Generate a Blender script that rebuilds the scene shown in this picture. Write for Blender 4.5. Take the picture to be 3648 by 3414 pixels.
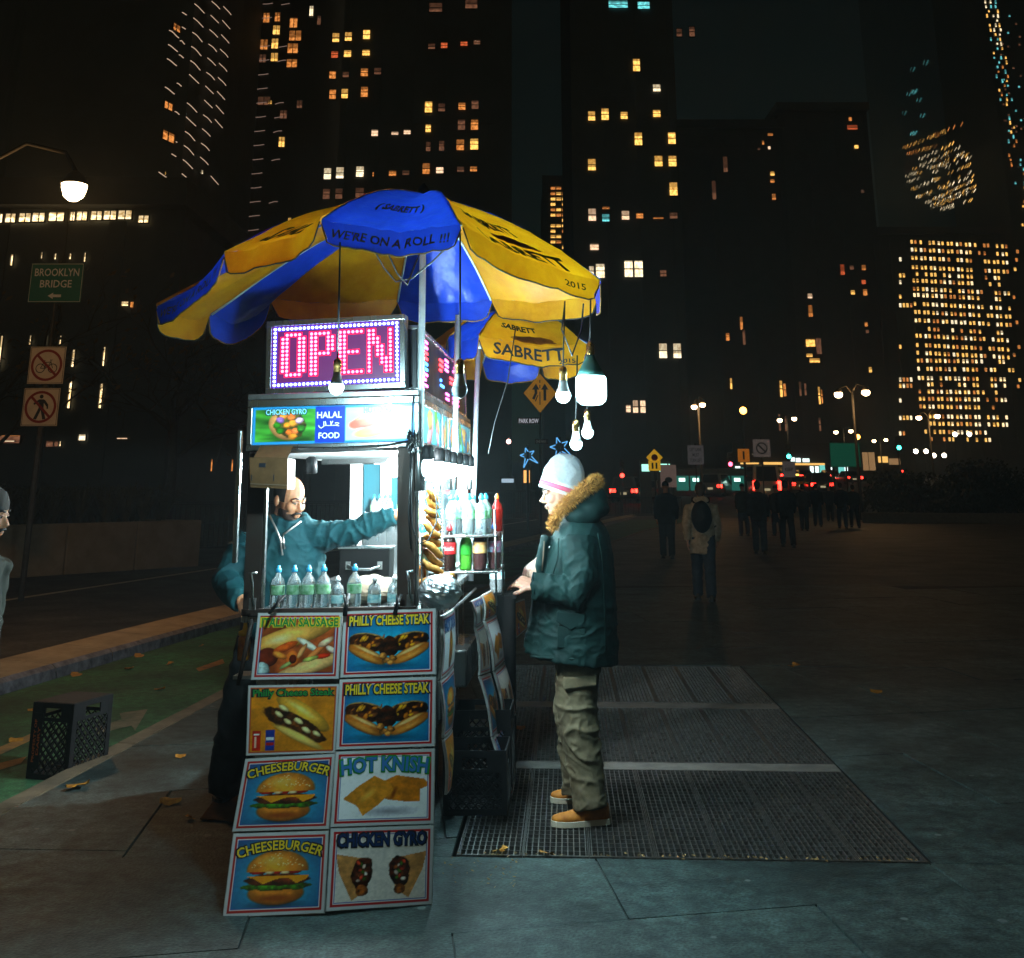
import bpy, bmesh, math, random
import numpy as np
from mathutils import Vector, Matrix, noise as mnoise

# ------------------------------------------------------------------ scene, camera, world, sun
for _o in list(bpy.data.objects):
    bpy.data.objects.remove(_o, do_unlink=True)
SC = bpy.context.scene
COL = SC.collection
random.seed(7)
np.random.seed(7)

F_PX, PX, PY, CAM_H = 3900.0, 1824.0, 650.0, 1.65     # lens in photo pixels, principal point
TILT = math.atan(1081.0 / 3900.0)
SPX = 3648.0 / 1987.0

cam_data = bpy.data.cameras.new('camera')
cam_data.sensor_fit = 'HORIZONTAL'
cam_data.sensor_width = 36.0
cam_data.lens = 36.0 * F_PX / 3648.0
cam_data.shift_y = -(1707.0 - PY) / 3648.0
cam_data.clip_end = 3000.0
cam = bpy.data.objects.new('camera', cam_data)
cam.location = (0, 0, CAM_H)
cam.rotation_euler = (math.pi / 2 + TILT, 0, 0)
COL.objects.link(cam)
SC.camera = cam

SUN_EL, SUN_AZ = math.radians(28), math.radians(194)
world = bpy.data.worlds.new('World')
SC.world = world
world.use_nodes = True
_nt = world.node_tree
_sky = _nt.nodes.new('ShaderNodeTexSky')
_sky.sky_type = 'NISHITA'
_sky.sun_disc = False
_sky.sun_elevation = SUN_EL
_sky.sun_rotation = SUN_AZ
_mix = _nt.nodes.new('ShaderNodeMix')
_mix.data_type = 'RGBA'
_mix.inputs[0].default_value = 1.0
_mix.blend_type = 'MULTIPLY'
_mix.inputs[7].default_value = (0.46, 0.86, 0.60, 1)      # night haze over the city takes the blue down
_nt.links.new(_sky.outputs[0], _mix.inputs[6])
_bg = _nt.nodes['Background']
_bg.inputs[1].default_value = 0.0017
_nt.links.new(_mix.outputs[2], _bg.inputs[0])

sun_data = bpy.data.lights.new('night_sky_glow', 'SUN')
sun_data.energy = 0.06
sun_data.angle = math.radians(40)
sun_data.color = (1.0, 0.74, 0.42)
sun = bpy.data.objects.new('night_sky_glow', sun_data)
sun.rotation_euler = (math.pi / 2 - SUN_EL, 0, math.radians(-14))
sun.location = (0, -10, 20)
COL.objects.link(sun)

SC.view_settings.view_transform = 'Standard'
SC.view_settings.look = 'None'
SC.view_settings.exposure = 0.35
SC.view_settings.gamma = 1.0
SC.render.engine = 'CYCLES'
SC.cycles.use_denoising = True
SC.cycles.max_bounces = 6
SC.cycles.diffuse_bounces = 3
SC.cycles.glossy_bounces = 3
SC.cycles.transmission_bounces = 5
SC.cycles.transparent_max_bounces = 10
SC.cycles.caustics_reflective = False
SC.cycles.caustics_refractive = False
SC.cycles.sample_clamp_indirect = 4.0
SC.cycles.use_light_tree = True

# ------------------------------------------------------------------ picture <-> place
_ct, _st = math.cos(TILT), math.sin(TILT)
def ray(dx, dy):
    cx = (dx * SPX - PX) / F_PX
    cy = (PY - dy * SPX) / F_PX
    return cx, _ct - cy * _st, _st + cy * _ct
def at(dx, dy, Y):
    x, y, z = ray(dx, dy)
    k = Y / y
    return Vector((x * k, Y, CAM_H + z * k))
def gr(dx, dy, Z=0.0):
    x, y, z = ray(dx, dy)
    k = (Z - CAM_H) / z
    return Vector((x * k, y * k, Z))

# ------------------------------------------------------------------ helpers: meshes and objects
def rot_to(d):
    d = Vector(d).normalized()
    return d.to_track_quat('Z', 'Y').to_matrix()

class MB:
    """collects shapes into one mesh"""
    def __init__(s):
        s.v = []; s.f = []; s.m = []; s.cur = 0
    def slot(s, i):
        s.cur = i; return s
    def add(s, vs, fs, M=None):
        o = len(s.v)
        if M is not None:
            vs = [M @ Vector(p) for p in vs]
        s.v.extend([tuple(p) for p in vs])
        s.f.extend([tuple(i + o for i in f) for f in fs])
        s.m.extend([s.cur] * len(fs))
        return s
    def box(s, c, d, M=None, R=None):
        x, y, z = [q / 2 for q in d]
        vs = [Vector(p) for p in ((-x,-y,-z),(x,-y,-z),(x,y,-z),(-x,y,-z),(-x,-y,z),(x,-y,z),(x,y,z),(-x,y,z))]
        if R is not None: vs = [R @ p for p in vs]
        vs = [p + Vector(c) for p in vs]
        return s.add(vs, [(0,3,2,1),(4,5,6,7),(0,1,5,4),(1,2,6,5),(2,3,7,6),(3,0,4,7)], M)
    def bb(s, a, b, M=None):
        return s.box([(p + q) / 2 for p, q in zip(a, b)], [abs(q - p) for p, q in zip(a, b)], M)
    def quad(s, a, b, c, d, M=None):
        return s.add([a, b, c, d], [(0, 1, 2, 3)], M)
    def bar(s, a, b, w, h=None, up=(0, 0, 1)):
        a, b = Vector(a), Vector(b); h = h or w
        d = (b - a).normalized(); u = Vector(up)
        if abs(d.dot(u)) > .98: u = Vector((1, 0, 0))
        sx = d.cross(u).normalized() * w / 2; sy = d.cross(sx).normalized() * h / 2
        vs = [p + i * sx + j * sy for p in (a, b) for i, j in ((-1,-1),(1,-1),(1,1),(-1,1))]
        return s.add(vs, [(0,1,2,3),(7,6,5,4),(0,4,5,1),(1,5,6,2),(2,6,7,3),(3,7,4,0)])
    def tube(s, pts, r, n=8, caps=True, close=False):
        pts = [Vector(p) for p in pts]; k = len(pts)
        rs = r if isinstance(r, (list, tuple)) else [r] * k
        o = len(s.v); pu = None
        for i, p in enumerate(pts):
            if close: d = pts[(i + 1) % k] - pts[i - 1]
            else: d = pts[min(i + 1, k - 1)] - pts[max(i - 1, 0)]
            if d.length < 1e-9: d = Vector((0, 0, 1))
            d.normalize()
            if pu is None:
                u = Vector((0, 0, 1)) if abs(d.z) < .9 else Vector((1, 0, 0))
            else: u = pu
            sx = d.cross(u)
            if sx.length < 1e-6: sx = d.orthogonal()
            sx.normalize(); sy = sx.cross(d).normalized(); pu = sy
            rr = rs[i]; ra, rb = rr if isinstance(rr, (list, tuple)) else (rr, rr)
            for j in range(n):
                a = 2 * math.pi * j / n
                q = p + sx * (ra * math.cos(a)) + sy * (rb * math.sin(a))
                s.v.append(tuple(q))
        m = k if close else k - 1
        for i in range(m):
            i2 = (i + 1) % k
            for j in range(n):
                j2 = (j + 1) % n
                s.f.append((o + i*n + j, o + i*n + j2, o + i2*n + j2, o + i2*n + j)); s.m.append(s.cur)
        if caps and not close:
            s.f.append(tuple(o + j for j in range(n))[::-1]); s.m.append(s.cur)
            s.f.append(tuple(o + (k-1)*n + j for j in range(n))); s.m.append(s.cur)
        return s
    def cyl(s, a, b, r0, r1=None, n=12):
        return s.tube([a, b], [r0, r0 if r1 is None else r1], n)
    def lathe(s, prof, n=16, M=None, c=(0, 0, 0)):
        o = len(s.v); vs = []; fs = []
        for r, z in prof:
            for j in range(n):
                a = 2 * math.pi * j / n
                vs.append((c[0] + r * math.cos(a), c[1] + r * math.sin(a), c[2] + z))
        k = len(prof)
        for i in range(k - 1):
            for j in range(n):
                j2 = (j + 1) % n
                fs.append((i*n + j, i*n + j2, (i+1)*n + j2, (i+1)*n + j))
        fs.append(tuple(range(n))[::-1]); fs.append(tuple((k-1)*n + j for j in range(n)))
        return s.add(vs, fs, M)
    def sph(s, c, r, n=12, m=8, M=None, R=None):
        rx, ry, rz = r if isinstance(r, (list, tuple)) else (r, r, r)
        vs = []; fs = []
        for i in range(m + 1):
            t = math.pi * i / m
            for j in range(n):
                a = 2 * math.pi * j / n
                p = Vector((rx * math.sin(t) * math.cos(a), ry * math.sin(t) * math.sin(a), rz * math.cos(t)))
                if R is not None: p = R @ p
                vs.append(p + Vector(c))
        for i in range(m):
            for j in range(n):
                j2 = (j + 1) % n
                fs.append((i*n + j, (i+1)*n + j, (i+1)*n + j2, i*n + j2))
        return s.add(vs, fs, M)
    def prism(s, poly, h0, h1, M=None):
        """poly in xy, extruded in z"""
        n = len(poly)
        vs = [(x, y, h0) for x, y in poly] + [(x, y, h1) for x, y in poly]
        fs = [tuple(range(n))[::-1], tuple(range(n, 2 * n))] + [(i, (i+1) % n, (i+1) % n + n, i + n) for i in range(n)]
        return s.add(vs, fs, M)
    def surf(s, fn, nu, nv, M=None):
        vs = [fn(i / nu, j / nv) for j in range(nv + 1) for i in range(nu + 1)]
        w = nu + 1
        fs = [(j*w + i, j*w + i + 1, (j+1)*w + i + 1, (j+1)*w + i) for j in range(nv) for i in range(nu)]
        return s.add(vs, fs, M)
    def mesh(s, name, smooth=False, fix=True):
        me = bpy.data.meshes.new(name)
        me.from_pydata(s.v, [], s.f)
        if any(s.m): me.polygons.foreach_set('material_index', s.m)
        if smooth: me.polygons.foreach_set('use_smooth', [True] * len(s.f))
        if fix:
            bm = bmesh.new(); bm.from_mesh(me)
            bmesh.ops.recalc_face_normals(bm, faces=bm.faces)
            bm.to_mesh(me); bm.free()
        me.update()
        return me
    def build(s, name, mats, parent=None, smooth=False, bevel=0, fix=True, M=None):
        me = s.mesh(name, smooth, fix)
        for m_ in (mats if isinstance(mats, (list, tuple)) else [mats]): me.materials.append(m_)
        o = obj(name, me, parent, M)
        if bevel:
            b = o.modifiers.new('bevel', 'BEVEL'); b.width = bevel; b.segments = 2; b.limit_method = 'ANGLE'
        return o

def obj(name, me, parent=None, M=None):
    o = bpy.data.objects.new(name, me)
    COL.objects.link(o)
    if parent is not None: o.parent = parent
    if M is not None: o.matrix_local = M
    return o
def tag(o, label, cat, group=None):
    o['label'] = label; o['category'] = cat
    if group: o['group'] = group
    return o
def thing(name, label, cat, loc=(0, 0, 0), rz=0, group=None, M=None):
    o = bpy.data.objects.new(name, None)
    o.empty_display_size = .1
    COL.objects.link(o)
    if M is not None: o.matrix_world = M
    else:
        o.location = loc; o.rotation_euler = (0, 0, rz)
    return tag(o, label, cat, group)
def lamp_light(parent, loc, watts, col, r):
    """the light a lamp gives, just outside its globe"""
    d = bpy.data.lights.new('lamp_light', 'POINT'); d.energy = watts; d.color = col; d.shadow_soft_size = r
    o = bpy.data.objects.new('lamp_light', d); COL.objects.link(o); o.parent = parent; o.location = loc
    return o
def struct(o, kind='structure'):
    o['kind'] = kind; return o
def dup(o, loc=None, rot=None, label=None, parent=None, scale=None):
    c = o.copy(); COL.objects.link(c)
    if parent is not None: c.parent = parent
    if loc is not None: c.location = loc
    if rot is not None: c.rotation_euler = rot
    if scale is not None: c.scale = scale
    if label: c['label'] = label
    for ch in o.children:
        cc = ch.copy(); COL.objects.link(cc); cc.parent = c
        for g in ch.children:
            gg = g.copy(); COL.objects.link(gg); gg.parent = cc
    return c

# ------------------------------------------------------------------ helpers: materials
def lin(c):
    return tuple((x / 12.92 if x <= .04045 else ((x + .055) / 1.055) ** 2.4) for x in c)
def hexc(h):
    return lin(tuple(int(h[i:i+2], 16) / 255 for i in (0, 2, 4)))
_MATS = {}
def mat(name, col=(.5, .5, .5), rough=.6, metal=0., var=.15, scale=8., bump=0., bscale=40., bdist=.002,
        col2=None, trans=0., ior=1.45, emit=None, estr=0., spec=.5, coat=0., stretch=None, detail=5., sheen=0., alpha=1., esample=False):
    if name in _MATS: return _MATS[name]
    m = bpy.data.materials.new(name); m.use_nodes = True
    nt = m.node_tree; N = nt.nodes; L = nt.links
    p = N['Principled BSDF']
    p.inputs['Roughness'].default_value = rough
    p.inputs['Metallic'].default_value = metal
    p.inputs['IOR'].default_value = ior
    p.inputs['Specular IOR Level'].default_value = spec
    p.inputs['Transmission Weight'].default_value = trans
    p.inputs['Coat Weight'].default_value = coat
    p.inputs['Alpha'].default_value = alpha
    if sheen: p.inputs['Sheen Weight'].default_value = sheen
    c1 = col; c2 = col2 or tuple(max(0, c * (1 - 2 * var)) for c in col)
    tc = N.new('ShaderNodeTexCoord')
    vec = tc.outputs['Object']
    if stretch:
        mp = N.new('ShaderNodeMapping'); mp.inputs['Scale'].default_value = stretch
        L.new(vec, mp.inputs['Vector']); vec = mp.outputs['Vector']
    if var or col2:
        nz = N.new('ShaderNodeTexNoise'); nz.inputs['Scale'].default_value = scale
        nz.inputs['Detail'].default_value = detail; nz.inputs['Roughness'].default_value = .65
        L.new(vec, nz.inputs['Vector'])
        rp = N.new('ShaderNodeValToRGB')
        rp.color_ramp.elements[0].position = .32; rp.color_ramp.elements[1].position = .68
        rp.color_ramp.elements[0].color = (*c2, 1); rp.color_ramp.elements[1].color = (*c1, 1)
        L.new(nz.outputs['Fac'], rp.inputs['Fac'])
        L.new(rp.outputs['Color'], p.inputs['Base Color'])
        rr = N.new('ShaderNodeMapRange')
        rr.inputs['To Min'].default_value = min(1, rough + .12); rr.inputs['To Max'].default_value = max(.02, rough - .10)
        L.new(nz.outputs['Fac'], rr.inputs['Value']); L.new(rr.outputs[0], p.inputs['Roughness'])
    else:
        p.inputs['Base Color'].default_value = (*col, 1)
    if bump:
        nb = N.new('ShaderNodeTexNoise'); nb.inputs['Scale'].default_value = bscale; nb.inputs['Detail'].default_value = 6 if bdist < .015 else 2
        L.new(vec, nb.inputs['Vector'])
        b = N.new('ShaderNodeBump'); b.inputs['Strength'].default_value = bump; b.inputs['Distance'].default_value = bdist
        L.new(nb.outputs['Fac'], b.inputs['Height']); L.new(b.outputs['Normal'], p.inputs['Normal'])
    if emit is not None:
        p.inputs['Emission Color'].default_value = (*emit, 1); p.inputs['Emission Strength'].default_value = estr
        if not esample: m.cycles.emission_sampling = 'NONE'
    _MATS[name] = m
    return m
def emat(name, col, strength, sample=True):
    if name in _MATS: return _MATS[name]
    m = bpy.data.materials.new(name); m.use_nodes = True
    nt = m.node_tree; nt.nodes.clear()
    e = nt.nodes.new('ShaderNodeEmission'); o = nt.nodes.new('ShaderNodeOutputMaterial')
    e.inputs[0].default_value = (*col, 1); e.inputs[1].default_value = strength
    nt.links.new(e.outputs[0], o.inputs[0])
    if not sample: m.cycles.emission_sampling = 'NONE'
    _MATS[name] = m
    return m
def cloth(name, col, col2, transl=.45, scale=6., rough=.5):
    """thin fabric that lets light through, seen from both sides"""
    if name in _MATS: return _MATS[name]
    m = mat(name, col, rough, var=.1, col2=col2, scale=scale, bump=.7, bscale=11, bdist=.02)
    nt = m.node_tree; p = nt.nodes['Principled BSDF']; out = nt.nodes['Material Output']
    t = nt.nodes.new('ShaderNodeBsdfTranslucent'); mx = nt.nodes.new('ShaderNodeMixShader')
    mx.inputs[0].default_value = transl
    src = p.inputs['Base Color'].links[0].from_socket
    nt.links.new(src, t.inputs['Color'])
    nt.links.new(p.outputs[0], mx.inputs[1]); nt.links.new(t.outputs[0], mx.inputs[2])
    nt.links.new(mx.outputs[0], out.inputs['Surface'])
    return m
def vcol_mat(name, rough=.35, estr=0., coat=0.):
    """flat print: colours stored on the sheet's own points"""
    if name in _MATS: return _MATS[name]
    m = bpy.data.materials.new(name); m.use_nodes = True
    nt = m.node_tree; p = nt.nodes['Principled BSDF']
    a = nt.nodes.new('ShaderNodeVertexColor'); a.layer_name = 'print'
    nt.links.new(a.outputs[0], p.inputs['Base Color'])
    p.inputs['Roughness'].default_value = rough
    p.inputs['Coat Weight'].default_value = coat
    if estr:
        nt.links.new(a.outputs[0], p.inputs['Emission Color']); p.inputs['Emission Strength'].default_value = estr; m.cycles.emission_sampling = 'NONE'
    _MATS[name] = m
    return m

# lettering as thin meshes
_TX = {}
def text_data(s, bold=.0, shear=0.):
    k = (s, bold, shear)
    if k in _TX: return _TX[k]
    cu = bpy.data.curves.new('t', 'FONT'); cu.body = s; cu.size = 1; cu.align_x = 'CENTER'; cu.align_y = 'CENTER'
    cu.offset = bold; cu.shear = shear; cu.resolution_u = 2
    o = bpy.data.objects.new('t', cu); COL.objects.link(o)
    dg = bpy.context.evaluated_depsgraph_get()
    me = bpy.data.meshes.new_from_object(o.evaluated_get(dg))
    vs = [tuple(v.co) for v in me.vertices]; fs = [tuple(p.vertices) for p in me.polygons]
    bpy.data.objects.remove(o); bpy.data.curves.remove(cu); bpy.data.meshes.remove(me)
    xs = [v[0] for v in vs]; ys = [v[1] for v in vs]
    cx, cy = (min(xs) + max(xs)) / 2, (min(ys) + max(ys)) / 2
    w, h = max(xs) - min(xs), max(ys) - min(ys)
    vs = [((x - cx) / w, (y - cy) / h) for x, y, z in vs]      # unit box, centred
    _TX[k] = (vs, fs)
    return _TX[k]
def text_to(mb, s, w, h, place, bold=.0, shear=0., warp=None):
    """place maps (x,y) in metres on the sheet to a point in space"""
    vs, fs = text_data(s, bold, shear)
    out = []
    for x, y in vs:
        X, Y = x * w, y * h
        if warp: X, Y = warp(X, Y, x, y)
        out.append(place(X, Y))
    mb.add(out, fs)
    return mb
# ================================================================== GROUND
def resample(pl, ys):
    out = []
    for y in ys:
        for (x0, y0), (x1, y1) in zip(pl[:-1], pl[1:]):
            if y0 <= y <= y1:
                t = (y - y0) / (y1 - y0); out.append((x0 + (x1 - x0) * t, y)); break
        else:
            out.append((pl[0][0], y) if y < pl[0][1] else (pl[-1][0] + (y - pl[-1][1]) * .35, y))
    return out
YS = [-2, 0, 2, 4, 5.5, 6.573, 8, 9, 10.08, 11, 12, 13, 14.2, 15.5, 17, 18.25, 19.5, 21, 23, 25, 27, 29, 32, 36, 40, 44, 48, 52, 56, 60, 65, 70]
K0 = resample([(-3.58, -2), (-2.756, 6.573), (-2.417, 10.08), (-1.65, 14.2), (-.5, 19.5), (1.6, 29), (5.0, 44), (8.6, 56), (14, 70)], YS)
M1 = resample([(-6.2, -2), (-4.374, 10.465), (-3.615, 14.855), (-2.4, 20.5), (-.15, 31), (2.6, 44), (5.2, 56), (8.4, 70)], YS)
RL = resample([(-11.6, -2), (-7.857, 18.25), (-6.466, 24.47), (.4, 56), (3.6, 70)], YS)
def offs(pl, d):
    out = []
    for i, (x, y) in enumerate(pl):
        a, b = pl[max(i-1, 0)], pl[min(i+1, len(pl)-1)]
        t = Vector((b[0]-a[0], b[1]-a[1])).normalized()
        out.append((x + t.y * d, y - t.x * d))
    return out
def strip(pa, pb, z):
    mb = MB(); n = len(pa)
    mb.add([(x, y, z) for x, y in pa] + [(x, y, z) for x, y in pb], [(i, i+1, n+i+1, n+i) for i in range(n-1)])
    return mb
def worn(m, speck=.5, gum=.0, gscale=3.0, gcol=(.15, .17, .16), sscale=75.):
    """grit, chewing-gum spots and broad stains over a plain material"""
    nt = m.node_tree; N = nt.nodes; L = nt.links; p = N['Principled BSDF']
    src = p.inputs['Base Color'].links[0].from_socket
    tc = N.new('ShaderNodeTexCoord'); gi = N.new('ShaderNodeNewGeometry')
    def noise(sc, det): n = N.new('ShaderNodeTexNoise'); n.inputs['Scale'].default_value = sc; n.inputs['Detail'].default_value = det; L.new(gi.outputs['Position'], n.inputs['Vector']); return n.outputs['Fac']
    def mul(col, fac, lo, hi, a0=.3, a1=.7):
        r = N.new('ShaderNodeMapRange'); r.inputs[1].default_value = a0; r.inputs[2].default_value = a1; r.inputs[3].default_value = lo; r.inputs[4].default_value = hi; L.new(fac, r.inputs[0])
        x = N.new('ShaderNodeMix'); x.data_type = 'RGBA'; x.blend_type = 'MULTIPLY'; x.inputs[0].default_value = 1.; L.new(col, x.inputs[6]); L.new(r.outputs[0], x.inputs[7]); return x.outputs[2]
    c = mul(src, noise(sscale, 2), 1 - speck, 1 + speck); c = mul(c, noise(1.1, 6), .45, 1.5); c = mul(c, noise(14, 8), .55, 1.45)
    if gum:
        v = N.new('ShaderNodeTexVoronoi'); v.inputs['Scale'].default_value = gscale; v.inputs['Randomness'].default_value = 1.; L.new(gi.outputs['Position'], v.inputs['Vector'])
        r = N.new('ShaderNodeMapRange'); r.inputs[1].default_value = gum; r.inputs[2].default_value = gum * .8; r.inputs[3].default_value = 0; r.inputs[4].default_value = .8; L.new(v.outputs['Distance'], r.inputs[0])
        x = N.new('ShaderNodeMix'); x.data_type = 'RGBA'; L.new(r.outputs[0], x.inputs[0]); L.new(c, x.inputs[6]); x.inputs[7].default_value = (*gcol, 1); c = x.outputs[2]
    L.new(c, p.inputs['Base Color'])
    return m
m_slab = [worn(mat('sidewalk_slab_%d' % i, c, .55, var=.18, scale=3.5, bump=.6, bscale=70, bdist=.006, col2=c2, detail=10), .55, .075, 3.4) for i, (c, c2) in enumerate(
    [((.044, .070, .065), (.016, .027, .025)), ((.035, .057, .054), (.013, .022, .021)), ((.050, .075, .070), (.020, .031, .029))])]
m_asph = mat('asphalt', (.055, .052, .05), .75, var=.2, scale=2.0, bump=.6, bscale=120, bdist=.006, col2=(.028, .027, .027), detail=10)
m_green = mat('bike_lane_paint', (.018, .125, .045), .75, var=.2, scale=1.6, bump=.5, bscale=110, bdist=.005, col2=(.03, .065, .03), detail=11)
m_kerb = mat('kerb_stone', (.44, .34, .22), .75, var=.2, scale=3., bump=.4, bscale=60, bdist=.004, col2=(.26, .20, .13), detail=9)
worn(m_asph, .5); worn(m_green, .45); worn(m_kerb, .35) if False else None
m_kface = mat('kerb_face', (.26, .24, .26), .8, var=.25, scale=9., bump=.6, bscale=30, bdist=.01, col2=(.07, .06, .07), detail=9)
m_line = mat('road_line_paint', (.55, .48, .36), .7, var=.2, scale=9., col2=(.30, .25, .18), detail=9)
m_yel = mat('yellow_line_paint', (.42, .20, .04), .7, var=.2, scale=7., col2=(.14, .10, .05), detail=10)
m_black = mat('pit_black', (.004, .004, .004), .9, var=0)

ZR = -.07
g = MB(); g.box((0, 300, -1.0 - .25), (1600, 1200, .5))
struct(g.build('ground', mat('dark_earth', (.03, .03, .028), .9)))
# asphalt: carriageway left of the divider and the wide crossing ahead
far = [(-60, y) for y in YS]
struct(strip(far, offs(M1, -.5), ZR).build('road', m_asph))
crossing = MB(); crossing.add([(-160, 60, ZR + .004), (300, 60, ZR + .004), (300, 420, ZR + 10.08), (-160, 420, ZR + 10.08)], [(0, 1, 2, 3)])
struct(crossing.build('road_crossing', m_asph))
struct(strip(M1, offs(K0, -.02), ZR + .001).build('bike_lane', m_green))
# divider between carriageway and bike lane, cast in lengths
Mo, Mi = offs(M1, -.52), M1
cut = [i for i in range(len(YS)) if YS[i] >= 4]
div = bpy.data.objects.new('road_divider', None); COL.objects.link(div); struct(div)
for k in range(cut[0], len(YS) - 1):
    mb = MB()
    a, b, c, d = Mi[k], Mi[k+1], Mo[k+1], Mo[k]
    e = .006
    t = (Vector(b) - Vector(a)).normalized() * e
    a = (a[0]+t.x, a[1]+t.y); d = (d[0]+t.x, d[1]+t.y); b = (b[0]-t.x, b[1]-t.y); c = (c[0]-t.x, c[1]-t.y)
    h = .085
    mb.add([(a[0],a[1],ZR-.1),(b[0],b[1],ZR-.1),(c[0],c[1],ZR-.1),(d[0],d[1],ZR-.1)] +
           [(a[0],a[1],h-.03),(b[0],b[1],h-.03),(c[0],c[1],h),(d[0],d[1],h)], [(4,5,6,7),(2,3,7,6),(1,2,6,5),(3,0,4,7)])
    # rounded nose of the kerb towards the bike lane
    n = Vector((b[1]-a[1], -(b[0]-a[0]), 0)).normalized()
    ia = Vector((a[0],a[1],h-.03)); ib = Vector((b[0],b[1],h-.03))
    mb.slot(1).add([ia, ib, ib + n*.05 + Vector((0,0,-.035)), ia + n*.05 + Vector((0,0,-.035)), ib + n*.07 + Vector((0,0,-.16)), ia + n*.07 + Vector((0,0,-.16))],
                   [(0,3,2,1),(3,5,4,2)])
    mb.build('kerb_length', [m_kerb, m_kface], div)
# edge stones between sidewalk and bike lane
edge = bpy.data.objects.new('sidewalk_kerb', None); COL.objects.link(edge); struct(edge)
Ko, Ki = K0, offs(K0, .12)
m_edge = mat('edge_stone', (.17, .125, .075), .8, var=.3, scale=4., bump=.4, bscale=60, bdist=.004, col2=(.07, .055, .035), detail=10)
for k in range(2, len(YS) - 1):
    mb = MB(); a, b, c, d = Ko[k], Ko[k+1], Ki[k+1], Ki[k]
    z = .004 + .003 * random.random()
    mb.prism([(a[0], a[1] + .006), (d[0], d[1] + .006), (c[0], c[1] - .006), (b[0], b[1] - .006)], ZR - .1, z)
    mb.build('kerb_stone', m_edge, edge)
# painted markings
ln = strip(offs(RL, -.075), offs(RL, .075), ZR + .005); struct(ln.build('lane_line', m_line))
def ground_mark(name, pts, m, z=ZR + .006):
    mb = MB(); v = [gr(x, y, z) for x, y in pts]
    mb.add(v, [tuple(range(len(v)))]); return struct(mb.build(name, m))
ground_mark('lane_dash', [(-20, 1458), (60, 1424), (62, 1436), (-20, 1474)], m_yel)
ground_mark('lane_dash', [(380, 1297), (432, 1279), (436, 1287), (386, 1303)], m_yel)
ground_mark('lane_dash', [(-40, 1490), (52, 1468), (40, 1482), (-40, 1506)], m_yel)
ground_mark('lane_arrow', [(186, 1412), (236, 1396), (232, 1384), (287, 1376), (262, 1418), (255, 1408), (190, 1424)], mat('worn_arrow', (.22, .17, .11), .75, var=.3, scale=6, col2=(.06, .08, .045), detail=10))
for _y, _x0, _x1 in ((985, 1240, 1330), (999, 1160, 1262), (1001, 1320, 1420)):
    ground_mark('lane_line', [(_x0, _y), (_x1, _y - 6), (_x1, _y - 4), (_x0, _y + 2)], m_line)

# ---- sidewalk slabs, laid out one by one near the camera
def clip(poly, p, n):
    out = []; k = len(poly)
    for i in range(k):
        a, b = poly[i], poly[(i+1) % k]
        da = (a[0]-p[0])*n[0] + (a[1]-p[1])*n[1]; db = (b[0]-p[0])*n[0] + (b[1]-p[1])*n[1]
        if da >= 0: out.append(a)
        if (da >= 0) != (db >= 0):
            t = da / (da - db); out.append((a[0]+(b[0]-a[0])*t, a[1]+(b[1]-a[1])*t))
    return out
def area(p):
    return abs(sum(p[i][0]*p[(i+1) % len(p)][1] - p[(i+1) % len(p)][0]*p[i][1] for i in range(len(p)))) / 2
GA = math.radians(2.7)
gR = Vector((math.cos(GA), -math.sin(GA))); gF = Vector((math.sin(GA), math.cos(GA)))
GO = Vector((-.26, 5.73))                # front left corner of the gratings
GW, GL = 2.16, 5.62
def gpt(u, v): return GO + gR * u + gF * v
walk = bpy.data.objects.new('sidewalk', None); COL.objects.link(walk); struct(walk)
q0 = Vector((-.23, 4.81)); e1 = Vector((math.sin(math.radians(78.7)), math.cos(math.radians(78.7)))); e2 = Vector((-.122, 1.164))
offsj = {}
NEARY = 19.0
for j in range(-6, 13):
    of = {-1: 0.0, 0: .47, 1: .02}.get(j, random.choice((.5, .0, .3, .7)))
    for i in range(-4, 10):
        g_ = .004
        o = q0 + e1 * (1.5 * (i + of)) + e2 * j
        P = [o, o + e1 * 1.5, o + e1 * 1.5 + e2, o + e2]
        c = sum(P, Vector((0, 0))) / 4
        P = [c + (p - c) * (1 - g_ / .65) for p in P]
        P = [(p.x, p.y) for p in P]
        # stay right of the kerb stones
        for (a, b) in zip(Ki[3:15], Ki[4:16]):
            if a[1] - .9 <= c.y <= b[1] + .9:
                t = Vector((b[0]-a[0], b[1]-a[1])).normalized()
                P = clip(P, (a[0] + .006 * t.y, a[1]), (t.y, -t.x)) if P else P
        if len(P) < 3: continue
        pieces = [P]
        a0, a1 = gpt(0, -.02), gpt(0, GL + .02)
        parts = []
        parts.append(clip(P, a0, (-gF.x, -gF.y)))
        mid = clip(P, a0, (gF.x, gF.y))
        back = clip(mid, a1, (gF.x, gF.y)) if mid else []
        mid = clip(mid, a1, (-gF.x, -gF.y)) if mid else []
        parts.append(back)
        if mid:
            parts.append(clip(mid, gpt(GW + .02, 0), (gR.x, gR.y)))
            parts.append(clip(mid, gpt(-.02, 0), (-gR.x, -gR.y)))
        for q in parts:
            if len(q) >= 3 and area(q) > .01 and min(p[1] for p in q) < NEARY:
                mb = MB(); z = random.uniform(-.0035, .0025)
                mb.prism(q, -.12, z)
                mb.build('paving_slab', m_slab[random.randrange(3)], walk)
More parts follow.
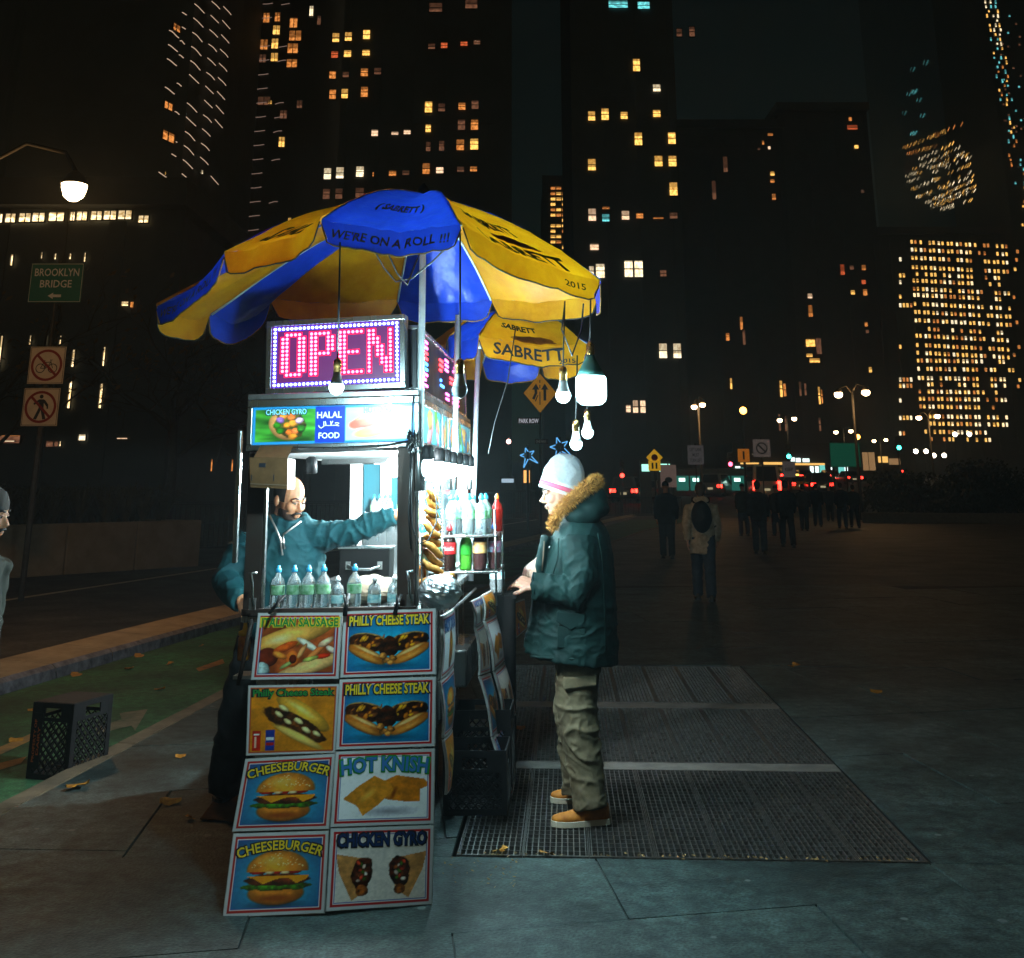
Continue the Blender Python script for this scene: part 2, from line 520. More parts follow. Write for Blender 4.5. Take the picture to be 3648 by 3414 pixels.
# mortar bed below the slabs and the plain paving beyond
bed = MB(); bed.add([(-3.4, -6, -.014), (9, -6, -.014), (9, 5.69, -.014), (-3.4, 5.69, -.014)], [(0, 1, 2, 3)])
bed.add([(-2.6, 5.69, -.014), (-.3, 5.69, -.014), (0.0, 11.5, -.014), (-2.2, 11.5, -.014)], [(0, 1, 2, 3)])
bed.add([(1.93, 5.69, -.014), (9, 5.69, -.014), (9, 11.5, -.014), (2.2, 11.5, -.014)], [(0, 1, 2, 3)])
bed.add([(-2.2, 11.4, -.015), (9, 11.4, -.015), (9, 20, -.015), (-.6, 20, -.015)], [(0, 1, 2, 3)])
struct(bed.build('joint_bed', mat('joint_sand', (.05, .05, .045), .9, scale=30)))
m_plaza = mat('plaza_paving', (.075, .066, .056), .62, var=.2, scale=.8, bump=.3, bscale=20, bdist=.005, col2=(.055, .05, .045), detail=10)
_nt = m_plaza.node_tree; _br = _nt.nodes.new('ShaderNodeTexBrick'); _tc = _nt.nodes.new('ShaderNodeTexCoord')
_mp = _nt.nodes.new('ShaderNodeMapping'); _mp.inputs['Rotation'].default_value = (0, 0, math.radians(-9)); _mp.inputs['Scale'].default_value = (.667, .85, 1)
_nt.links.new(_tc.outputs['Object'], _mp.inputs[0]); _nt.links.new(_mp.outputs[0], _br.inputs['Vector'])
_br.inputs['Scale'].default_value = 1.0; _br.inputs['Brick Width'].default_value = 1.0; _br.inputs['Row Height'].default_value = 1.0; _br.inputs['Mortar Size'].default_value = .008
_p = _nt.nodes['Principled BSDF']; _src = _p.inputs['Base Color'].links[0].from_socket
_mx = _nt.nodes.new('ShaderNodeMix'); _mx.data_type = 'RGBA'; _nt.links.new(_br.outputs['Fac'], _mx.inputs[0])
_nt.links.new(_src, _mx.inputs[6]); _mx.inputs[7].default_value = (.02, .02, .02, 1); _nt.links.new(_mx.outputs[2], _p.inputs['Base Color'])
pz = MB()
kk = [p for p in Ki if p[1] >= 17]
pz.add([(p[0], p[1], -.016) for p in kk] + [(120, p[1], -.016) for p in kk], [(i, i+len(kk), i+len(kk)+1, i+1) for i in range(len(kk)-1)])
pz.add([(8.8, -8, -.017), (120, -8, -.017), (120, 17.2, -.017), (8.8, 17.2, -.017)], [(0, 1, 2, 3)])
worn(m_plaza, .4)
struct(pz.build('plaza', m_plaza))

# ---- sidewalk gratings
m_steel = mat('grating_steel', (.36, .37, .36), .36, metal=.9, var=.2, scale=20, col2=(.14, .13, .12))
m_band = mat('grating_bearer', (.16, .15, .13), .6, metal=.0, var=.2, scale=9, bump=.4, bscale=40, col2=(.08, .075, .07))
rows = [(0.0, 1.63, 'nearest the camera'), (1.82, 3.55, 'in the middle of the three'), (3.77, 5.60, 'furthest from the camera')]
PWD = GW / 7
def grate_mesh(L):
    mb = MB()
    nb = 11
    for i in range(nb):
        x = PWD * (i + .5) / nb
        mb.bb((x - .0028, .01, -.045), (x + .0028, L - .01, -.002 if i not in (0, nb-1) else 0.0))
    ny = int(L / .062)
    for j in range(ny):
        y = .03 + (L - .06) * j / (ny - 1)
        mb.bb((.008, y - .0028, -.028), (PWD - .008, y + .0028, -.0045))
    mb.bb((.002, .002, -.05), (PWD - .002, .010, -.001)); mb.bb((.002, L - .010, -.05), (PWD - .002, L - .002, -.001))
    mb.bb((.002, .011, -.05), (.006, L - .011, -.001)); mb.bb((PWD - .006, .011, -.05), (PWD - .002, L - .011, -.001))
    return mb
for v0, v1, where in rows:
    p = gpt(0, v0)
    t = thing('sidewalk_grating', 'row of steel sidewalk gratings, the row ' + where, 'grating', (p.x, p.y, .0), -GA, 'gratings set in the sidewalk')
    me = grate_mesh(v1 - v0).mesh('grating_panel'); me.materials.append(m_steel)
    for i in range(7):
        obj('panel', me, t, Matrix.Translation((i * PWD, 0, 0)))
for v0, v1 in ((1.635, 1.815), (3.555, 3.765)):
    mb = MB(); P = [gpt(0, v0), gpt(GW, v0), gpt(GW, v1), gpt(0, v1)]
    mb.prism([(q.x, q.y) for q in P], -.2, -.001); struct(mb.build('grating_bearer', m_band))
pit = MB(); P = [gpt(-.015, -.015), gpt(GW + .015, -.015), gpt(GW + .015, GL + .015), gpt(-.015, GL + .015)]
pv = [(q.x, q.y, -.95) for q in P] + [(q.x, q.y, -.005) for q in P]
pit.add(pv, [(0, 1, 2, 3), (0, 4, 5, 1), (1, 5, 6, 2), (2, 6, 7, 3), (3, 7, 4, 0)])
struct(pit.build('ventilation_pit', m_black, fix=False))
# ================================================================== BUILDINGS
def night_glass(name, c1, c2, strength):
    strength *= 1.9
    if name in _MATS: return _MATS[name]
    m = bpy.data.materials.new(name); m.use_nodes = True
    nt = m.node_tree; N = nt.nodes; L = nt.links; N.clear()
    out = N.new('ShaderNodeOutputMaterial'); e = N.new('ShaderNodeEmission')
    tc = N.new('ShaderNodeTexCoord'); oi = N.new('ShaderNodeObjectInfo')
    ad = N.new('ShaderNodeVectorMath'); ad.operation = 'MULTIPLY_ADD'
    rv = N.new('ShaderNodeCombineXYZ'); L.new(oi.outputs['Random'], rv.inputs[0]); L.new(oi.outputs['Random'], rv.inputs[2])
    L.new(rv.outputs[0], ad.inputs[0]); ad.inputs[1].default_value = (90, 0, 70); L.new(tc.outputs['Object'], ad.inputs[2])
    nz = N.new('ShaderNodeTexNoise'); nz.inputs['Scale'].default_value = 3.2; nz.inputs['Detail'].default_value = 3
    L.new(ad.outputs[0], nz.inputs['Vector'])
    rp = N.new('ShaderNodeValToRGB'); rp.color_ramp.elements[0].color = (*c2, 1); rp.color_ramp.elements[1].color = (*c1, 1)
    rp.color_ramp.elements[0].position = .36; rp.color_ramp.elements[1].position = .6
    L.new(nz.outputs['Fac'], rp.inputs['Fac']); L.new(rp.outputs[0], e.inputs[0])
    # a blind drawn part of the way down each window
    sx = N.new('ShaderNodeSeparateXYZ'); L.new(tc.outputs['Object'], sx.inputs[0])
    bl = N.new('ShaderNodeMath'); bl.operation = 'MULTIPLY_ADD'; L.new(oi.outputs['Random'], bl.inputs[0]); bl.inputs[1].default_value = .75; bl.inputs[2].default_value = -.25
    gt = N.new('ShaderNodeMath'); gt.operation = 'GREATER_THAN'; L.new(sx.outputs['Z'], gt.inputs[0]); L.new(bl.outputs[0], gt.inputs[1])
    st = N.new('ShaderNodeMapRange'); L.new(gt.outputs[0], st.inputs[0]); st.inputs['To Min'].default_value = strength; st.inputs['To Max'].default_value = strength * .35
    L.new(st.outputs[0], e.inputs[1]); L.new(e.outputs[0], out.inputs[0])
    m.cycles.emission_sampling = 'NONE'
    _MATS[name] = m
    return m
m_frame = mat('window_frame', (.012, .011, .010), .6, var=0)
m_stone = mat('tower_stone', (.052, .060, .060), .85, var=.2, scale=.35, col2=(.028, .033, .033), detail=8)
m_brick = mat('tower_brick', (.048, .046, .044), .85, var=.2, scale=.5, col2=(.026, .025, .024), detail=8)
m_glass = mat('tower_glass', (.02, .024, .026), .15, var=.1, scale=.2, spec=.6)
WG = {
 'y': night_glass('lit_yellow', (.95, .52, .12), (.55, .24, .04), 1.0),
 'o': night_glass('lit_orange', (.62, .22, .05), (.25, .07, .012), .8),
 'r': night_glass('lit_red', (.55, .09, .03), (.25, .05, .012), .7),
 'd': night_glass('lit_dim', (.12, .05, .025), (.05, .02, .012), .8),
 'w': night_glass('lit_white', (.95, .80, .52), (.60, .42, .22), 1.0),
 'p': night_glass('lit_pink', (.9, .60, .38), (.6, .36, .2), .8),
 'c': night_glass('lit_cyan', (.12, .55, .55), (.05, .2, .22), .9),
 'g': night_glass('lit_cream', (1.0, .74, .40), (.5, .3, .1), 1.3),
}
def win_mesh(kind, bars='h'):
    k = 'window_' + kind + bars
    if k in bpy.data.meshes: return bpy.data.meshes[k]
    mb = MB()                                    # unit window in xz, facing -y
    mb.slot(0)
    for a, b in (((-.56, -.3, -.56), (-.5, .1, .56)), ((.5, -.3, -.56), (.56, .1, .56)), ((-.5, -.3, .5), (.5, .1, .56)), ((-.5, -.3, -.58), (.5, .1, -.5))):
        mb.bb(a, b)
    if 'h' in bars: mb.bb((-.5, -.12, -.03), (.5, .02, .03))
    if 'v' in bars: mb.bb((-.035, -.12, -.5), (.035, .02, -.032)); mb.bb((-.035, -.12, .032), (.035, .02, .5))
    mb.slot(1).add([(-.5, .03, -.5), (.5, .03, -.5), (.5, .03, .5), (-.5, .03, .5)], [(0, 1, 2, 3)])
    me = mb.mesh(k); me.materials.append(m_frame); me.materials.append(WG[kind])
    return me
def add_window(parent, dx, dy, w, h, kind, Y, bars='h', yaw=0):
    c = at(dx, dy, Y)
    k = Y / 2204.0 * 1.0
    zc = (Y * _ct + (c.z - CAM_H) * _st) / F_PX * SPX
    o = obj('window', win_mesh(kind, bars), parent)
    o.location = c - parent.location + Vector((0, -.18, 0))
    o.scale = (w * zc, .35, h * zc / (_ct + .0))
    o.rotation_euler = (0, 0, yaw)
    return o
def facade(root, x0, x1, Y, zt, depth, m, bay=3.2, floor=3.6, cornice=True):
    """body with piers and floor bands standing proud of it; coordinates relative to root"""
    X0, X1 = x0 - root.location.x, x1 - root.location.x
    w = MB(); w.bb((X0, 0, 0), (X1, depth, zt)); w.build('wall', m, root)
    n = max(1, min(12, round((X1 - X0) / bay)))
    for i in range(n + 1):
        x = X0 + (X1 - X0) * i / n
        p = MB(); p.bb((x - .35, -.10, 0), (x + .35, -.003, zt)); p.build('pier', m, root)
    z = floor * 1.5
    while z < zt and z < 130:
        b = MB(); b.bb((X0, -.05, z - .25), (X1, -.004, z + .25)); z += floor * 4
        b.build('floor_band', m, root)
    if cornice:
        c = MB(); c.bb((X0 - .6, -.9, zt + .004), (X1 + .6, depth, zt + 1.2)); c.build('cornice', m, root)
def tower(name, label, x0d, x1d, ytop, Y, m, wins, depth=26, **kw):
    a, b = at(x0d, 943, Y), at(x1d, 943, Y)
    zt = at(994, ytop, Y).z if ytop is not None else 330
    r = thing(name, label, 'building', ((a.x + b.x) / 2, Y, -.07))
    facade(r, a.x, b.x, Y, zt, depth, m, **kw)
    for wv in wins:
        dx, dy, w, h, k = wv[:5]
        add_window(r, dx, dy, w, h, k, Y, wv[5] if len(wv) > 5 else 'h')
    return r
def cv(zx, zy, ox, oy, s):               # zoomed picture -> layout coordinates
    return ((ox + zx / s) / SPX, (oy + zy / s) / SPX)

# tower far left: a few windows
W = []
for zx, zy, w, h, k in ((500, 75, 22, 50, 'g'), (553, 70, 50, 55, 'y'), (640, 60, 30, 50, 'o'), (690, 50, 50, 52, 'y'), (880, 135, 60, 45, 'd'), (525, 355, 44, 50, 'o'),
                        (470, 535, 90, 52, 'd'), (490, 625, 46, 46, 'd'), (745, 605, 40, 50, 'r'), (835, 605, 46, 46, 'd'), (815, 792, 50, 62, 'w'), (565, 800, 70, 60, 'd'),
                        (425, 815, 70, 40, 'o'), (475, 715, 60, 42, 'd'), (600, 625, 60, 40, 'd'), (790, 975, 40, 50, 'd'), (715, 610, 30, 45, 'd'), (755, 675, 24, 26, 'd')):
    x, y = cv(zx, zy, 0, 0, 1.657); W.append((x, y, w / 1.657 / SPX, h / 1.657 / SPX, k, 'v'))
tower('office_tower', 'dark tower at far left with a few lit windows near its top', -40, 296, None, 92, m_stone, W)

# rippling apartment tower: a wing that comes forward and a front behind it
def glow_edges(root, pts, m, th):  # balcony edges drawn as thin glowing tubes
    for (a, b, wv) in pts:
        mb = MB(); n = 6; P = []
        for i in range(n + 1):
            t = i / n; p = a.lerp(b, t); p = p + Vector((0, -.08 * wv * math.sin(t * math.pi * 1.5), .06 * wv * math.sin(t * math.pi * 1.6 + a.x)))
            P.append(p - root.location)
        mb.tube(P, th, 5); mb.build('balcony_edge', m, root)
m_edge_glow = emat('slab_edge_glow', (.62, .42, .28), .8, False)  # emission on the edges stands for the light they reflect
m_edge_glow_dim = emat('slab_edge_glow_dim', (.40, .26, .20), .45, False)  # fainter reflected light, also put in as emission
YB = 118
r = thing('apartment_tower', 'tall apartment tower with rippling balcony edges and lit windows on its right face', 'building', (at(515, 943, YB).x, YB, -.07))
facade(r, at(430, 943, YB).x, at(632, 943, YB).x, YB, 330, 30, m_glass, bay=5)
W = []
for zx, zy, w, h, k in ((1575, 110, 36, 60, 'o'), (1640, 105, 30, 56, 'o'), (1634, 182, 40, 56, 'y'), (1625, 262, 38, 62, 'y'), (1560, 268, 44, 62, 'o'), (1622, 342, 40, 52, 'y'), (1552, 350, 40, 50, 'd'),
                        (1840, 70, 22, 62, 'w'), (1735, 140, 44, 60, 'o'), (1745, 215, 70, 62, 'o'), (1730, 290, 60, 60, 'o'), (1725, 378, 60, 50, 'o'), (1380, 243, 46, 30, 'o'), (1885, 125, 20, 56, 'd'),
                        (1355, 625, 40, 42, 'o'), (1360, 535, 40, 60, 'd'), (1440, 530, 70, 60, 'd'), (1560, 600, 70, 50, 'd'), (1596, 608, 20, 22, 'y'), (1665, 842, 34, 60, 'y'), (1425, 955, 18, 22, 'y'),
                        (1675, 680, 40, 50, 'd'), (1712, 1300, 18, 22, 'y'), (1410, 860, 60, 50, 'd'), (1345, 690, 40, 46, 'd'), (1770, 620, 30, 46, 'd')):
    x, y = cv(zx, zy, 0, 0, 1.657); W.append((x, y, w / 1.657 / SPX, h / 1.657 / SPX, k, 'v'))
for wv in W: add_window(r, *wv[:5], YB, 'v')
E1 = []
for i in range(19):
    zy = -50 + i * 83.5
    for (xa, xb, dy, p) in ((1345, 1400, 0, .75), (1415, 1485, -4, .9), (1530, 1600, -10, .8), (1650, 1700, -8, .7)):
        if random.random() < p:
            sh = -(zy) * .062
            x0, y0 = cv(xa + sh + 12, zy + dy + 4, 0, 0, 1.657); x1, y1 = cv(xb + sh + 12, zy + dy - 4, 0, 0, 1.657)
            E1.append((at(x0, y0, YB - .3), at(x1, y1, YB - .3), random.choice((0, .3, .6))))
glow_edges(r, E1, m_edge_glow_dim, .045)
r2 = thing('apartment_wing', 'forward wing of the rippling apartment tower with slanting balcony edges', 'building', (at(300, 943, 84).x, 84, -.07))
pa, pb = at(300, 943, 84), at(430, 943, 117)
mb = MB(); A = Vector((pa.x, pa.y, 0)) - r2.location; B = Vector((pb.x, pb.y, 0)) - r2.location
mb.add([(A.x, A.y, 0), (B.x, B.y, 0), (B.x - 30, B.y, 0), (A.x - 14, A.y, 0)] + [(A.x, A.y, 330), (B.x, B.y, 330), (B.x - 30, B.y, 330), (A.x - 14, A.y, 330)],
       [(0, 1, 5, 4), (1, 2, 6, 5), (2, 3, 7, 6), (3, 0, 4, 7), (4, 5, 6, 7)]); mb.build('wall', m_stone, r2)
def on_wing(dx, dy):
    x, y, z = ray(dx, dy)                         # meet the wing's plane
    n = Vector((pb.y - pa.y, -(pb.x - pa.x), 0)); k = n.dot(Vector((pa.x, pa.y, 0))) / (n.x * x + n.y * y)
    return Vector((x * k, y * k, CAM_H + z * k)) + Vector((.35, -.1, 0))
E2 = []
for i in range(17):
    zy = -190 + i * 83.5
    for (xa, xb, ya, yb, p) in ((985, 1040, 0, 38, .35), (1050, 1075, 60, 75, .5), (1118, 1175, 92, 145, .9), (1215, 1262, 160, 205, .9), (1285, 1330, 190, 240, .65)):
        if random.random() < p:
            sh = -(zy) * .075
            x0, y0 = cv(xa + sh, zy + ya + 40, 0, 0, 1.657); x1, y1 = cv(xb + sh, zy + yb + 40, 0, 0, 1.657)
            if y1 < 372: E2.append((on_wing(x0, y0), on_wing(x1, y1), random.choice((0, .4, .8))))
glow_edges(r2, E2, m_edge_glow, .036)
for zx, zy, w, h, k in ((1005, 175, 50, 50, 'o'), (955, 635, 56, 50, 'o'), (955, 815, 80, 62, 'o'), (935, 1030, 14, 22, 'y'), (1158, 1022, 18, 26, 'w')):
    x, y = cv(zx, zy, 0, 0, 1.657); P = on_wing(x, y)
    o = obj('window', win_mesh(k, 'v'), r2); sc = P.y / 2204 * .96
    o.location = P - r2.location + Vector((.2, -.2, 0)); o.scale = (w / 1.657 / SPX * sc, .35, h / 1.657 / SPX * sc * 1.05); o.rotation_euler = (0, 0, math.radians(70))
    o.scale.x *= 1.6

# middle building left of the parasol tip
W = []
for zx, zy, w, h, k in ((162, 228, 40, 56, 'y'), (236, 222, 40, 54, 'y'), (343, 210, 40, 58, 'y'), (155, 328, 40, 42, 'r'), (231, 323, 42, 42, 'y'), (340, 317, 44, 36, 'y'),
                        (143, 448, 38, 46, 'o'), (220, 446, 36, 34, 'd'), (330, 433, 42, 48, 'o'), (408, 426, 40, 40, 'd'), (143, 562, 38, 58, 'o'), (214, 558, 38, 58, 'y'), (330, 548, 40, 62, 'o'),
                        (391, 790, 38, 38, 'p'), (510, 792, 40, 18, 'p'), (582, 785, 40, 26, 'p'), (113, 1030, 42, 66, 'w'), (186, 1025, 44, 66, 'w'), (304, 1018, 44, 62, 'w'), (382, 1034, 7, 26, 'o'),
                        (496, 1028, 42, 30, 'o'), (574, 1024, 40, 26, 'd'), (106, 1150, 40, 60, 'd'), (180, 1148, 40, 60, 'd'), (302, 1142, 48, 56, 'd'),
                        (708, 637, 42, 66, 'y'), (785, 640, 40, 48, 'd'), (905, 633, 40, 44, 'o'), (982, 624, 40, 52, 'd'), (706, 763, 30, 46, 'y'), (902, 742, 42, 62, 'd'), (979, 742, 42, 62, 'o'),
                        (706, 870, 26, 56, 'd'), (785, 866, 30, 60, 'd'), (895, 860, 44, 64, 'o'), (977, 856, 46, 66, 'y'), (694, 1000, 42, 64, 'o'), (774, 1010, 42, 36, 'p'), (897, 1004, 40, 30, 'd'), (973, 1002, 40, 30, 'o'),
                        (726, 280, 40, 34, 'd'), (800, 274, 38, 36, 'r'), (917, 264, 40, 28, 'r'), (993, 256, 38, 28, 'd'), (750, 50, 76, 56, 'd'), (960, 30, 70, 56, 'd')):
    x, y = cv(zx, zy, 1100, 0, 1.657); W.append((x, y, w / 1.657 / SPX, h / 1.657 / SPX, k))
tower('stone_office_block', 'dark stone block above the parasol with warm windows in pairs', 636, 985, None, 96, m_stone, W)

# building right of the parasol
W = []
for zx, zy, w, h, k in ((1825, 32, 112, 46, 'c'), (1975, 38, 70, 46, 'c'), (1933, 390, 40, 76, 'y'), (1669, 690, 40, 56, 'y'), (1748, 680, 42, 70, 'y'), (1860, 687, 40, 44, 'y'), (1944, 825, 44, 76, 'y'),
                        (1670, 977, 44, 68, 'y'), (1672, 1272, 44, 72, 'p'), (1752, 1290, 42, 44, 'c'), (1753, 1232, 42, 14, 'o'), (1868, 1275, 44, 52, 'p'), (1952, 1278, 40, 32, 'o'), (1685, 1462, 50, 36, 'p')):
    x, y = cv(zx, zy, 1100, 0, 1.657); W.append((x, y, w / 1.657 / SPX, h / 1.657 / SPX, k))
for zx, zy, w, h, k in ((190, 435, 36, 36, 'w'), (190, 560, 36, 36, 'y'), (264, 680, 36, 58, 'y'), (199, 792, 38, 52, 'y'), (267, 792, 38, 52, 'y'), (272, 928, 38, 64, 'y'), (198, 1070, 50, 8, 'o'), (272, 1058, 38, 30, 'd'),
                        (53, 1318, 40, 78, 'w'), (102, 1318, 40, 78, 'w'), (222, 1340, 30, 30, 'd'), (221, 1718, 38, 68, 'w'), (290, 1718, 38, 68, 'w'), (362, 160, 26, 50, 'd'), (300, 165, 26, 40, 'd'), (536, 1650, 18, 36, 'o')):
    x, y = cv(zx, zy, 2200, 0, 1.373); W.append((x, y, w / 1.373 / SPX, h / 1.373 / SPX, k))
for zx, zy, w, h, k in ((1558, 590, 56, 90, 'w'), (1500, 590, 30, 60, 'w')):
    x, y = cv(zx, zy, 1300, 650, 1.86); W.append((x, y, w / 1.86 / SPX, h / 1.86 / SPX, k))
for zx, zy, w, h, k in ((907, 478, 30, 44, 'p'), (954, 464, 34, 78, 'p'), (1003, 464, 34, 78, 'p')):
    x, y = cv(zx, zy, 1750, 1200, 1.86); W.append((x, y, w / 1.86 / SPX, h / 1.86 / SPX, k))
tower('stone_tower', 'tall stone tower right of the parasol with scattered bright yellow windows', 1128, 1335, None, 94, m_stone, W)
# slim far tower between them
W = []
for j in range(12):
    for i, x in enumerate((1073, 1084, 1095, 1104)):
        if random.random() < .72: W.append((x, 366 + j * 10.4, 9, 6, random.choice('yyo'), ''))
tower('slim_far_tower', 'slim distant tower with close rows of orange windows beside the parasol', 1060, 1112, 340, 210, m_brick, W, bay=4, cornice=False)
# dim blocks along the street to the right
W = [(1494, 262, 10, 5, 'o', ''), (1480, 278, 4, 8, 'o', ''), (1492, 288, 5, 6, 'p', ''), (1498, 338, 8, 8, 'y', ''), (1498, 352, 8, 7, 'o', ''), (1501, 383, 7, 12, 'o', ''), (1472, 290, 5, 4, 'd', ''), (1407, 320, 8, 30, 'd', ''), (1385, 370, 7, 36, 'd', ''),
     (1438, 628, 5, 24, 'o', ''), (1443, 655, 5, 28, 'd', ''), (1418, 745, 4, 20, 'y', ''),
     (1515, 755, 5, 30, 'y'), (1522, 757, 5, 24, 'o'), (1552, 755, 4, 26, 'd'), (1562, 756, 4, 22, 'd'), (1589, 768, 4, 32, 'y'), (1594, 770, 3, 26, 'o'), (1512, 820, 4, 30, 'd'), (1524, 822, 4, 28, 'd'), (1590, 824, 4, 24, 'd')]
tower('ornate_stone_block', 'ornate dark stone block with thin upright lit windows behind the street lamps', 1345, 1560, 250, 150, m_brick, W, bay=5)
W = [(1649, 232, 6, 8, 'o', ''), (1653, 248, 20, 9, 'r', ''), (1661, 286, 8, 7, 'y', ''), (1673, 372, 6, 6, 'd', ''), (1634, 524, 8, 20, 'r', ''), (1652, 520, 8, 8, 'd', ''), (1675, 520, 8, 10, 'o', ''), (1675, 548, 8, 8, 'r', ''), (1678, 568, 8, 12, 'o', ''), (1654, 568, 8, 8, 'y', ''),
     (1571, 575, 9, 9, 'p', ''), (1572, 604, 8, 22, 'o', ''), (1572, 666, 18, 14, 'y', ''), (1580, 700, 20, 8, 'y', ''), (1588, 672, 10, 30, 'd', ''), (1680, 630, 6, 8, 'o', ''), (1682, 644, 6, 6, 'd', ''), (1688, 718, 6, 10, 'y', ''), (1570, 690, 12, 6, 'y', '')]
tower('brick_setback_block', 'brown brick block with a column of orange lit bays beyond the traffic', 1562, 1742, 215, 165, m_brick, W, bay=5)
# grid tower at right, windows in pairs
W = []; nrow = 0
rowsy = [470, 485, 501, 519, 532, 545, 561, 573, 590, 606, 622, 638, 652, 670, 685, 700, 716, 734, 746, 760, 774, 789, 808, 822, 838, 852]
for ri, y in enumerate(rowsy):
    full = .97 if ri % 7 != 4 else .62
    for c in range(11):
        lean = (y - 470) * .11 * .62
        x = 1768 + c * 17.6 + lean * .8
        if x > 1958: continue
        p = full * (1.0 if c < 7 else .62) * (.55 if (c < 1 and ri % 3) else 1)
        for s in (0, 7.2):
            if random.random() < p: W.append((x + s, y + c * .9 * (1 if y < 700 else .3), 4.6, 7.4, random.choice('yyygwo'), ''))
for ri, y in enumerate(rowsy):
    if random.random() < .45:
        for i in range(random.choice((1, 2, 4))): W.append((1746 + i * 7, y + 3, 4.5, 8, random.choice('yow'), ''))
    if random.random() < .5: W.append((1962 + random.random() * 16, y + 4, 5, 7, random.choice('yoo'), ''))
random.shuffle(W); W, REST = W[:298], W[298:]
ogt = tower('office_grid_tower', 'broad office tower at right edge with dense grid of small lit windows', 1738, 1990, 455, 185, m_brick, W, bay=3, depth=40)
mb = MB()
for dx, dy, w, h, k, _b in REST:
    c = at(dx, dy, 185) - ogt.location; z_ = (185 * _ct + (c.z + ogt.location.z - CAM_H) * _st) / F_PX * SPX; a_, b_ = w * z_ / 2, h * z_ / 2
    mb.slot(0).bb((c.x - a_ * 1.12, -.24, c.z - b_ * 1.12), (c.x + a_ * 1.12, -.19, c.z + b_ * 1.12)); mb.slot(1 + 'ygwo'.index(k)).add([(c.x - a_, -.25, c.z - b_), (c.x + a_, -.25, c.z - b_), (c.x + a_, -.25, c.z + b_), (c.x - a_, -.25, c.z + b_)], [(0, 1, 2, 3)])
_w = mb.build('more_windows', [m_frame] + [emat('rest_' + k, c, s, False) for k, c, s in (('y', (.95, .52, .12), 1.1), ('g', (1., .74, .4), 1.4), ('w', (.95, .8, .52), 1.2), ('o', (.62, .22, .05), .9))], ogt); _w['kind'] = 'stuff'
# glass towers upper right, storeys running down to the street
yg = 300
rg = thing('slanting_glass_tower', 'glass tower at upper right with slanting lines of small white lights', 'building', (at(1830, 943, yg).x, yg, -.07))
ga, gb = at(1752, 943, yg), at(1912, 943, yg - 105)
mb = MB(); A = Vector((ga.x, ga.y, 0)) - rg.location; B = Vector((gb.x, gb.y, 0)) - rg.location
mb.add([(A.x, A.y, 0), (B.x, B.y, 0), (B.x + 60, B.y, 0), (A.x + 60, A.y, 0)] + [(A.x, A.y, 420), (B.x, B.y, 420), (B.x + 60, B.y, 420), (A.x + 60, A.y, 420)],
       [(0, 1, 5, 4), (1, 2, 6, 5), (2, 3, 7, 6), (3, 0, 4, 7)]); mb.build('wall', m_glass, rg)
gn = Vector((gb.y - ga.y, -(gb.x - ga.x), 0))
def on_glass(dx, dy):
    x, y, z = ray(dx, dy); k = gn.dot(Vector((ga.x, ga.y, 0))) / (gn.x * x + gn.y * y)
    return Vector((x * k, y * k, CAM_H + z * k)) + Vector((-.4, -.4, 0))
cnt = 0
lines = [(1765, 318, 1860, 276, .5, 'wy'), (1756, 344, 1880, 296, .5, 'yw'), (1790, 380, 1894, 342, .6, 'yw'), (1810, 400, 1898, 362, .85, 'wy'), (1756, 186, 1800, 170, .25, 'c'), (1748, 290, 1880, 238, .6, 'yo'), (1752, 302, 1820, 283, .6, 'yo'), (1770, 330, 1868, 286, .55, 'yw'), (1784, 336, 1892, 298, .6, 'yw'), (1756, 356, 1890, 306, .45, 'w'), (1760, 372, 1892, 318, .65, 'yw'), (1770, 388, 1890, 334, .4, 'wy'),
         (1800, 393, 1896, 350, .85, 'wy'), (1800, 405, 1898, 370, .95, 'wy'), (1822, 408, 1900, 386, .6, 'wy'), (1750, 240, 1800, 222, .4, 'c'), (1752, 268, 1806, 246, .35, 'c'), (1760, 205, 1800, 188, .3, 'c'), (1770, 136, 1806, 118, .4, 'c'), (1750, 222, 1790, 208, .3, 'c')]
for x0, y0, x1, y1, p, ks in lines:
    n = int((x1 - x0) / 3.6)
    for i in range(n):
        if random.random() < p * .78 and cnt < 298:
            t = (i + random.uniform(-.2, .2)) / n
            P = on_glass(x0 + (x1 - x0) * t, y0 + (y1 - y0) * t)
            o = obj('window', win_mesh(random.choice(ks), ''), rg); s = P.y / 2204
            o.location = P - rg.location; o.scale = (4.6 * s, .3, random.uniform(2.5, 6) * s); o.rotation_euler = (0, 0, math.radians(-103)); o.scale.x = 2.9
            cnt += 1
W = []
for j in range(64):
    y = j * 9 - 4
    if y > 560: break
    for i in range(3):
        if random.random() < (.75 if y < 200 else .25): W.append((1912 + i * 9 + y * .16 + random.uniform(-3, 3), y, 3.6, random.uniform(4, 9), random.choice('wwcyc' if y < 120 else 'yoc'), ''))
for j in range(26): W.append((1940 + random.random() * 46, random.uniform(30, 260), 4, 4, random.choice('cdd'), ''))
tower('lattice_glass_tower', 'glass tower cut by the right edge with a bright column of lights', 2030, 2200, None, 190, m_glass, W, bay=4, depth=24)

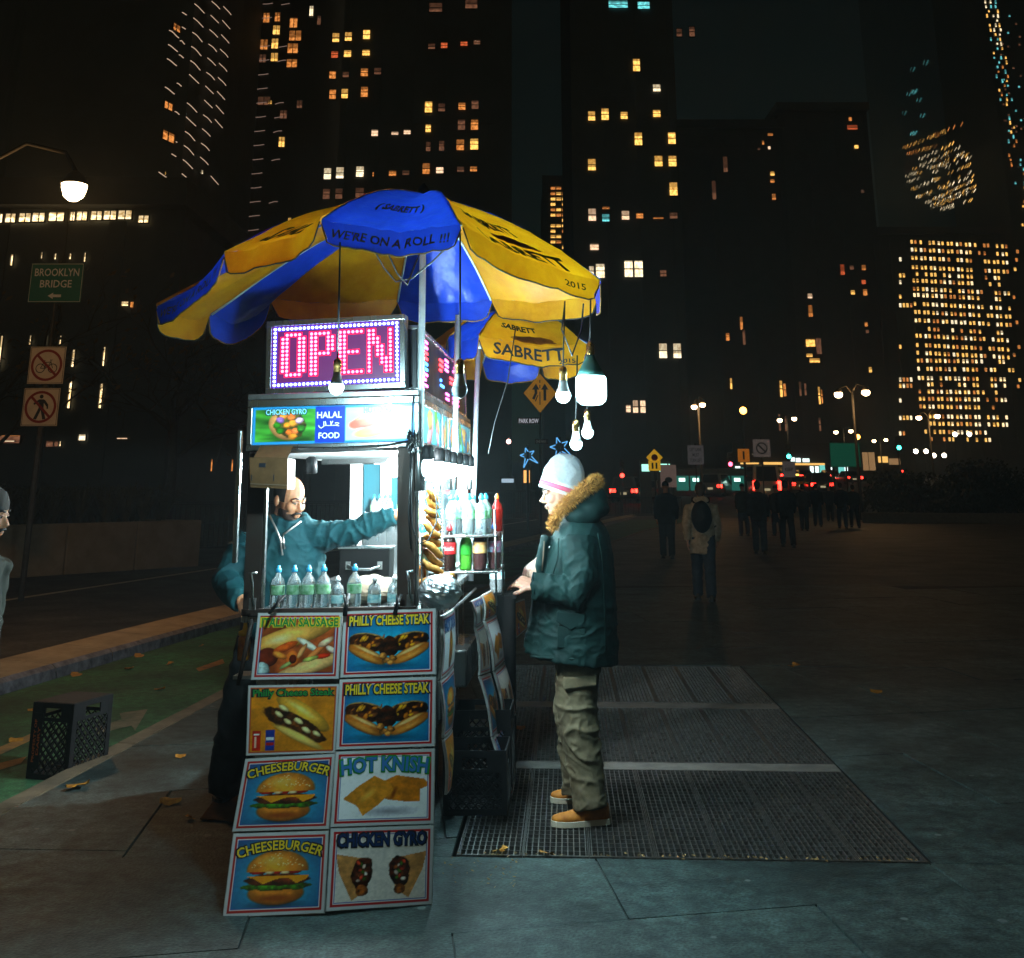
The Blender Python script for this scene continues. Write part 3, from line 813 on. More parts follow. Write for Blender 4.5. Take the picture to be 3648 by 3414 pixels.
# low building at left behind the trees with a lit band of clerestory windows
YL = 46
W = []
for zx, w in ((10, 40), (75, 62), (160, 70), (240, 74), (345, 92), (440, 30), (495, 62), (580, 66), (660, 74), (748, 80)):
    x, y = cv(zx, 1300 - (zx * .028), 0, 0, 1.657); W.append((x, y - 1, w / 1.657 / SPX, 17, 'g', 'v'))
x, y = cv(857, 1295, 0, 0, 1.657); W.append((x, y + 2, 20, 14, 'g', 'v'))
for zx, zy, w, h in ((15, 1095, 14, 170), (180, 1030, 9, 50), (262, 1030, 8, 50), (346, 1030, 10, 50), (416, 1130, 16, 90), (585, 1120, 12, 100), (397, 1330, 16, 140), (568, 1335, 16, 130), (700, 830, 40, 24), (738, 835, 20, 30),
                     (243, 565, 8, 36), (318, 570, 12, 32), (400, 570, 12, 32), (480, 575, 10, 50), (78, 590, 14, 60), (1177, 1718, 10, 60), (1290, 1718, 10, 58)):
    x, y = cv(zx, zy, 0, 550, 1.55); W.append((x, y, w / 1.55 / SPX, h / 1.55 / SPX, 'g' if zy < 1500 and zx < 720 else 'o', ''))
for zx, zy, w, h, k in ((60, 1575, 130, 40, 'd'), (300, 1600, 70, 30, 'd'), (330, 1600, 40, 24, 'g'), (465, 1565, 40, 30, 'w'), (685, 1570, 60, 6, 'p'), (80, 1555, 120, 6, 'o'), (50, 1585, 90, 5, 'w')):
    x, y = cv(zx, zy, 0, 550, 1.55); W.append((x, y, w / 1.55 / SPX, h / 1.55 / SPX, k, ''))
tower('low_pavilion', 'low dark building at left with a lit band of windows behind bare branches', -60, 300, 404, YL, m_stone, W, depth=18, bay=2.4)
tower('dark_annex', 'unlit dark block behind the cart between the left towers', 300, 640, 640, 75, m_brick, [], depth=20)
# ================================================================== PRINTED SHEETS
def vnoise(h, w, n, seed):
    r = np.random.RandomState(seed); out = np.zeros((h, w)); amp = 1.0; tot = 0
    for o in range(3):
        k = n * 2 ** o; gz = r.rand(k + 2, k + 2)
        yy = np.linspace(0, k, h); xx = np.linspace(0, k, w)
        yi = np.minimum(yy.astype(int), k); xi = np.minimum(xx.astype(int), k); fy = (yy - yi)[:, None]; fx = (xx - xi)[None, :]
        a = gz[yi][:, xi]; b = gz[yi][:, xi + 1]; c = gz[yi + 1][:, xi]; d = gz[yi + 1][:, xi + 1]
        out += amp * ((a * (1-fx) + b * fx) * (1-fy) + (c * (1-fx) + d * fx) * fy); tot += amp; amp *= .6
    return out / tot
class Sheet:
    """a printed picture, x to the right and y up, both 0..1"""
    def __init__(s, w=128, h=96, bg=(1, 1, 1)):
        s.w, s.h = w, h
        s.X, s.Y = np.meshgrid(np.linspace(0, 1, w), np.linspace(0, 1, h))
        s.c = np.zeros((h, w, 3)); s.c[:] = bg; s.k = 0; s.asp = w / h
    def blend(s, mask, col, tex=0., n=14, shade=None):
        s.k += 1
        col = np.array(col)[None, None, :] * np.ones_like(s.c)
        if tex:
            nz = vnoise(s.h, s.w, n, s.k * 7 + 3)[:, :, None]
            col = np.clip(col * (1 + tex * (nz - .5) * 2.4), 0, 1)
        if shade is not None: col = np.clip(col * shade[:, :, None], 0, 1)
        s.c = s.c * (1 - mask[:, :, None]) + col * mask[:, :, None]
        return s
    def rect(s, x0, y0, x1, y1, col, tex=0., n=14):
        return s.blend(((s.X >= x0) & (s.X <= x1) & (s.Y >= y0) & (s.Y <= y1)).astype(float), col, tex, n)
    def ell(s, cx, cy, rx, ry, col, rot=0., tex=0., n=14, soft=.06, rag=0., y0=None, y1=None):
        a = math.radians(rot); dx = (s.X - cx) * s.asp; dy = s.Y - cy
        u = (dx * math.cos(a) + dy * math.sin(a)) / (rx * s.asp); v = (-dx * math.sin(a) + dy * math.cos(a)) / ry
        d = np.sqrt(u * u + v * v)
        if rag: d = d + rag * (vnoise(s.h, s.w, 10, s.k + 91) - .5)
        m = np.clip((1 - d) / soft, 0, 1)
        dd = np.clip(d, 0, 1); sh = np.clip(1.10 - .48 * dd ** 2 + .22 * (v * .8 - u * .35), .25, 1.4)
        if y0 is not None: m = m * (s.Y >= y0)
        if y1 is not None: m = m * (s.Y <= y1)
        return s.blend(m, col, tex, n, sh if soft < .5 else None)
    def poly(s, pts, col, tex=0., n=14):
        ins = np.zeros_like(s.X, bool); k = len(pts)
        for i in range(k):
            (x0, y0), (x1, y1) = pts[i], pts[(i+1) % k]
            if y0 == y1: continue
            c = ((s.Y < y0) != (s.Y < y1)) & (s.X < (x1 - x0) * (s.Y - y0) / (y1 - y0) + x0)
            ins ^= c
        return s.blend(ins.astype(float), col, tex, n)
    def radial(s, c0, c1, cx=.5, cy=.4, r=.75):
        d = np.clip(np.sqrt((s.X - cx) ** 2 + (s.Y - cy) ** 2) / r, 0, 1)[:, :, None]
        s.c = np.array(c0) * (1 - d) + np.array(c1) * d; return s
    def border(s, cols):
        e = 0.
        for wd, c in cols:
            m = ((s.X < e + wd) | (s.X > 1 - e - wd) | (s.Y < (e + wd) * s.asp) | (s.Y > 1 - (e + wd) * s.asp)) & ~((s.X < e) | (s.X > 1 - e) | (s.Y < e * s.asp) | (s.Y > 1 - e * s.asp))
            s.blend(m.astype(float), c); e += wd
        return s
    def mesh(s, name, place):
        """place(sx, sy) with both 0..1 -> point"""
        key = name
        me = bpy.data.meshes.new(key)
        vs = [place(i / (s.w - 1), j / (s.h - 1)) for j in range(s.h) for i in range(s.w)]
        w = s.w
        fs = [(j*w+i, j*w+i+1, (j+1)*w+i+1, (j+1)*w+i) for j in range(s.h-1) for i in range(s.w-1)]
        me.from_pydata([tuple(v) for v in vs], [], fs)
        at_ = me.color_attributes.new('print', 'FLOAT_COLOR', 'POINT')
        c = np.clip(s.c, 0, 1); l = np.where(c <= .04045, c / 12.92, ((c + .055) / 1.055) ** 2.4)
        d = np.ones((s.h * s.w, 4)); d[:, :3] = l.reshape(-1, 3)
        at_.data.foreach_set('color', d.ravel())
        me.update(); return me
RED, BLU, WHT = (.72, .06, .08), (.10, .25, .62), (.93, .93, .92)
FRAME = [(.028, (.80, .80, .80)), (.022, RED), (.010, WHT), (.008, BLU)]
def pic_burger(s):
    s.ell(.5, .12, .36, .07, (.02, .25, .36), soft=.8)
    s.ell(.5, .26, .30, .15, (.88, .52, .16), tex=.15, soft=.1)
    s.ell(.5, .20, .27, .06, (.62, .30, .06), soft=.7)
    s.ell(.5, .34, .36, .055, (.22, .48, .10), tex=.7, n=26, rag=.6)
    s.ell(.5, .42, .345, .075, (.40, .17, .06), tex=.8, n=24, rag=.25)
    s.poly([(.17, .47), (.83, .47), (.80, .42), (.70, .37), (.62, .44), (.5, .43), (.36, .37), (.26, .44)], (.97, .60, .08), tex=.1)
    for x in (.30, .47, .66): s.ell(x, .52, .09, .035, (.66, .08, .06), tex=.4)
    s.ell(.42, .51, .05, .02, (.95, .80, .60)); s.ell(.58, .505, .05, .02, (.95, .80, .60))
    s.ell(.5, .54, .33, .25, (.93, .56, .16), tex=.12, y0=.52, soft=.08)
    s.ell(.44, .66, .20, .08, (1., .74, .34), soft=.9)
    r = np.random.RandomState(4)
    for i in range(46):
        a = r.rand() * 2 - 1; x = .5 + a * .27; y = .58 + r.rand() * .17 * (1 - a * a)
        s.ell(x, y, .009, .007, (1., .90, .66), soft=.5)
def pic_philly(s):
    s.ell(.5, .15, .42, .09, (.04, .30, .42), soft=.9)
    for sg, cx in ((-1, .29), (1, .71)):
        s.ell(cx, .52, .23, .14, (.80, .60, .34), rot=sg * 12, tex=.15)
        s.ell(cx + .01 * sg, .51, .215, .135, (.24, .12, .05), rot=sg * 12, tex=1.1, n=24, rag=.5)
        r = np.random.RandomState(11)
        for k in range(11):
            s.ell(cx + (r.rand() - .5) * .34, .53 + (r.rand() - .5) * .14, .02 + .03 * r.rand(), .012 + .02 * r.rand(), [(.93, .62, .12), (.80, .45, .10), (.50, .28, .12)][k % 3], rot=r.rand() * 90, tex=.5, n=24, rag=1.2)
        s.ell(cx + .03 * sg, .335, .25, .10, (.76, .44, .15), rot=sg * 27, tex=.2, soft=.15)
        s.ell(cx + .03 * sg, .30, .22, .05, (.90, .62, .28), rot=sg * 27, soft=.9)
        s.ell(cx + .02 * sg, .385, .19, .03, (.93, .76, .48), rot=sg * 27, soft=.6, rag=.4)
    s.ell(.5, .44, .10, .17, (.22, .11, .05), tex=1.1, n=26, rag=.7)
    for x, y in ((.47, .24), (.52, .20), (.44, .30), (.55, .27)): s.ell(x, y, .04, .045, (.70, .45, .20), tex=.8, n=24, rag=1.)
def pic_knish(s):
    s.ell(.55, .18, .34, .08, (.62, .62, .66), soft=.9)
    s.poly([(.44, .55), (.62, .66), (.90, .60), (.97, .52), (.86, .46), (.86, .30), (.72, .30), (.52, .34)], (.80, .48, .12), tex=.22)
    s.poly([(.10, .36), (.24, .52), (.40, .66), (.56, .56), (.60, .46), (.44, .26), (.30, .13), (.24, .26)], (.84, .54, .16), tex=.22)
    s.ell(.34, .40, .13, .06, (.97, .72, .30), rot=40, soft=.9)
    s.ell(.60, .42, .03, .12, (.50, .26, .05), rot=-24, soft=.8)
def pic_gyro(s):
    for sg, cx in ((-1, .26), (1, .74)):
        s.poly([(cx + sg * -.14, .60), (cx + sg * .20, .68), (cx + sg * .16, .44), (cx + sg * .03, .10), (cx - sg * .10, .22)], (.80, .56, .32), tex=.25)
        s.ell(cx - sg * .06, .44, .105, .20, (.30, .14, .07), rot=sg * 10, tex=.95, n=26, rag=.5)
        [s.ell(cx - sg * (.02 + .09 * ((k * 37) % 10) / 10), .34 + .022 * k, .022, .020, [(.86, .76, .70), (.25, .42, .14), (.70, .25, .15), (.48, .26, .12)][k % 4], rot=k * 31, tex=.5, rag=1.1) for k in range(11)]
        s.ell(cx - sg * .06, .22, .06, .07, (.62, .34, .12), tex=.8, n=24, rag=.7)
def pic_sausage(s):
    s.rect(0, 0, 1, .99, (.62, .30, .14), tex=.6, n=6)
    s.ell(.42, .64, .52, .16, (.95, .68, .32), rot=16, tex=.12); s.ell(.28, .60, .20, .08, (1., .84, .60), rot=14, soft=.9)
    s.ell(.66, .18, .48, .11, (.96, .74, .46), rot=18, tex=.12)
    s.ell(.16, .33, .13, .15, (.48, .18, .09), tex=.3)
    for i, (x, y, a, b, r_, c) in enumerate([(.36, .48, .16, .06, 20, (.95, .40, .12)), (.46, .30, .09, .12, 0, (.96, .46, .16)), (.62, .52, .15, .05, -30, (.90, .86, .76)), (.72, .40, .14, .05, 40, (.96, .52, .26)),
                            (.56, .42, .10, .04, 60, (.98, .66, .40)), (.84, .56, .10, .05, 30, (.98, .78, .62)), (.30, .36, .10, .05, -20, (.98, .55, .22)), (.80, .34, .10, .04, 10, (.86, .22, .10)), (.40, .22, .10, .03, 30, (.62, .68, .40)), (.66, .30, .10, .035, 15, (.72, .74, .36)), (.9, .44, .07, .04, -30, (.98, .85, .75))]):
        s.ell(x, y, a, b, c, rot=r_, tex=.25, rag=.4)
    s.ell(.46, .30, .045, .07, (.42, .14, .05), tex=.4)
    s.ell(.10, .16, .10, .10, (.70, .80, .78), tex=.5, rag=.6)
def pic_philly_yellow(s):
    s.rect(0, 0, 1, 1, (.84, .52, .10), tex=.2, n=4)
    s.ell(.62, .58, .36, .14, (.93, .68, .22), rot=-32, tex=.1); s.ell(.60, .64, .26, .05, (1., .84, .46), rot=-32, soft=.8)
    s.ell(.52, .42, .40, .15, (.34, .19, .07), rot=-26, tex=1., n=20, rag=.35)
    for x, y in ((.34, .58), (.46, .46), (.58, .46), (.66, .34), (.78, .28), (.40, .66)): s.ell(x, y, .06, .035, (.92, .84, .58), rot=-30, rag=.9)
    s.ell(.58, .24, .36, .07, (.95, .78, .40), rot=-26, soft=.3)
    s.rect(.06, .06, .15, .34, (.76, .14, .07), tex=.15); s.rect(.075, .28, .135, .30, (.95, .9, .85)); s.rect(.085, .10, .11, .26, (.93, .72, .62))
    s.rect(.21, .06, .31, .35, (.05, .22, .55), tex=.15); s.rect(.22, .20, .30, .25, (.85, .88, .9)); s.rect(.22, .13, .30, .17, (.7, .1, .1))
def pic_hotdog(s):
    s.rect(0, 0, 1, 1, (.93, .94, .95))
    s.ell(.5, .40, .14, .34, (.86, .60, .26), rot=0, tex=.15); s.ell(.5, .42, .07, .36, (.60, .16, .07), tex=.2); s.ell(.5, .42, .02, .30, (.95, .74, .15), rag=.5)
BLUEBG = ((.16, .78, .90), (.02, .26, .46))
def sheet(kind):
    s = Sheet()
    if kind == 'sausage': pic_sausage(s)
    elif kind == 'phillyy': pic_philly_yellow(s)
    elif kind == 'knish': s.c[:] = (.95, .95, .97); pic_knish(s)
    elif kind == 'gyro': s.c[:] = (.86, .82, .78); pic_gyro(s)
    elif kind == 'hotdog': pic_hotdog(s)
    else:
        s.radial(*BLUEBG); (pic_burger if kind == 'burger' else pic_philly)(s)
    s.c = np.clip((s.c - .5) * 1.12 + .5, 0, 1) * (.90 + .22 * vnoise(s.h, s.w, 40, 5)[:, :, None]); s.border(FRAME if kind != 'phillyy' else [(.02, (.80, .80, .80)), (.018, (.75, .30, .12))])
    return s
m_print = vcol_mat('laminated_print', .28, coat=.15)
m_board = mat('board_edge', (.52, .52, .50), .5, var=.2, scale=20, col2=(.25, .24, .22))
def ink(n, c, rough=.35): return mat('ink_' + n, c, rough, var=0)
ink_y, ink_g, ink_k = ink('yellow', hexc('f2cf2e')), ink('green', hexc('1f8a3c')), ink('black', (.012, .014, .02))
ink_b, ink_w, ink_n = ink('blue', hexc('3b78b8')), ink('white', (.85, .85, .85)), ink('navy', hexc('12305e'))
SHEETS = {}
def bil(C, s, t):
    """C = tl,tr,br,bl ; s right, t up"""
    bl, br, tl, tr = C[3], C[2], C[0], C[1]
    return (bl * (1-s) + br * s) * (1-t) + (tl * (1-s) + tr * s) * t
def poster(C, kind, lines, label, bow=0.):
    c0 = bil(C, .5, 0); base = Vector((c0.x, c0.y, c0.z))
    C = [p - base for p in C]
    nrm = (C[1] - C[0]).cross(C[3] - C[0]).normalized() * -1
    if nrm.y > 0 and abs(nrm.y) > .5: nrm = -nrm
    if abs(nrm.y) <= .5 and nrm.x < 0: nrm = -nrm
    wd = ((C[1] - C[0]).length + (C[2] - C[3]).length) / 2; ht = ((C[3] - C[0]).length + (C[2] - C[1]).length) / 2
    def pl(s, t, d=0.): return bil(C, s, t) + nrm * (d + bow * math.sin(math.pi * t) * 1.0 + bow * .6 * math.sin(math.pi * s))
    root = thing('menu_poster', label, 'poster', base, 0, 'menu posters on the cart')
    mb = MB(); n = 10
    fr = [pl(0, i / n, 0) for i in range(n + 1)]; fr2 = [pl(1, i / n, 0) for i in range(n + 1)]
    bk = [p - nrm * .012 for p in fr]; bk2 = [p - nrm * .012 for p in fr2]
    vs = fr + fr2 + bk + bk2; m1 = n + 1
    fs = [(i, m1 + i, m1 + i + 1, i + 1) for i in range(n)] + [(2*m1 + i, 3*m1 + i, 3*m1 + i + 1, 2*m1 + i + 1) for i in range(n)]
    fs += [(i, 2*m1 + i, 2*m1 + i + 1, i + 1) for i in range(n)] + [(m1 + i, 3*m1 + i, 3*m1 + i + 1, m1 + i + 1) for i in range(n)]
    fs += [(0, m1, 3*m1, 2*m1), (n, m1 + n, 3*m1 + n, 2*m1 + n)]
    mb.add(vs, fs); mb.build('board', m_board, root)
    if kind not in SHEETS: SHEETS[kind] = sheet(kind)
    me = SHEETS[kind].mesh('print', lambda s, t: pl(.008 + s * .984, .008 + t * .984, .0015)); me.materials.append(m_print)
    obj('print', me, root)
    for (txt, w, h, x, y, top, under, bold, arc) in lines:
        for lay, (ik, bd, dz) in enumerate(((under, bold + .055, .0025), (top, bold, .0035))):
            mb = MB()
            def place(X, Y, dz=dz): return pl(.5 + X, .5 + Y, dz)
            def warp(X, Y, ux, uy): return (X * (1 + .10 * uy * abs(arc) * 10), Y - arc * (2 * ux) ** 2) if arc else (X, Y)
            g = 1.0 + (.05 if lay == 0 else 0)
            text_to(mb, txt, w * g, h * (1.22 if lay == 0 else 1.0), lambda X, Y: place(X + x, Y + y), bd, 0, warp)
            mb.build('lettering' if lay else 'letter_outline', ik, root)
    return root
def zc5(x, y): return ((750 + x / 1.55) / SPX, (2100 + y / 1.55) / SPX)
def corners(pts, Ys): return [at(*zc5(*p), Y) for p, Y in zip(pts, Ys)]
PH = lambda: [('PHILLY CHEESE STEAK', .86, .15, 0, .345, ink_y, ink_k, .03, 0)]
FRONT = [
 ([(262,130),(728,128),(708,496),(222,502)], (5.235,5.215,5.18,5.20), 'sausage', [('ITALIAN SAUSAGE', .90, .135, .01, .355, ink_g, ink_y, .03, 0)], 'Italian sausage poster, top left of the eight front posters'),
 ([(735,122),(1245,105),(1245,470),(715,490)], (5.205,5.185,5.17,5.17), 'philly', PH(), 'Philly cheese steak poster with blue ground directly under the counter clips'),
 ([(208,530),(712,522),(690,905),(195,920)], (5.195,5.175,5.13,5.15), 'phillyy', [('Philly Cheese Steak', .88, .13, 0, .37, ink_g, ink_k, .025, 0)], 'mustard yellow Philly cheese steak poster with two soda cans'),
 ([(712,497),(1245,482),(1240,868),(690,888)], (5.165,5.165,5.15,5.12), 'philly', PH(), 'Philly cheese steak poster with blue ground in the second row'),
 ([(192,935),(690,907),(655,1325),(118,1340)], (5.145,5.12,5.06,5.08), 'burger', [('CHEESEBURGER', .90, .12, .01, .36, ink_y, ink_k, .02, .10)], 'bright cheeseburger poster in the third row'),
 ([(690,895),(1240,878),(1235,1295),(660,1315)], (5.115,5.145,5.13,5.06), 'knish', [('HOT KNISH', .86, .20, 0, .315, ink_b, ink_g, .03, .045)], 'white hot knish poster with two golden pastries'),
 ([(125,1348),(655,1332),(630,1790),(65,1815)], (5.075,5.055,4.99,4.97), 'burger', [('CHEESEBURGER', .88, .12, .01, .34, ink_y, ink_k, .02, .10)], 'dim cheeseburger poster standing on the pavement'),
 ([(662,1320),(1235,1302),(1225,1740),(635,1780)], (5.055,5.125,5.11,4.99), 'gyro', [('CHICKEN GYRO', .84, .17, 0, .345, ink_n, ink_k, .03, 0)], 'grey chicken gyro poster standing on the pavement'),
]
for pts, Ys, kind, lines, label in FRONT: poster(corners(pts, Ys), kind, lines, label)
# strips of posters hung along the right flank
def zc3(x, y): return ((1480 + x / 2.326) / SPX, (2150 + y / 2.326) / SPX)
def flank(near, far, Yn, Yf, kinds, texts, labels, bow):
    for i, k in enumerate(kinds):
        C = [at(*zc3(*near[i]), Yn), at(*zc3(*far[i]), Yf), at(*zc3(*far[i+1]), Yf), at(*zc3(*near[i+1]), Yn)]
        e = .01; C = [bil(C, s, t) for s, t in ((0, 1-e), (1, 1-e), (1, e), (0, e))]
        poster(C, k, texts[i], labels[i], bow)
HD = [('HOT DOG', .8, .2, 0, .33, ink_b, ink_n, .03, 0)]
flank([(222,105),(205,640),(236,1120),(262,1590)], [(318,45),(315,525),(305,1035),(292,1500)], 5.27, 5.62, ['hotdog','burger','phillyy'], [HD, [], []],
      ['narrow hot dog poster just round the front right corner', 'burger poster hung below the corner hot dog poster', 'yellowish poster hanging lowest at the front right corner'], .01)
flank([(463,-20),(500,200),(535,600),(640,1105),(775,1680)], [(548,-60),(560,150),(618,570),(700,1020),(822,1470)], 6.48, 6.86, ['hotdog','gyro','philly','hotdog'], [HD, [], [], HD],
      ['top poster of the slanting strip beside the bottles', 'second poster of the slanting strip beside the bottles', 'third poster of the slanting strip beside the bottles', 'lowest poster of the slanting strip, its corner on the grating'], .012)
flank([(556,-70),(575,140),(655,560),(745,1040)], [(632,-110),(665,90),(735,480),(830,930)], 6.92, 7.30, ['phillyy','knish','gyro'], [[], [], []],
      ['green and yellow poster behind the slanting strip, at its top', 'middle poster of the rear slanting strip', 'lowest poster of the rear slanting strip'], .012)
flank([(815,-10),(835,290)], [(905,-40),(925,210)], 7.5, 7.9, ['phillyy'], [[]], ["lone green poster hanging by the customer's hands"], .0)
# ================================================================== FOOD CART
YAW, ROLL = math.radians(3.6), math.radians(1.3)
MC = Matrix.Translation((-1.188, 5.30, .008)) @ Matrix.Rotation(-YAW, 4, 'Z') @ Matrix.Rotation(-ROLL, 4, 'Y')
def cw(u, v, z): return MC @ Vector((u, v, z))
CW_, CL_ = .78, 2.40
m_ss = mat('stainless', (.62, .64, .64), .26, metal=1., var=.12, scale=5, col2=(.42, .43, .43), bump=.08, bscale=9, bdist=.004, stretch=(1, 1, .12))
m_ssd = mat('worn_stainless', (.42, .42, .42), .38, metal=.9, var=.25, scale=7, col2=(.20, .19, .18), bump=.1, bscale=12)
m_brown = mat('dark_post', (.040, .022, .017), .5, metal=.0, spec=.25, var=.2, scale=9, col2=(.04, .03, .025))
m_white = mat('white_panel', (.80, .82, .82), .45, var=.06, scale=4)
m_dk = mat('dark_rubber', (.012, .012, .013), .55, var=.1)
m_blkpl = mat('black_plastic', (.010, .010, .011), .5, spec=.25, var=.2, scale=30, bump=.2, bscale=60)
cart = thing('food_cart', 'lit stainless street food cart with posters, glazed header and open serving sides', 'food cart', M=MC)
def cb(name, a, b, m, bevel=.004, parent=cart):
    mb = MB(); mb.bb(a, b); return mb.build(name, m, parent, bevel=bevel)
cb('body', (.03, .12, .42), (.75, 2.36, 1.03), m_ss, .008)
for v in (.55, 1.05, 1.55, 1.95):
    cb('panel_seam', (.7505, v - .006, .44), (.756, v + .006, 1.02), m_ssd, 0)
cb('chassis', (.08, .2, .33), (.70, 2.3, .418), m_dk)
mb = MB()
for k in range(2): pass
def wheel(u, v):
    mb = MB(); M = Matrix.Translation((u, v, .27)) @ Matrix.Rotation(math.pi/2, 4, 'Y')
    mb.lathe([(.15, -.06), (.24, -.055), (.27, -.03), (.27, .03), (.24, .055), (.15, .06)], 24, M)
    t = mb.build('wheel', m_dk, cart, smooth=True)
    h = MB(); h.lathe([(.02, -.05), (.14, -.045), (.148, .0), (.14, .045), (.02, .062)], 18, M); h.build('rim', m_ssd, t)
wheel(.13, 1.15); wheel(.65, 1.15)
cb('counter', (-.015, -.005, 1.045), (.80, 2.40, 1.075), m_ss, .006)
cb('front_apron', (-.01, -.02, 1.075), (.79, -.006, 1.105), m_brown, .003)
cb('counter_lip', (-.01, .0, 1.0755), (.79, .012, 1.095), m_ss, .002)
for (u, v, m) in ((.03, .03, m_brown), (.735, .03, m_brown), (.03, 2.36, m_white), (.745, 2.36, m_ss)):
    cb('post', (u - .04, v - .028, 1.076), (u + .04, v + .028, 1.815), m, .004)
cb('post_edge', (.072, .0, 1.10), (.084, .03, 1.80), m_ss, .002); cb('post_edge', (.777, .02, 1.10), (.789, .06, 1.80), m_ss, .002)
cb('outer_rail', (-.075, .02, 1.30), (-.055, .05, 1.90), m_ss, .004)
cb('ceiling', (-.0, .03, 1.786), (.77, 2.39, 1.80), m_white, 0)
cb('ceiling_rail', (.08, 1.1, 1.755), (.70, 1.13, 1.785), m_ss, .003)
cb('roof', (-.02, -.02, 2.035), (.80, 2.42, 2.062), m_ssd, .004)
# front header: frame of four rails, a picture in it
for nm, a, b in (('header_rail', (-.02, -.02, 2.0), (.80, .01, 2.034)), ('header_rail', (-.02, -.02, 1.80), (.80, .01, 1.826)), ('header_rail', (-.02, -.02, 1.8265), (.006, .01, 1.9995)), ('header_rail', (.776, -.02, 1.8265), (.80, .01, 1.9995))):
    cb(nm, a, b, m_ss, .004)
def header_sheet():
    s = Sheet(170, 40, (.12, .50, .74))
    s.rect(.012, .06, .385, .93, (.20, .50, .16), tex=.8, n=5)
    s.ell(.20, .48, .11, .36, (.85, .60, .34), rot=-30, tex=.15); s.ell(.235, .52, .10, .36, (.30, .30, .12), rot=-25, tex=.9, n=30, rag=.3)
    for i, (x, y, c) in enumerate([(.19, .75, (.92, .52, .16)), (.24, .72, (.90, .45, .20)), (.215, .50, (.93, .55, .14)), (.25, .55, (.95, .62, .20)), (.23, .32, (.90, .42, .14)), (.265, .34, (.95, .46, .22)), (.25, .20, (.82, .50, .14)), (.17, .64, (.58, .40, .70)), (.15, .50, (.20, .52, .12)), (.30, .40, (.16, .42, .12)), (.17, .36, (.15, .45, .10)), (.29, .62, (.85, .70, .82))]):
        s.ell(x, y, .026, .09, c, tex=.4, n=30, rag=.5)
    s.rect(.385, .02, .57, .98, (.07, .20, .62), tex=.06)
    s.rect(.575, .06, .985, .93, (.66, .86, .88), tex=.1, n=4)
    s.ell(.74, .28, .135, .17, (.93, .66, .42), rot=10, tex=.08, soft=.3); s.ell(.72, .30, .12, .12, (.95, .56, .36), rot=10, soft=.9)
    s.ell(.73, .60, .14, .20, (.90, .44, .32), rot=14, tex=.15, soft=.2); s.ell(.72, .70, .10, .06, (.96, .76, .55), rot=16, rag=.7, soft=.5); s.ell(.63, .46, .045, .14, (.86, .34, .24), soft=.5)
    return s
me = header_sheet().mesh('header_picture', lambda s, t: Vector((.0065 + s * .769, -.006, 1.827 + t * .172)))
m_hp = vcol_mat('backlit_print', .3, estr=.55)
me.materials.append(m_hp); hp = obj('header_picture', me, cart)
def hplace(x0, z0, d=.002): return lambda X, Y: Vector((x0 + X, -.006 - d, z0 + Y))
for txt, w, h, x, z, mm in (('HALAL', .118, .03, .372, 1.957, 'pale'), ('FOOD', .10, .028, .372, 1.862, 'pale'), ('CHICKEN GYRO', .195, .026, .165, 1.976, 'cyan'), ('HOT DOG', .125, .026, .60, 1.976, 'cyan')):
    if mm == 'cyan':
        mb = MB(); text_to(mb, txt, w * 1.04, h * 1.3, hplace(x, z, .001), .06); mb.build('letter_outline', ink_n, hp)
    mb = MB(); text_to(mb, txt, w, h, hplace(x, z), .015)
    mb.build('lettering', mat('ink_pale', hexc('e6efb0'), .4, var=0, emit=hexc('e6efb0'), estr=.4) if mm == 'pale' else mat('ink_cyan', hexc('8fdcf0'), .4, var=0, emit=hexc('8fdcf0'), estr=.4), hp)
# the Arabic word on the header, drawn stroke by stroke
ar = MB()
def stroke(pts, r=.0022):
    ar.tube([Vector((.372 + x * .05, -.0085, 1.91 + z * .022)) for x, z in pts], r, 6)
stroke([(.55, .35), (.75, .45), (.95, .3), (.8, .05), (.55, -.1), (.95, -.25)]); stroke([(.55, -.1), (.2, -.12), (.12, .8)]); stroke([(.35, .8), (.22, .3), (.12, -.12), (-.1, -.12)])
stroke([(-.1, -.12), (-.3, -.1), (-.38, .8)]); stroke([(-.3, -.1), (-.5, -.15), (-.52, .8)]); stroke([(-.52, .3), (-.52, -.3), (-.75, -.62), (-.98, -.3), (-1.0, .0)])
ar.build('lettering', mat('ink_pale', hexc('e6efb0'), .4), hp)
# right flank header: rails, uprights, picture panes
cb('side_rail', (.776, .012, 2.0), (.80, 2.41, 2.034), m_ss, .003); cb('side_rail', (.776, .012, 1.80), (.80, 2.41, 1.826), m_ss, .003)
for v in (.03, .86, 1.12, 1.66, 2.38):
    cb('side_upright', (.772, v - .02, 1.8265), (.805, v + .02, 1.9995), m_ss, .003)
def side_sheet(k):
    s = Sheet(60, 30, (.30, .72, .82)); r = np.random.RandomState(k)
    for i in range(9):
        s.ell(r.rand(), r.rand() * .8, .05 + r.rand() * .10, .2 + r.rand() * .4, [(.93, .72, .40), (.90, .45, .25), (.35, .62, .25), (.95, .90, .85), (.2, .55, .75), (.85, .55, .60)][r.randint(6)], rot=r.rand() * 60 - 30, tex=.3, rag=.3)
    return s
for k, (v0, v1) in enumerate(((.055, .835), (.885, 1.095), (1.145, 1.635), (1.685, 2.355))):
    me = side_sheet(k + 3).mesh('side_picture', lambda s, t: Vector((.792, v0 + s * (v1 - v0), 1.827 + t * .172))); me.materials.append(m_hp); obj('side_picture', me, cart)
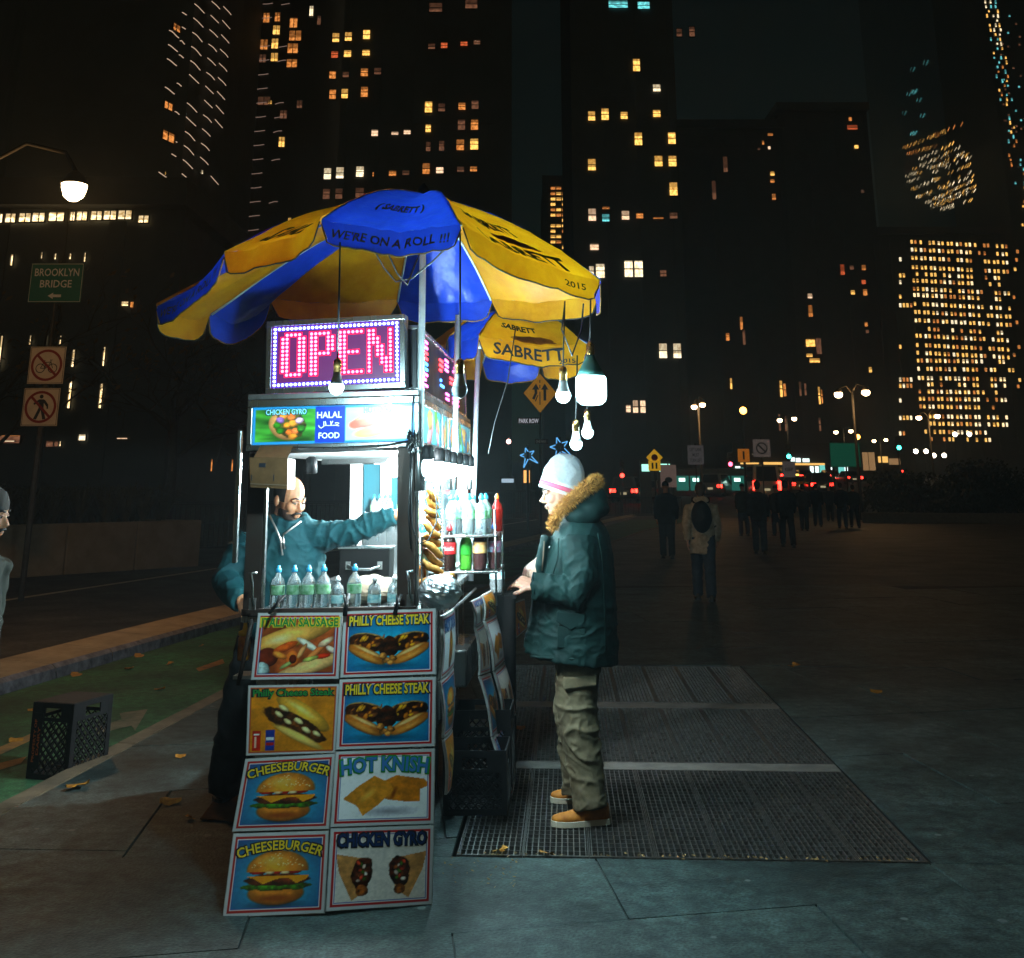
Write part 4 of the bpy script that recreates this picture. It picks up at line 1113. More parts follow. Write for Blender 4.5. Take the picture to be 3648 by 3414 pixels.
# rear wall and inner fittings
m_bluegl = mat('rear_glass', (.03, .12, .15), .18, var=.1, scale=3)
cb('rear_glass', (.08, 2.35, 1.42), (.72, 2.365, 1.78), m_bluegl, 0)
cb('rear_sill', (.08, 2.30, 1.39), (.72, 2.37, 1.418), m_white, .003)
cb('rear_panel', (.08, 2.34, 1.08), (.72, 2.365, 1.388), m_ss, .003)
cb('rear_mullion', (.20, 2.31, 1.42), (.27, 2.345, 1.78), m_white, .003)
cb('rear_mullion', (.46, 2.31, 1.42), (.50, 2.345, 1.78), m_white, .003)
cb('back_counter', (.05, 1.35, 1.076), (.74, 2.335, 1.12), m_ss, .004)
cb('sliding_pane', (.742, 1.20, 1.10), (.748, 1.62, 1.785), mat('clear_pane', (.9, .97, .97), .05, var=0, trans=.92), 0)
cb('side_shelf', (.66, .72, 1.075 + .115), (.86, 1.32, 1.205), m_white, .003)
cb('side_ledge', (.70, .45, 1.0755), (.86, 1.02, 1.10), m_ss, .003)
cb('shelf_box', (.665, .78, 1.1015), (.83, 1.25, 1.189), mat('pale_wood', (.48, .34, .22), .6, var=.2, scale=6, stretch=(1, 1, 9)), .002)
for u0 in (.70,):
    cb('pretzel_rack', (.792, .085, 1.02), (.80, .30, 1.40), m_ss, .002)
# tread-plate wheel guard at the back right
gd = cb('wheel_guard', (.60, 1.62, .50), (.84, 2.38, .70), m_ss, .012)
tp = MB()
for i in range(9):
    for j in range(5):
        a = 45 if (i + j) % 2 else -45
        tp.box((.60 + .014 + i * .0265, 1.6185, .515 + j * .036), (.022, .003, .005), R=Matrix.Rotation(math.radians(a), 3, 'Y'))
tpo = tp.build('tread_pattern', m_ss, gd); tpo['kind'] = 'stuff'
# flank bars the boards hang on
for z in (.98,):
    mb = MB(); mb.cyl((.83, 1.0, z), (.83, 2.3, z), .009); mb.build('hanging_rail', m_ssd, cart)
# lamp holders and tubes along the right-hand edge of the ceiling
m_tube = emat('lamp_white', (.58, .93, 1.0), 9.0, False)
m_inner = emat('lamp_inner', (.86, .97, 1.0), 9.0, False)
for i, v in enumerate((.0, .42, .70, .98, 1.30, 1.62, 1.95)):
    h = MB(); h.lathe([(.018, 0), (.028, -.01), (.03, -.06), (.024, -.066)], 12, Matrix.Translation((.838, v, 1.806))); ho = h.build('lamp_holder', m_blkpl, cart, smooth=True)
    b = MB(); b.sph((.838, v, 1.705), (.036, .036, .042), 12, 8); b.build('bulb', m_tube, ho, smooth=True); lamp_light(ho, (.838, v, 1.705), 72, (.60, .93, 1.0), .046)
b = MB(); b.sph((.645, .20, 1.715), (.042, .042, .05), 12, 8); b.build('bulb', m_inner, cart, smooth=True); lamp_light(cart, (.645, .20, 1.715), 165, (.86, .97, 1.0), .053)
b = MB(); b.cyl((.30, 1.55, 1.772), (.62, 1.55, 1.772), .011); b.build('tube_lamp', m_inner, cart, smooth=True); lamp_light(cart, (.46, 1.55, 1.74), 130, (.86, .97, 1.0), .03)
h = MB(); h.lathe([(.012, .03), (.026, .02), (.03, -.045), (.02, -.05)], 12, Matrix.Translation((.275, .06, 1.74))); h.build('lamp_holder', m_blkpl, cart, smooth=True)
# loose wiring at the front right corner
for k in range(5):
    mb = MB(); r = random.Random(k)
    P = [cw(.77 + r.uniform(-.03, .03), -.035 + r.uniform(-.015, .01), 1.83 + r.uniform(-.06, .05)) for _ in range(9)]
    P = [MC.inverted() @ p for p in P]; mb.tube(P, .004, 6); mb.build('wire_knot', m_dk, cart, smooth=True)
for pts in ([(.10, -.026, 1.815), (.4, -.03, 1.805), (.65, -.03, 1.812), (.77, -.034, 1.83)], [(.77, -.03, 1.80), (.765, -.04, 1.6), (.772, -.045, 1.45), (.80, -.05, 1.37), (.845, -.04, 1.385), (.875, .02, 1.46), (.87, .06, 1.56), (.85, .08, 1.62)],
            [(.758, -.005, 1.80), (.750, -.012, 1.5), (.76, -.01, 1.35)], [(.774, -.03, 2.03), (.768, -.032, 1.9), (.77, -.03, 1.82)]):
    mb = MB(); mb.tube(pts, .0035, 6); mb.build('cable', m_dk, cart, smooth=True)
for pts in ([(.34, 2.28, 1.74), (.42, 2.2, 1.60), (.52, 2.1, 1.52), (.62, 2.0, 1.43)], [(.40, 2.27, 1.76), (.46, 2.22, 1.68), (.55, 2.2, 1.66)]):
    mb = MB(); mb.tube(pts, .005, 6); mb.build('cable', m_white, cart, smooth=True)

# ---- things standing on and hanging from the cart
# running-light OPEN sign
MS = MC @ Matrix.Translation((.042, .06, 2.066)) @ Matrix.Rotation(math.radians(-3), 4, 'Z') @ Matrix.Rotation(math.radians(-.9), 4, 'Y')
SW, SH = .688, .352
sg = thing('open_sign', 'big lit dot-matrix OPEN sign with blue dot border above the header', 'sign', M=MS)
mb = MB(); mb.bb((0, .012, 0), (SW, .085, SH)); mb.build('housing', mat('sign_housing', (.35, .36, .38), .35, metal=.8, var=.2, scale=12), sg, bevel=.004)
fr = .026
for a, b in (((0, -.006, SH - fr), (SW, .011, SH)), ((0, -.006, 0), (SW, .011, fr)), ((0, -.006, fr + .0005), (fr, .011, SH - fr - .0005)), ((SW - fr, -.006, fr + .0005), (SW, .011, SH - fr - .0005))):
    mb = MB(); mb.bb(a, b); mb.build('frame', m_ss, sg, bevel=.002)
mb = MB(); mb.bb((fr, .007, fr), (SW - fr, .0115, SH - fr)); mb.build('panel', mat('sign_face', (.05, .02, .06), .4, var=.05, scale=40, emit=(.20, .005, .17), estr=.5, esample=True), sg)  # face emits a magenta cast that imitates bleed from the dots
m_glow_r = emat('letter_glow', (1.0, .007, .05), 3.0); m_glow_b = emat('border_glow', (.04, .025, 1.0), 3.0)  # halo round the dots, put in as emissive plates behind them
NX, NY = 30, 15
px = (SW - 2 * fr - .03) / (NX - 1); pz = (SH - 2 * fr - .03) / (NY - 1)
def dome(r, d):
    mb = MB(); mb.lathe([(r, 0), (r * .95, d * .5), (r * .6, d * .9), (r * .1, d)], 8, Matrix.Rotation(math.pi/2, 4, 'X')); return mb
m_ledb = emat('led_blue', (.30, .42, 1.0), 8.0, False); m_ledr = emat('led_red', (1.0, .055, .13), 15.0, False)
dm = dome(.0072, .006).mesh('led', True); dm.materials.append(m_ledb)
def spos(i, j): return (fr + .015 + i * px, .0057, fr + .015 + j * pz)
for i in range(NX):
    for j in range(NY):
        if i in (0, NX-1) or j in (0, NY-1): obj('led', dm, sg, Matrix.Translation(spos(i, j)))
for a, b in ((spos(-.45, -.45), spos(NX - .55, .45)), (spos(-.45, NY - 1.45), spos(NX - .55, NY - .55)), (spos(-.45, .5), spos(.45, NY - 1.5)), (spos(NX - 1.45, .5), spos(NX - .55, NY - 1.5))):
    mb = MB(); mb.bb((a[0], .0063, a[2]), (b[0], .0068, b[2])); mb.build('border_glow', m_glow_b, sg)  # blue halo of the border dots, as emissive strips
GL = {'O': ['.####.', '##..##', '##..##', '##..##', '##..##', '##..##', '##..##', '##..##', '##..##', '##..##', '.####.'],
      'P': ['#####.', '##..##', '##..##', '##..##', '##..##', '#####.', '##....', '##....', '##....', '##....', '##....'],
      'E': ['######', '##....', '##....', '##....', '##....', '#####.', '##....', '##....', '##....', '##....', '######'],
      'N': ['##...#', '##...#', '###..#', '###..#', '#.##.#', '#.##.#', '#.##.#', '#..###', '#..###', '#...##', '#...##']}
base = dome(.0075, .006)
for li, ch in enumerate('OPEN'):
    mb = MB(); bk_ = MB()
    for rr, row in enumerate(GL[ch]):
        for cc, q in enumerate(row):
            if q == '#':
                x, y, z = spos(1.9 + li * 6.85 + cc * 1.0, NY - 2.6 - rr * 1.0)
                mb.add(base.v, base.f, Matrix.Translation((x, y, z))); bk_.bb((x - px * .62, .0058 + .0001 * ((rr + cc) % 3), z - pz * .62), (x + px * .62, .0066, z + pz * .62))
    lo_ = mb.build('letter', m_ledr, sg, smooth=True); bo_ = bk_.build('glow_diffuser', m_glow_r, lo_); bo_['kind'] = 'stuff'  # red halo round each letter's dots, as an emissive backing
# running text sign along the right roof edge
ss = thing('scrolling_sign', 'long scrolling light sign along the right roof edge with pink and blue characters', 'sign', M=MC @ Matrix.Translation((.775, .10, 2.066)))
mb = MB(); mb.bb((-.06, 0, 0), (-.002, 2.2, .30)); mb.build('housing', mat('black_sign', (.015, .015, .02), .4), ss, bevel=.003)
for a, b in (((-.06, 0, .2985), (.012, 2.2, .318)), ((-.06, 0, -.004), (.012, 2.2, .0155)), ((-.0015, 0, .016), (.012, .018, .298)), ((-.0015, 2.182, .016), (.012, 2.2, .298))):
    mb = MB(); mb.bb(a, b); mb.build('frame', m_ss, ss, bevel=.002)
lp = emat('led_pink', (1.0, .12, .55), 7.0, False); lr = emat('led_crimson', (1.0, .04, .05), 8.0, False); lb = emat('led_azure', (.06, .30, 1.0), 7.0, False)
for gi, (v0, n, rws, mm) in enumerate(((.16, 4, (8, 9), lp), (.16, 4, (6, 7), lr), (.16, 4, (4, 5), lb), (.16, 4, (1, 2, 3), lp), (.86, 3, (6, 7, 8), lr), (.90, 3, (3, 4), lb), (1.12, 3, (7, 8, 9), lp), (1.15, 3, (1, 2), lp),
                                       (1.52, 6, (8, 9), lp), (1.60, 5, (6, 7), lr), (1.50, 6, (3, 4), lb), (1.50, 6, (1, 2), lp), (1.36, 3, (5, 6), lr))):
    mb = MB(); rr = random.Random(gi)
    for i in range(n):
        for j in rws:
            if rr.random() < .88:
                mb.box((.0015, v0 + i * .055, .022 + j * .0275), (.005, .04, .013))
    mb.build('character', mm, ss)

# bottles
m_wat = mat('water_plastic', (.86, .97, 1.0), .10, var=0, trans=.8, ior=1.3)
m_cap = mat('blue_cap', hexc('2f9fd0'), .4, var=0); m_capw = mat('white_cap', (.8, .8, .8), .4, var=0)
m_lab = mat('green_label', hexc('3f8f4a'), .4, var=.3, scale=30, col2=hexc('b9dcc0'))
m_lab2 = mat('aqua_label', hexc('46b0bc'), .4, var=.3, scale=40, col2=hexc('dff2ee'))
def bottle_proto(h, r, cap, liquid, lab, lz):
    """meshes for one bottle of height h"""
    b = MB(); neck = r * .32
    b.lathe([(r * .8, 0), (r, h * .03), (r * .93, h * .14), (r, h * .2), (r * .97, h * .34), (r, h * .40), (r, h * .58), (r * .82, h * .70), (neck * 1.1, h * .80), (neck, h * .86)], 16)
    l = MB(); l.lathe([(r * 1.015, h * lz[0]), (r * 1.02, h * (lz[0] + .01)), (r * 1.02, h * (lz[1] - .01)), (r * 1.015, h * lz[1])], 16)
    c = MB(); c.lathe([(neck * 1.25, h * .855), (neck * 1.3, h * .87), (neck * 1.25, h * .93), (neck * .7, h * .95), (neck * .6, h * .995), (neck * .3, h)], 12)
    out = []
    for nm, q, m in (('body', b, liquid), ('label', l, lab), ('cap', c, cap)):
        me = q.mesh(nm, True); me.materials.append(m); out.append((nm, me))
    return out
def place_bottle(proto, p, label, group, name='water_bottle', cat='bottle', rz=0., sc=1.):
    t = thing(name, label, cat, p, rz, group)
    t.scale = (sc,) * 3
    for nm, me in proto: obj(nm, me, t)
    return t
tall = bottle_proto(.205, .033, m_cap, m_wat, m_lab, (.38, .58)); short = bottle_proto(.155, .030, m_capw, m_wat, m_lab2, (.24, .46))
def sit(dx, v, z):
    """point on the cart above local (v,z) that shows at column dx"""
    x, y, zz = ray(dx, 1100); best = None
    lo, hi = -.2, 1.2
    for _ in range(40):
        m_ = (lo + hi) / 2; p = cw(m_, v, z)
        if p.x / p.y > x / y - 0: hi = m_
        else: lo = m_
    return cw((lo + hi) / 2, v, z)
ordn = ['first', 'second', 'third', 'fourth', 'fifth', 'sixth', 'seventh', 'eighth', 'ninth', 'tenth', 'eleventh', 'twelfth']
for i, (dx, pr) in enumerate(((541, tall), (572, tall), (600, tall), (629, tall), (657, short), (689, tall), (728, short), (766, short))):
    place_bottle(pr, sit(dx, .075 + .008 * (i % 2), 1.078), '%s bottle from the left in the counter row, %s' % (ordn[i], 'tall with blue cap' if pr is tall else 'small with white cap'), 'water bottles in the counter row', rz=random.random() * 6)
for i, (dx, v, z) in enumerate(((722, 2.22, 1.42), (733, 2.22, 1.42), (744, 2.22, 1.42), (752, 2.20, 1.42), (774, 2.2, 1.42), (783, 2.2, 1.42))):
    place_bottle(tall, sit(dx, v, z), 'blue-capped bottle on the rear sill, %s from the left there' % ordn[i], 'bottles on the rear sill', sc=.8)
# two-tier rack of drinks standing out from the right flank
for z in (1.362, 1.185):
    cb('rack_shelf', (.806, .70, z), (1.10, 1.22, z + .012), m_ss, .002)
for u, v in ((.815, .71), (1.09, .71), (.815, 1.21), (1.09, 1.21)):
    mb = MB(); mb.cyl((u, v, 1.03), (u, v, 1.50), .006, n=8); mb.build('rack_rod', m_ss, cart, smooth=True)
k = 0
for v in (.79, .93, 1.07):
    for u in (.85, .93, 1.01):
        place_bottle(tall, cw(u + .01 * (k % 2), v, 1.3745), 'clear water bottle on the upper rack tier, %s of nine' % ordn[k], 'water bottles on the upper rack tier', sc=1.0, rz=k); k += 1
for k, (u, v) in enumerate(((.72, .62), (.72, .74), (.73, .88), (.73, 1.02), (.66, .70), (.66, .9))):
    place_bottle(tall, cw(u, v, 1.2055), 'water bottle on the white side shelf, %s from the front' % ordn[k], 'water bottles on the side shelf', sc=1.1)
for i, (u, v) in enumerate(((.70, 1.48), (.70, 1.62), (.70, 1.78), (.62, 1.5), (.62, 1.7))):
    place_bottle(tall, cw(u, v, 1.125), 'water bottle behind the sliding pane, %s from the front' % ordn[i], 'bottles behind the pane')
m_cola = mat('cola', (.02, .008, .006), .12, var=0); m_redl = mat('red_label', hexc('c81d22'), .4, var=.05); m_redc = mat('red_cap', hexc('c4171c'), .4, var=0)
m_lime = mat('lime_soda', hexc('5ec040'), .15, var=0, trans=.4); m_limec = mat('green_cap', hexc('35a83a'), .4, var=0); m_pun = mat('dark_tea', (.05, .02, .02), .15, var=0); m_bc = mat('dark_blue_cap', hexc('20408c'), .4, var=0)
m_orl = mat('orange_label', hexc('e8963a'), .4, var=.2, scale=40, col2=hexc('f0d8a0')); m_pkl = mat('pink_label', hexc('d0406a'), .4, var=.3, scale=50, col2=hexc('60b0c8')); m_ord = mat('red_drink', hexc('b82018'), .2, var=.2, scale=20); m_orc = mat('orange_cap', hexc('e06a1c'), .4, var=0)
soda = [('cola bottle with red cap and red label on the lower rack tier', m_redc, m_cola, m_redl, (.845, .74), 1.0), ('lime green soda bottle beside the cola', m_limec, m_lime, m_limec, (.925, .80), .92), ('dark drink bottle with orange label on the lower rack tier', m_bc, m_pun, m_orl, (1.0, .78), 1.0), ('dark bottle with pink and blue label at the end of the lower rack tier', m_bc, m_pun, m_pkl, (1.07, .84), 1.0), ('red juice bottle with orange cap at the far end of the upper rack tier', m_orc, m_ord, m_ord, (1.07, 1.10), .86)]
for i, (lb_, cp, lq, la, (u, v), sc) in enumerate(soda):
    pr = bottle_proto(.235, .036, cp, lq, la, (.36, .60))
    t = place_bottle(pr, cw(u, v, 1.1975 if i < 4 else 1.3745), lb_, None, 'soda_bottle', sc=sc)
    if i == 0:
        mb = MB(); text_to(mb, 'Coca-Cola', .055, .020, lambda X, Y: Vector((.0375 * math.sin(X / .0375 + .0), -.0375 * math.cos(X / .0375), .235 * .48 + Y)), .0, .35); mb.build('lettering', ink_w, t)
for i, (u, v, z) in enumerate(((.90, 1.55, .86), (.92, 1.66, .86), (.90, 1.55, 1.05))):
    pass
# soft pretzels on the rack and the foil parcel
m_bread = mat('pretzel_crust', hexc('dc9c4a'), .45, var=.3, scale=30, col2=hexc('a8641f'), bump=.4, bscale=60, bdist=.003)
def zc2(x, y): return ((1450 + x / 3.1) / SPX, (1650 + y / 3.1) / SPX)
PR = []
for q in range(9):
    PR.append((222 - q * 7 + (q % 2) * 14, 285 + q * 98, 330 + q * 9 - (q % 3) * 8, 400 + q * 104, 34, ('%s from the top of the stacked bunch' % ordn[q])))
PR += [(165, 1120, 178, 1280, 34, 'standing upright at the foot of the rack'), (128, 1345, 515, 1222, 36, 'lying across the foil parcel')]
for i, (x0, y0, x1, y1, r, where) in enumerate(PR):
    Y0 = 5.36 + .022 * (i % 2)
    a, b = at(*zc2(x0, y0), Y0), at(*zc2(x1, y1), Y0 + .03)
    c = (a + b) / 2; rr = r / 3.1 / F_PX * 5.35 * 1.15
    mb = MB(); n = 12
    P = []; R = []
    for q in range(n + 1):
        t = q / n; P.append(a.lerp(b, t) + Vector((0, -.012 * math.sin(t * math.pi), .007 * math.sin(t * 5 + i * 2))) - c); R.append(rr * (.45 + .55 * math.sin(math.pi * (.05 + .90 * t)) ** .35) * (1 + .07 * math.sin(t * 17 + i)))
    mb.tube(P, R, 12)
    o = mb.build('pretzel', m_bread, None, smooth=True); o.location = c
    tag(o, 'golden soft pretzel, ' + where, 'pretzel', 'pretzels at the cart corner')
fo = MB(); fo.sph((0, 0, 0), (.098, .10, .074), 40, 28)
fo.v = [tuple(Vector(p) * (1 + .11 * (mnoise.noise(Vector(p) * 38)) + .05 * mnoise.noise(Vector(p) * 90))) for p in fo.v]
o = fo.build('foil_parcel', mat('foil', (.88, .90, .92), .30, metal=1., var=0), None); o.location = at(*zc2(362, 1425), 5.27)
tag(o, 'crumpled silver foil parcel under the pretzels at the cart corner', 'foil parcel')
ch = MB()
for i in range(26):
    p = at(*zc2(330 + 75 * math.sin(i / 25 * 1.8), 240 + i * 37), 5.285)
    ch.sph(p - at(*zc2(330, 1180), 5.285), (.0045, .0045, .006), 6, 4)
o = ch.build('chain', m_ss, None, smooth=True); o.location = at(*zc2(330, 1180), 5.285); tag(o, 'thin steel chain hanging in front of the pretzels', 'chain')
# spring clamps on the counter edge
def zc1(x, y): return ((700 + x / 2.48) / SPX, (1500 + y / 2.48) / SPX)
for i, (x0, y0, x1, y1, lab) in enumerate(((645, 1700, 760, 1545, 'leftmost black clamp on the counter edge, leaning over'), (1312, 1720, 1325, 1530, 'black clamp in the middle of the counter edge'), (1752, 1710, 1790, 1535, 'black clamp near the right end of the counter edge'))):
    a, b = at(*zc1(x0, y0), 5.19), at(*zc1(x1, y1), 5.22); a_ = a
    t = thing('spring_clamp', lab, 'clamp', a, 0, 'black clamps holding the posters')
    for s in (-1, 1):
        mb = MB(); mb.tube([Vector((0, -.006 * s - .002, 0)), (b - a) * .55 + Vector((0, .006 * s, 0)), (b - a) + Vector((.008 * s, .02 * s, 0))], [(.010, .005), (.011, .006), (.008, .005)], 8); mb.build('arm', m_blkpl, t, smooth=True)
    mb = MB(); mb.cyl((b - a) * .5 + Vector((-.012, 0, 0)), (b - a) * .5 + Vector((.012, 0, 0)), .008); mb.build('spring', m_ss, t)
# latch levers on the posts
for i, (x0, y0, x1, y1, lab, Y) in enumerate(((500, 1345, 490, 1640, 'chrome latch lever on the left front post', 5.22), (1880, 1330, 1885, 1610, 'chrome latch lever on the right front post', 5.18))):
    a, b = at(*zc1(x0, y0), Y), at(*zc1(x1, y1), Y)
    t = thing('latch_lever', lab, 'latch', b, 0, 'latch levers on the posts')
    mb = MB(); mb.tube([a - b + Vector((.018, 0, .002)), a - b + Vector((-.01, -.004, .0)), (a - b) * .7 + Vector((0, -.01, 0)), (a - b) * .3, Vector((.008, 0, 0))], [(.012, .006), (.014, .007), (.009, .006), (.008, .005), (.012, .005)], 8); mb.build('handle', m_ss, t, smooth=True)
    mb = MB(); mb.box((0, .006, .01), (.03, .008, .05)); mb.build('plate', m_ssd, t)
# cardboard box taped to the left post
mcard = mat('cardboard', (.125, .062, .026), .85, spec=.1, var=.12, scale=12, col2=(.08, .04, .017), bump=.15, bscale=30)
bx = thing('cardboard_box', 'brown cardboard box with open flap fixed on the left front post', 'box', at(526, 952, 5.16))
bo = bx.location; P0 = at(484, 888, 5.14) - bo; P1 = at(557, 890, 5.14) - bo; P2 = at(556, 949, 5.14) - bo; P3 = at(486, 946, 5.14) - bo
dv = Vector((.0, .17, 0))
mb = MB(); mb.add([P0, P1, P2, P3, P0 + dv, P1 + dv, P2 + dv, P3 + dv], [(0, 1, 2, 3), (0, 4, 7, 3), (3, 2, 6, 7), (1, 5, 6, 2), (4, 5, 6, 7)])
mb.build('shell', mcard, bx)
mb = MB(); e = Vector((.004, 0, 0)); mb.add([P1 + e + dv * .03, P1 + e + dv * 1.0, P2 + e + dv, P2 + e + dv * .03], [(0, 1, 2, 3)]); mb.build('white_side', m_white, bx)
mb = MB(); f0 = at(505, 866, 5.22) - bo; f1 = at(569, 866, 5.22) - bo
mb.add([P0 + Vector((.02, .0, .003)), P1 + Vector((0, 0, .003)), f1, f0, P0 + Vector((.02, .0, -.001)), P1 + Vector((0, 0, -.001)), f1 + Vector((0, .004, 0)), f0 + Vector((0, .004, 0))], [(0, 1, 2, 3), (4, 5, 6, 7), (0, 1, 5, 4), (2, 3, 7, 6)]); mb.build('flap', mcard, bx)
mb = MB(); q0 = at(509, 903, 5.139) - bo; mb.box(q0, (.03, .001, .018)); mb.box(q0 + Vector((.055, 0, -.055)), (.004, .001, .028)); mb.box(q0 + Vector((-.045, 0, -.055)), (.004, .001, .026)); mb.box(at(520, 880, 5.176) - bo, (.026, .001, .009)); po = mb.build('printed_marks', ink_k, bx); po['kind'] = 'stuff'
mb = MB(); mb.bar(P3.lerp(P0, .12) + Vector((0, -.002, 0)), P2.lerp(P1, .12) + Vector((0, -.002, 0)), .004); mb.build('lower_fold', mat('card_fold', (.16, .10, .06), .8), bx)  # thin bar along the lower fold, in its own brown
# griddle box with handle
gb = thing('griddle_box', 'black lidded griddle box with a chrome handle inside the cart', 'griddle', cw(.36, .95, 1.077))
gi = MC.to_3x3()
mb = MB(); mb.box((0, .1, .115), (.27, .24, .228)); mb.build('shell', mat('griddle_black', (.004, .004, .004), .6, spec=.12), gb, bevel=.006)
mb = MB(); mb.box((0, .1, .2325), (.285, .255, .006)); mb.build('lid', m_ss, gb)
mb = MB(); mb.tube([(-.085, -.022, .145), (-.08, -.05, .14), (-.04, -.06, .128), (.04, -.06, .128), (.08, -.05, .14), (.085, -.022, .145)], .009, 8); mb.build('handle', m_ss, gb, smooth=True)
for s in (-1, 1):
    mb = MB(); mb.box((s * .085, -.0245, .145), (.026, .008, .04)); mb.build('handle_plate', m_ssd, gb)
rr_ = thing('paper_sack', 'rumpled tan paper sack behind the small bottles', 'sack', cw(.50, .42, 1.077))
mb = MB(); mb.sph((0, 0, .06), (.12, .09, .07), 18, 12); mb.v = [tuple(Vector(p) * (1 + .12 * mnoise.noise(Vector(p) * 22))) for p in mb.v]
mb.build('sack', mat('kraft_paper', (.30, .23, .16), .8, var=.15, scale=15), rr_)
# mustard bottle on a bracket at the left flank
mu = thing('mustard_bottle', 'yellow squeeze mustard bottle on a bracket left of the posters', 'bottle', at(472, 1281, 5.42))
mb = MB(); mb.lathe([(.026, 0), (.028, .01), (.028, .095), (.024, .105)], 16); mb.build('body', mat('mustard', hexc('d88a1a'), .35, var=.15, scale=20, col2=hexc('8c4a10')), mu, smooth=True)
mb = MB(); mb.lathe([(.029, .1055), (.029, .122), (.012, .13), (.008, .16), (.004, .168)], 16); mb.build('nozzle', mat('yellow_plastic', hexc('e8b81e'), .4, var=0), mu, smooth=True)
br = MB(); br.bb((-.09, .16, .785), (-.0, .30, .80)); br.build('bottle_bracket', m_ssd, cart)
# pull handle hanging at the left
hd = MB(); a, b = at(490, 1200, 5.3), at(462, 1330, 5.28); hd.tube([a, a.lerp(b, .5), b], [.012, .011, .010], 8); o = hd.build('hitch_bar', m_brown, None, smooth=True); tag(o, 'dark hitch bar slanting down left of the posters', 'bar')

# black crates and the draped stand at the right flank
def crate(name, label, M, w, d, h, m, group, cell=.045):
    """lattice milk crate, open side up; w x d x h"""
    t = thing(name, label, 'crate', M=M, group=group)
    def panel(nm, L, H, Mp, grip=True):
        mb = MB(); th = .008; e = .03
        mb.bb((0, 0, 0), (L, th, e), Mp); mb.bb((0, 0, H - e), (L, th, H), Mp); mb.bb((0, .0, e), (e, th, H - e), Mp); mb.bb((L - e, 0, e), (L, th, H - e), Mp)
        g0, g1 = (L * .30, L * .70)
        if grip:
            mb.bb((e, .0005, H - e - .075), (g0, th - .0005, H - e), Mp); mb.bb((g1, .0005, H - e - .075), (L - e, th - .0005, H - e), Mp); mb.bb((g0, .0005, H - e - .075), (g1, th - .0005, H - e - .055), Mp)
        top = H - e - (.075 if grip else 0)
        n = int(L / cell) + int(H / cell) + 2
        for sgn in (1, -1):
            for i in range(-2, n):
                x0 = i * cell - (H if sgn > 0 else 0); pts = []
                # clip a diagonal to the field
                xa, za = (x0, e) if sgn > 0 else (i * cell, e); xb, zb = xa + sgn * (top - e), top
                lo_, hi_ = 0., 1.
                dx = xb - xa
                for bound, s2 in ((e, 1), (L - e, -1)):
                    f0 = (xa - bound) * s2; f1 = (xb - bound) * s2
                    if f0 < 0 and f1 < 0: lo_, hi_ = 1, 0
                    elif f0 < 0: lo_ = max(lo_, f0 / (f0 - f1))
                    elif f1 < 0: hi_ = min(hi_, f0 / (f0 - f1))
                if hi_ - lo_ > .03:
                    p = Vector((xa + dx * lo_, th * (.35 if sgn > 0 else .65), za + (zb - za) * lo_)); q = Vector((xa + dx * hi_, th * (.35 if sgn > 0 else .65), za + (zb - za) * hi_))
                    mb.bar(Mp @ p, Mp @ q, .008, .0042, up=Mp.to_3x3() @ Vector((0, 1, 0)))
        mb.build(nm, m, t)
    I = Matrix.Identity(4)
    panel('side', w, h, I); panel('side', w, h, Matrix.Translation((0, d - .008, 0)))
    R90 = Matrix.Rotation(math.pi/2, 4, 'Z')
    panel('side', d - .018, h, Matrix.Translation((.008, .009, 0)) @ R90); panel('side', d - .018, h, Matrix.Translation((w, .009, 0)) @ R90)
    panel('base', w - .02, d - .02, Matrix.Translation((.01, .01, .008)) @ Matrix.Rotation(math.pi/2, 4, 'X') @ Matrix.Scale(-1, 4, (0, 0, 1)) if False else Matrix.Translation((.01, d - .01, .008)) @ Matrix.Rotation(math.pi/2, 4, 'X'), False)
    return t
crate('milk_crate', 'black lattice crate on the grating under the strip of posters', MC @ Matrix.Translation((.775, 1.0, .0)), .33, .33, .30, m_blkpl, None)
crate('milk_crate', 'black lattice crate pushed behind the one under the poster strip', MC @ Matrix.Translation((.775, 1.40, .0)), .33, .33, .42, m_blkpl, None)
st = thing('draped_stand', 'stand draped in black cloth between the strips and the customer', 'stand', at(975, 1300, 7.6) * Vector((1, 1, 0)) if False else (at(975, 1300, 7.65).x, 7.65, 0))
zt = at(975, 1156, 7.65).z
mb = MB(); 
def dr(u, v):
    a = u * 2 * math.pi; sx, sy = .085, .20
    x = sx * max(-1, min(1, 1.35 * math.cos(a))); y = sy * max(-1, min(1, 1.35 * math.sin(a))); k = 1 + .05 * math.sin(9 * a) * (1 - v)
    return Vector((x * k, y * k, zt * v))
mb.surf(dr, 40, 8); mb.build('cloth', mat('black_cloth', (.004, .004, .004), .9, spec=.08), st, smooth=True)
mb = MB(); mb.box((0, 0, zt + .01), (.18, .40, .02)); mb.build('top', mat('black_cloth', (.004, .004, .004), .9), st)

place_bottle(bottle_proto(.215, .05, m_cap, m_wat, m_lab2, (.4, .6)), Vector((st.location.x - .035, 7.60, zt + .021)), 'large water bottle standing on the black draped stand', None)
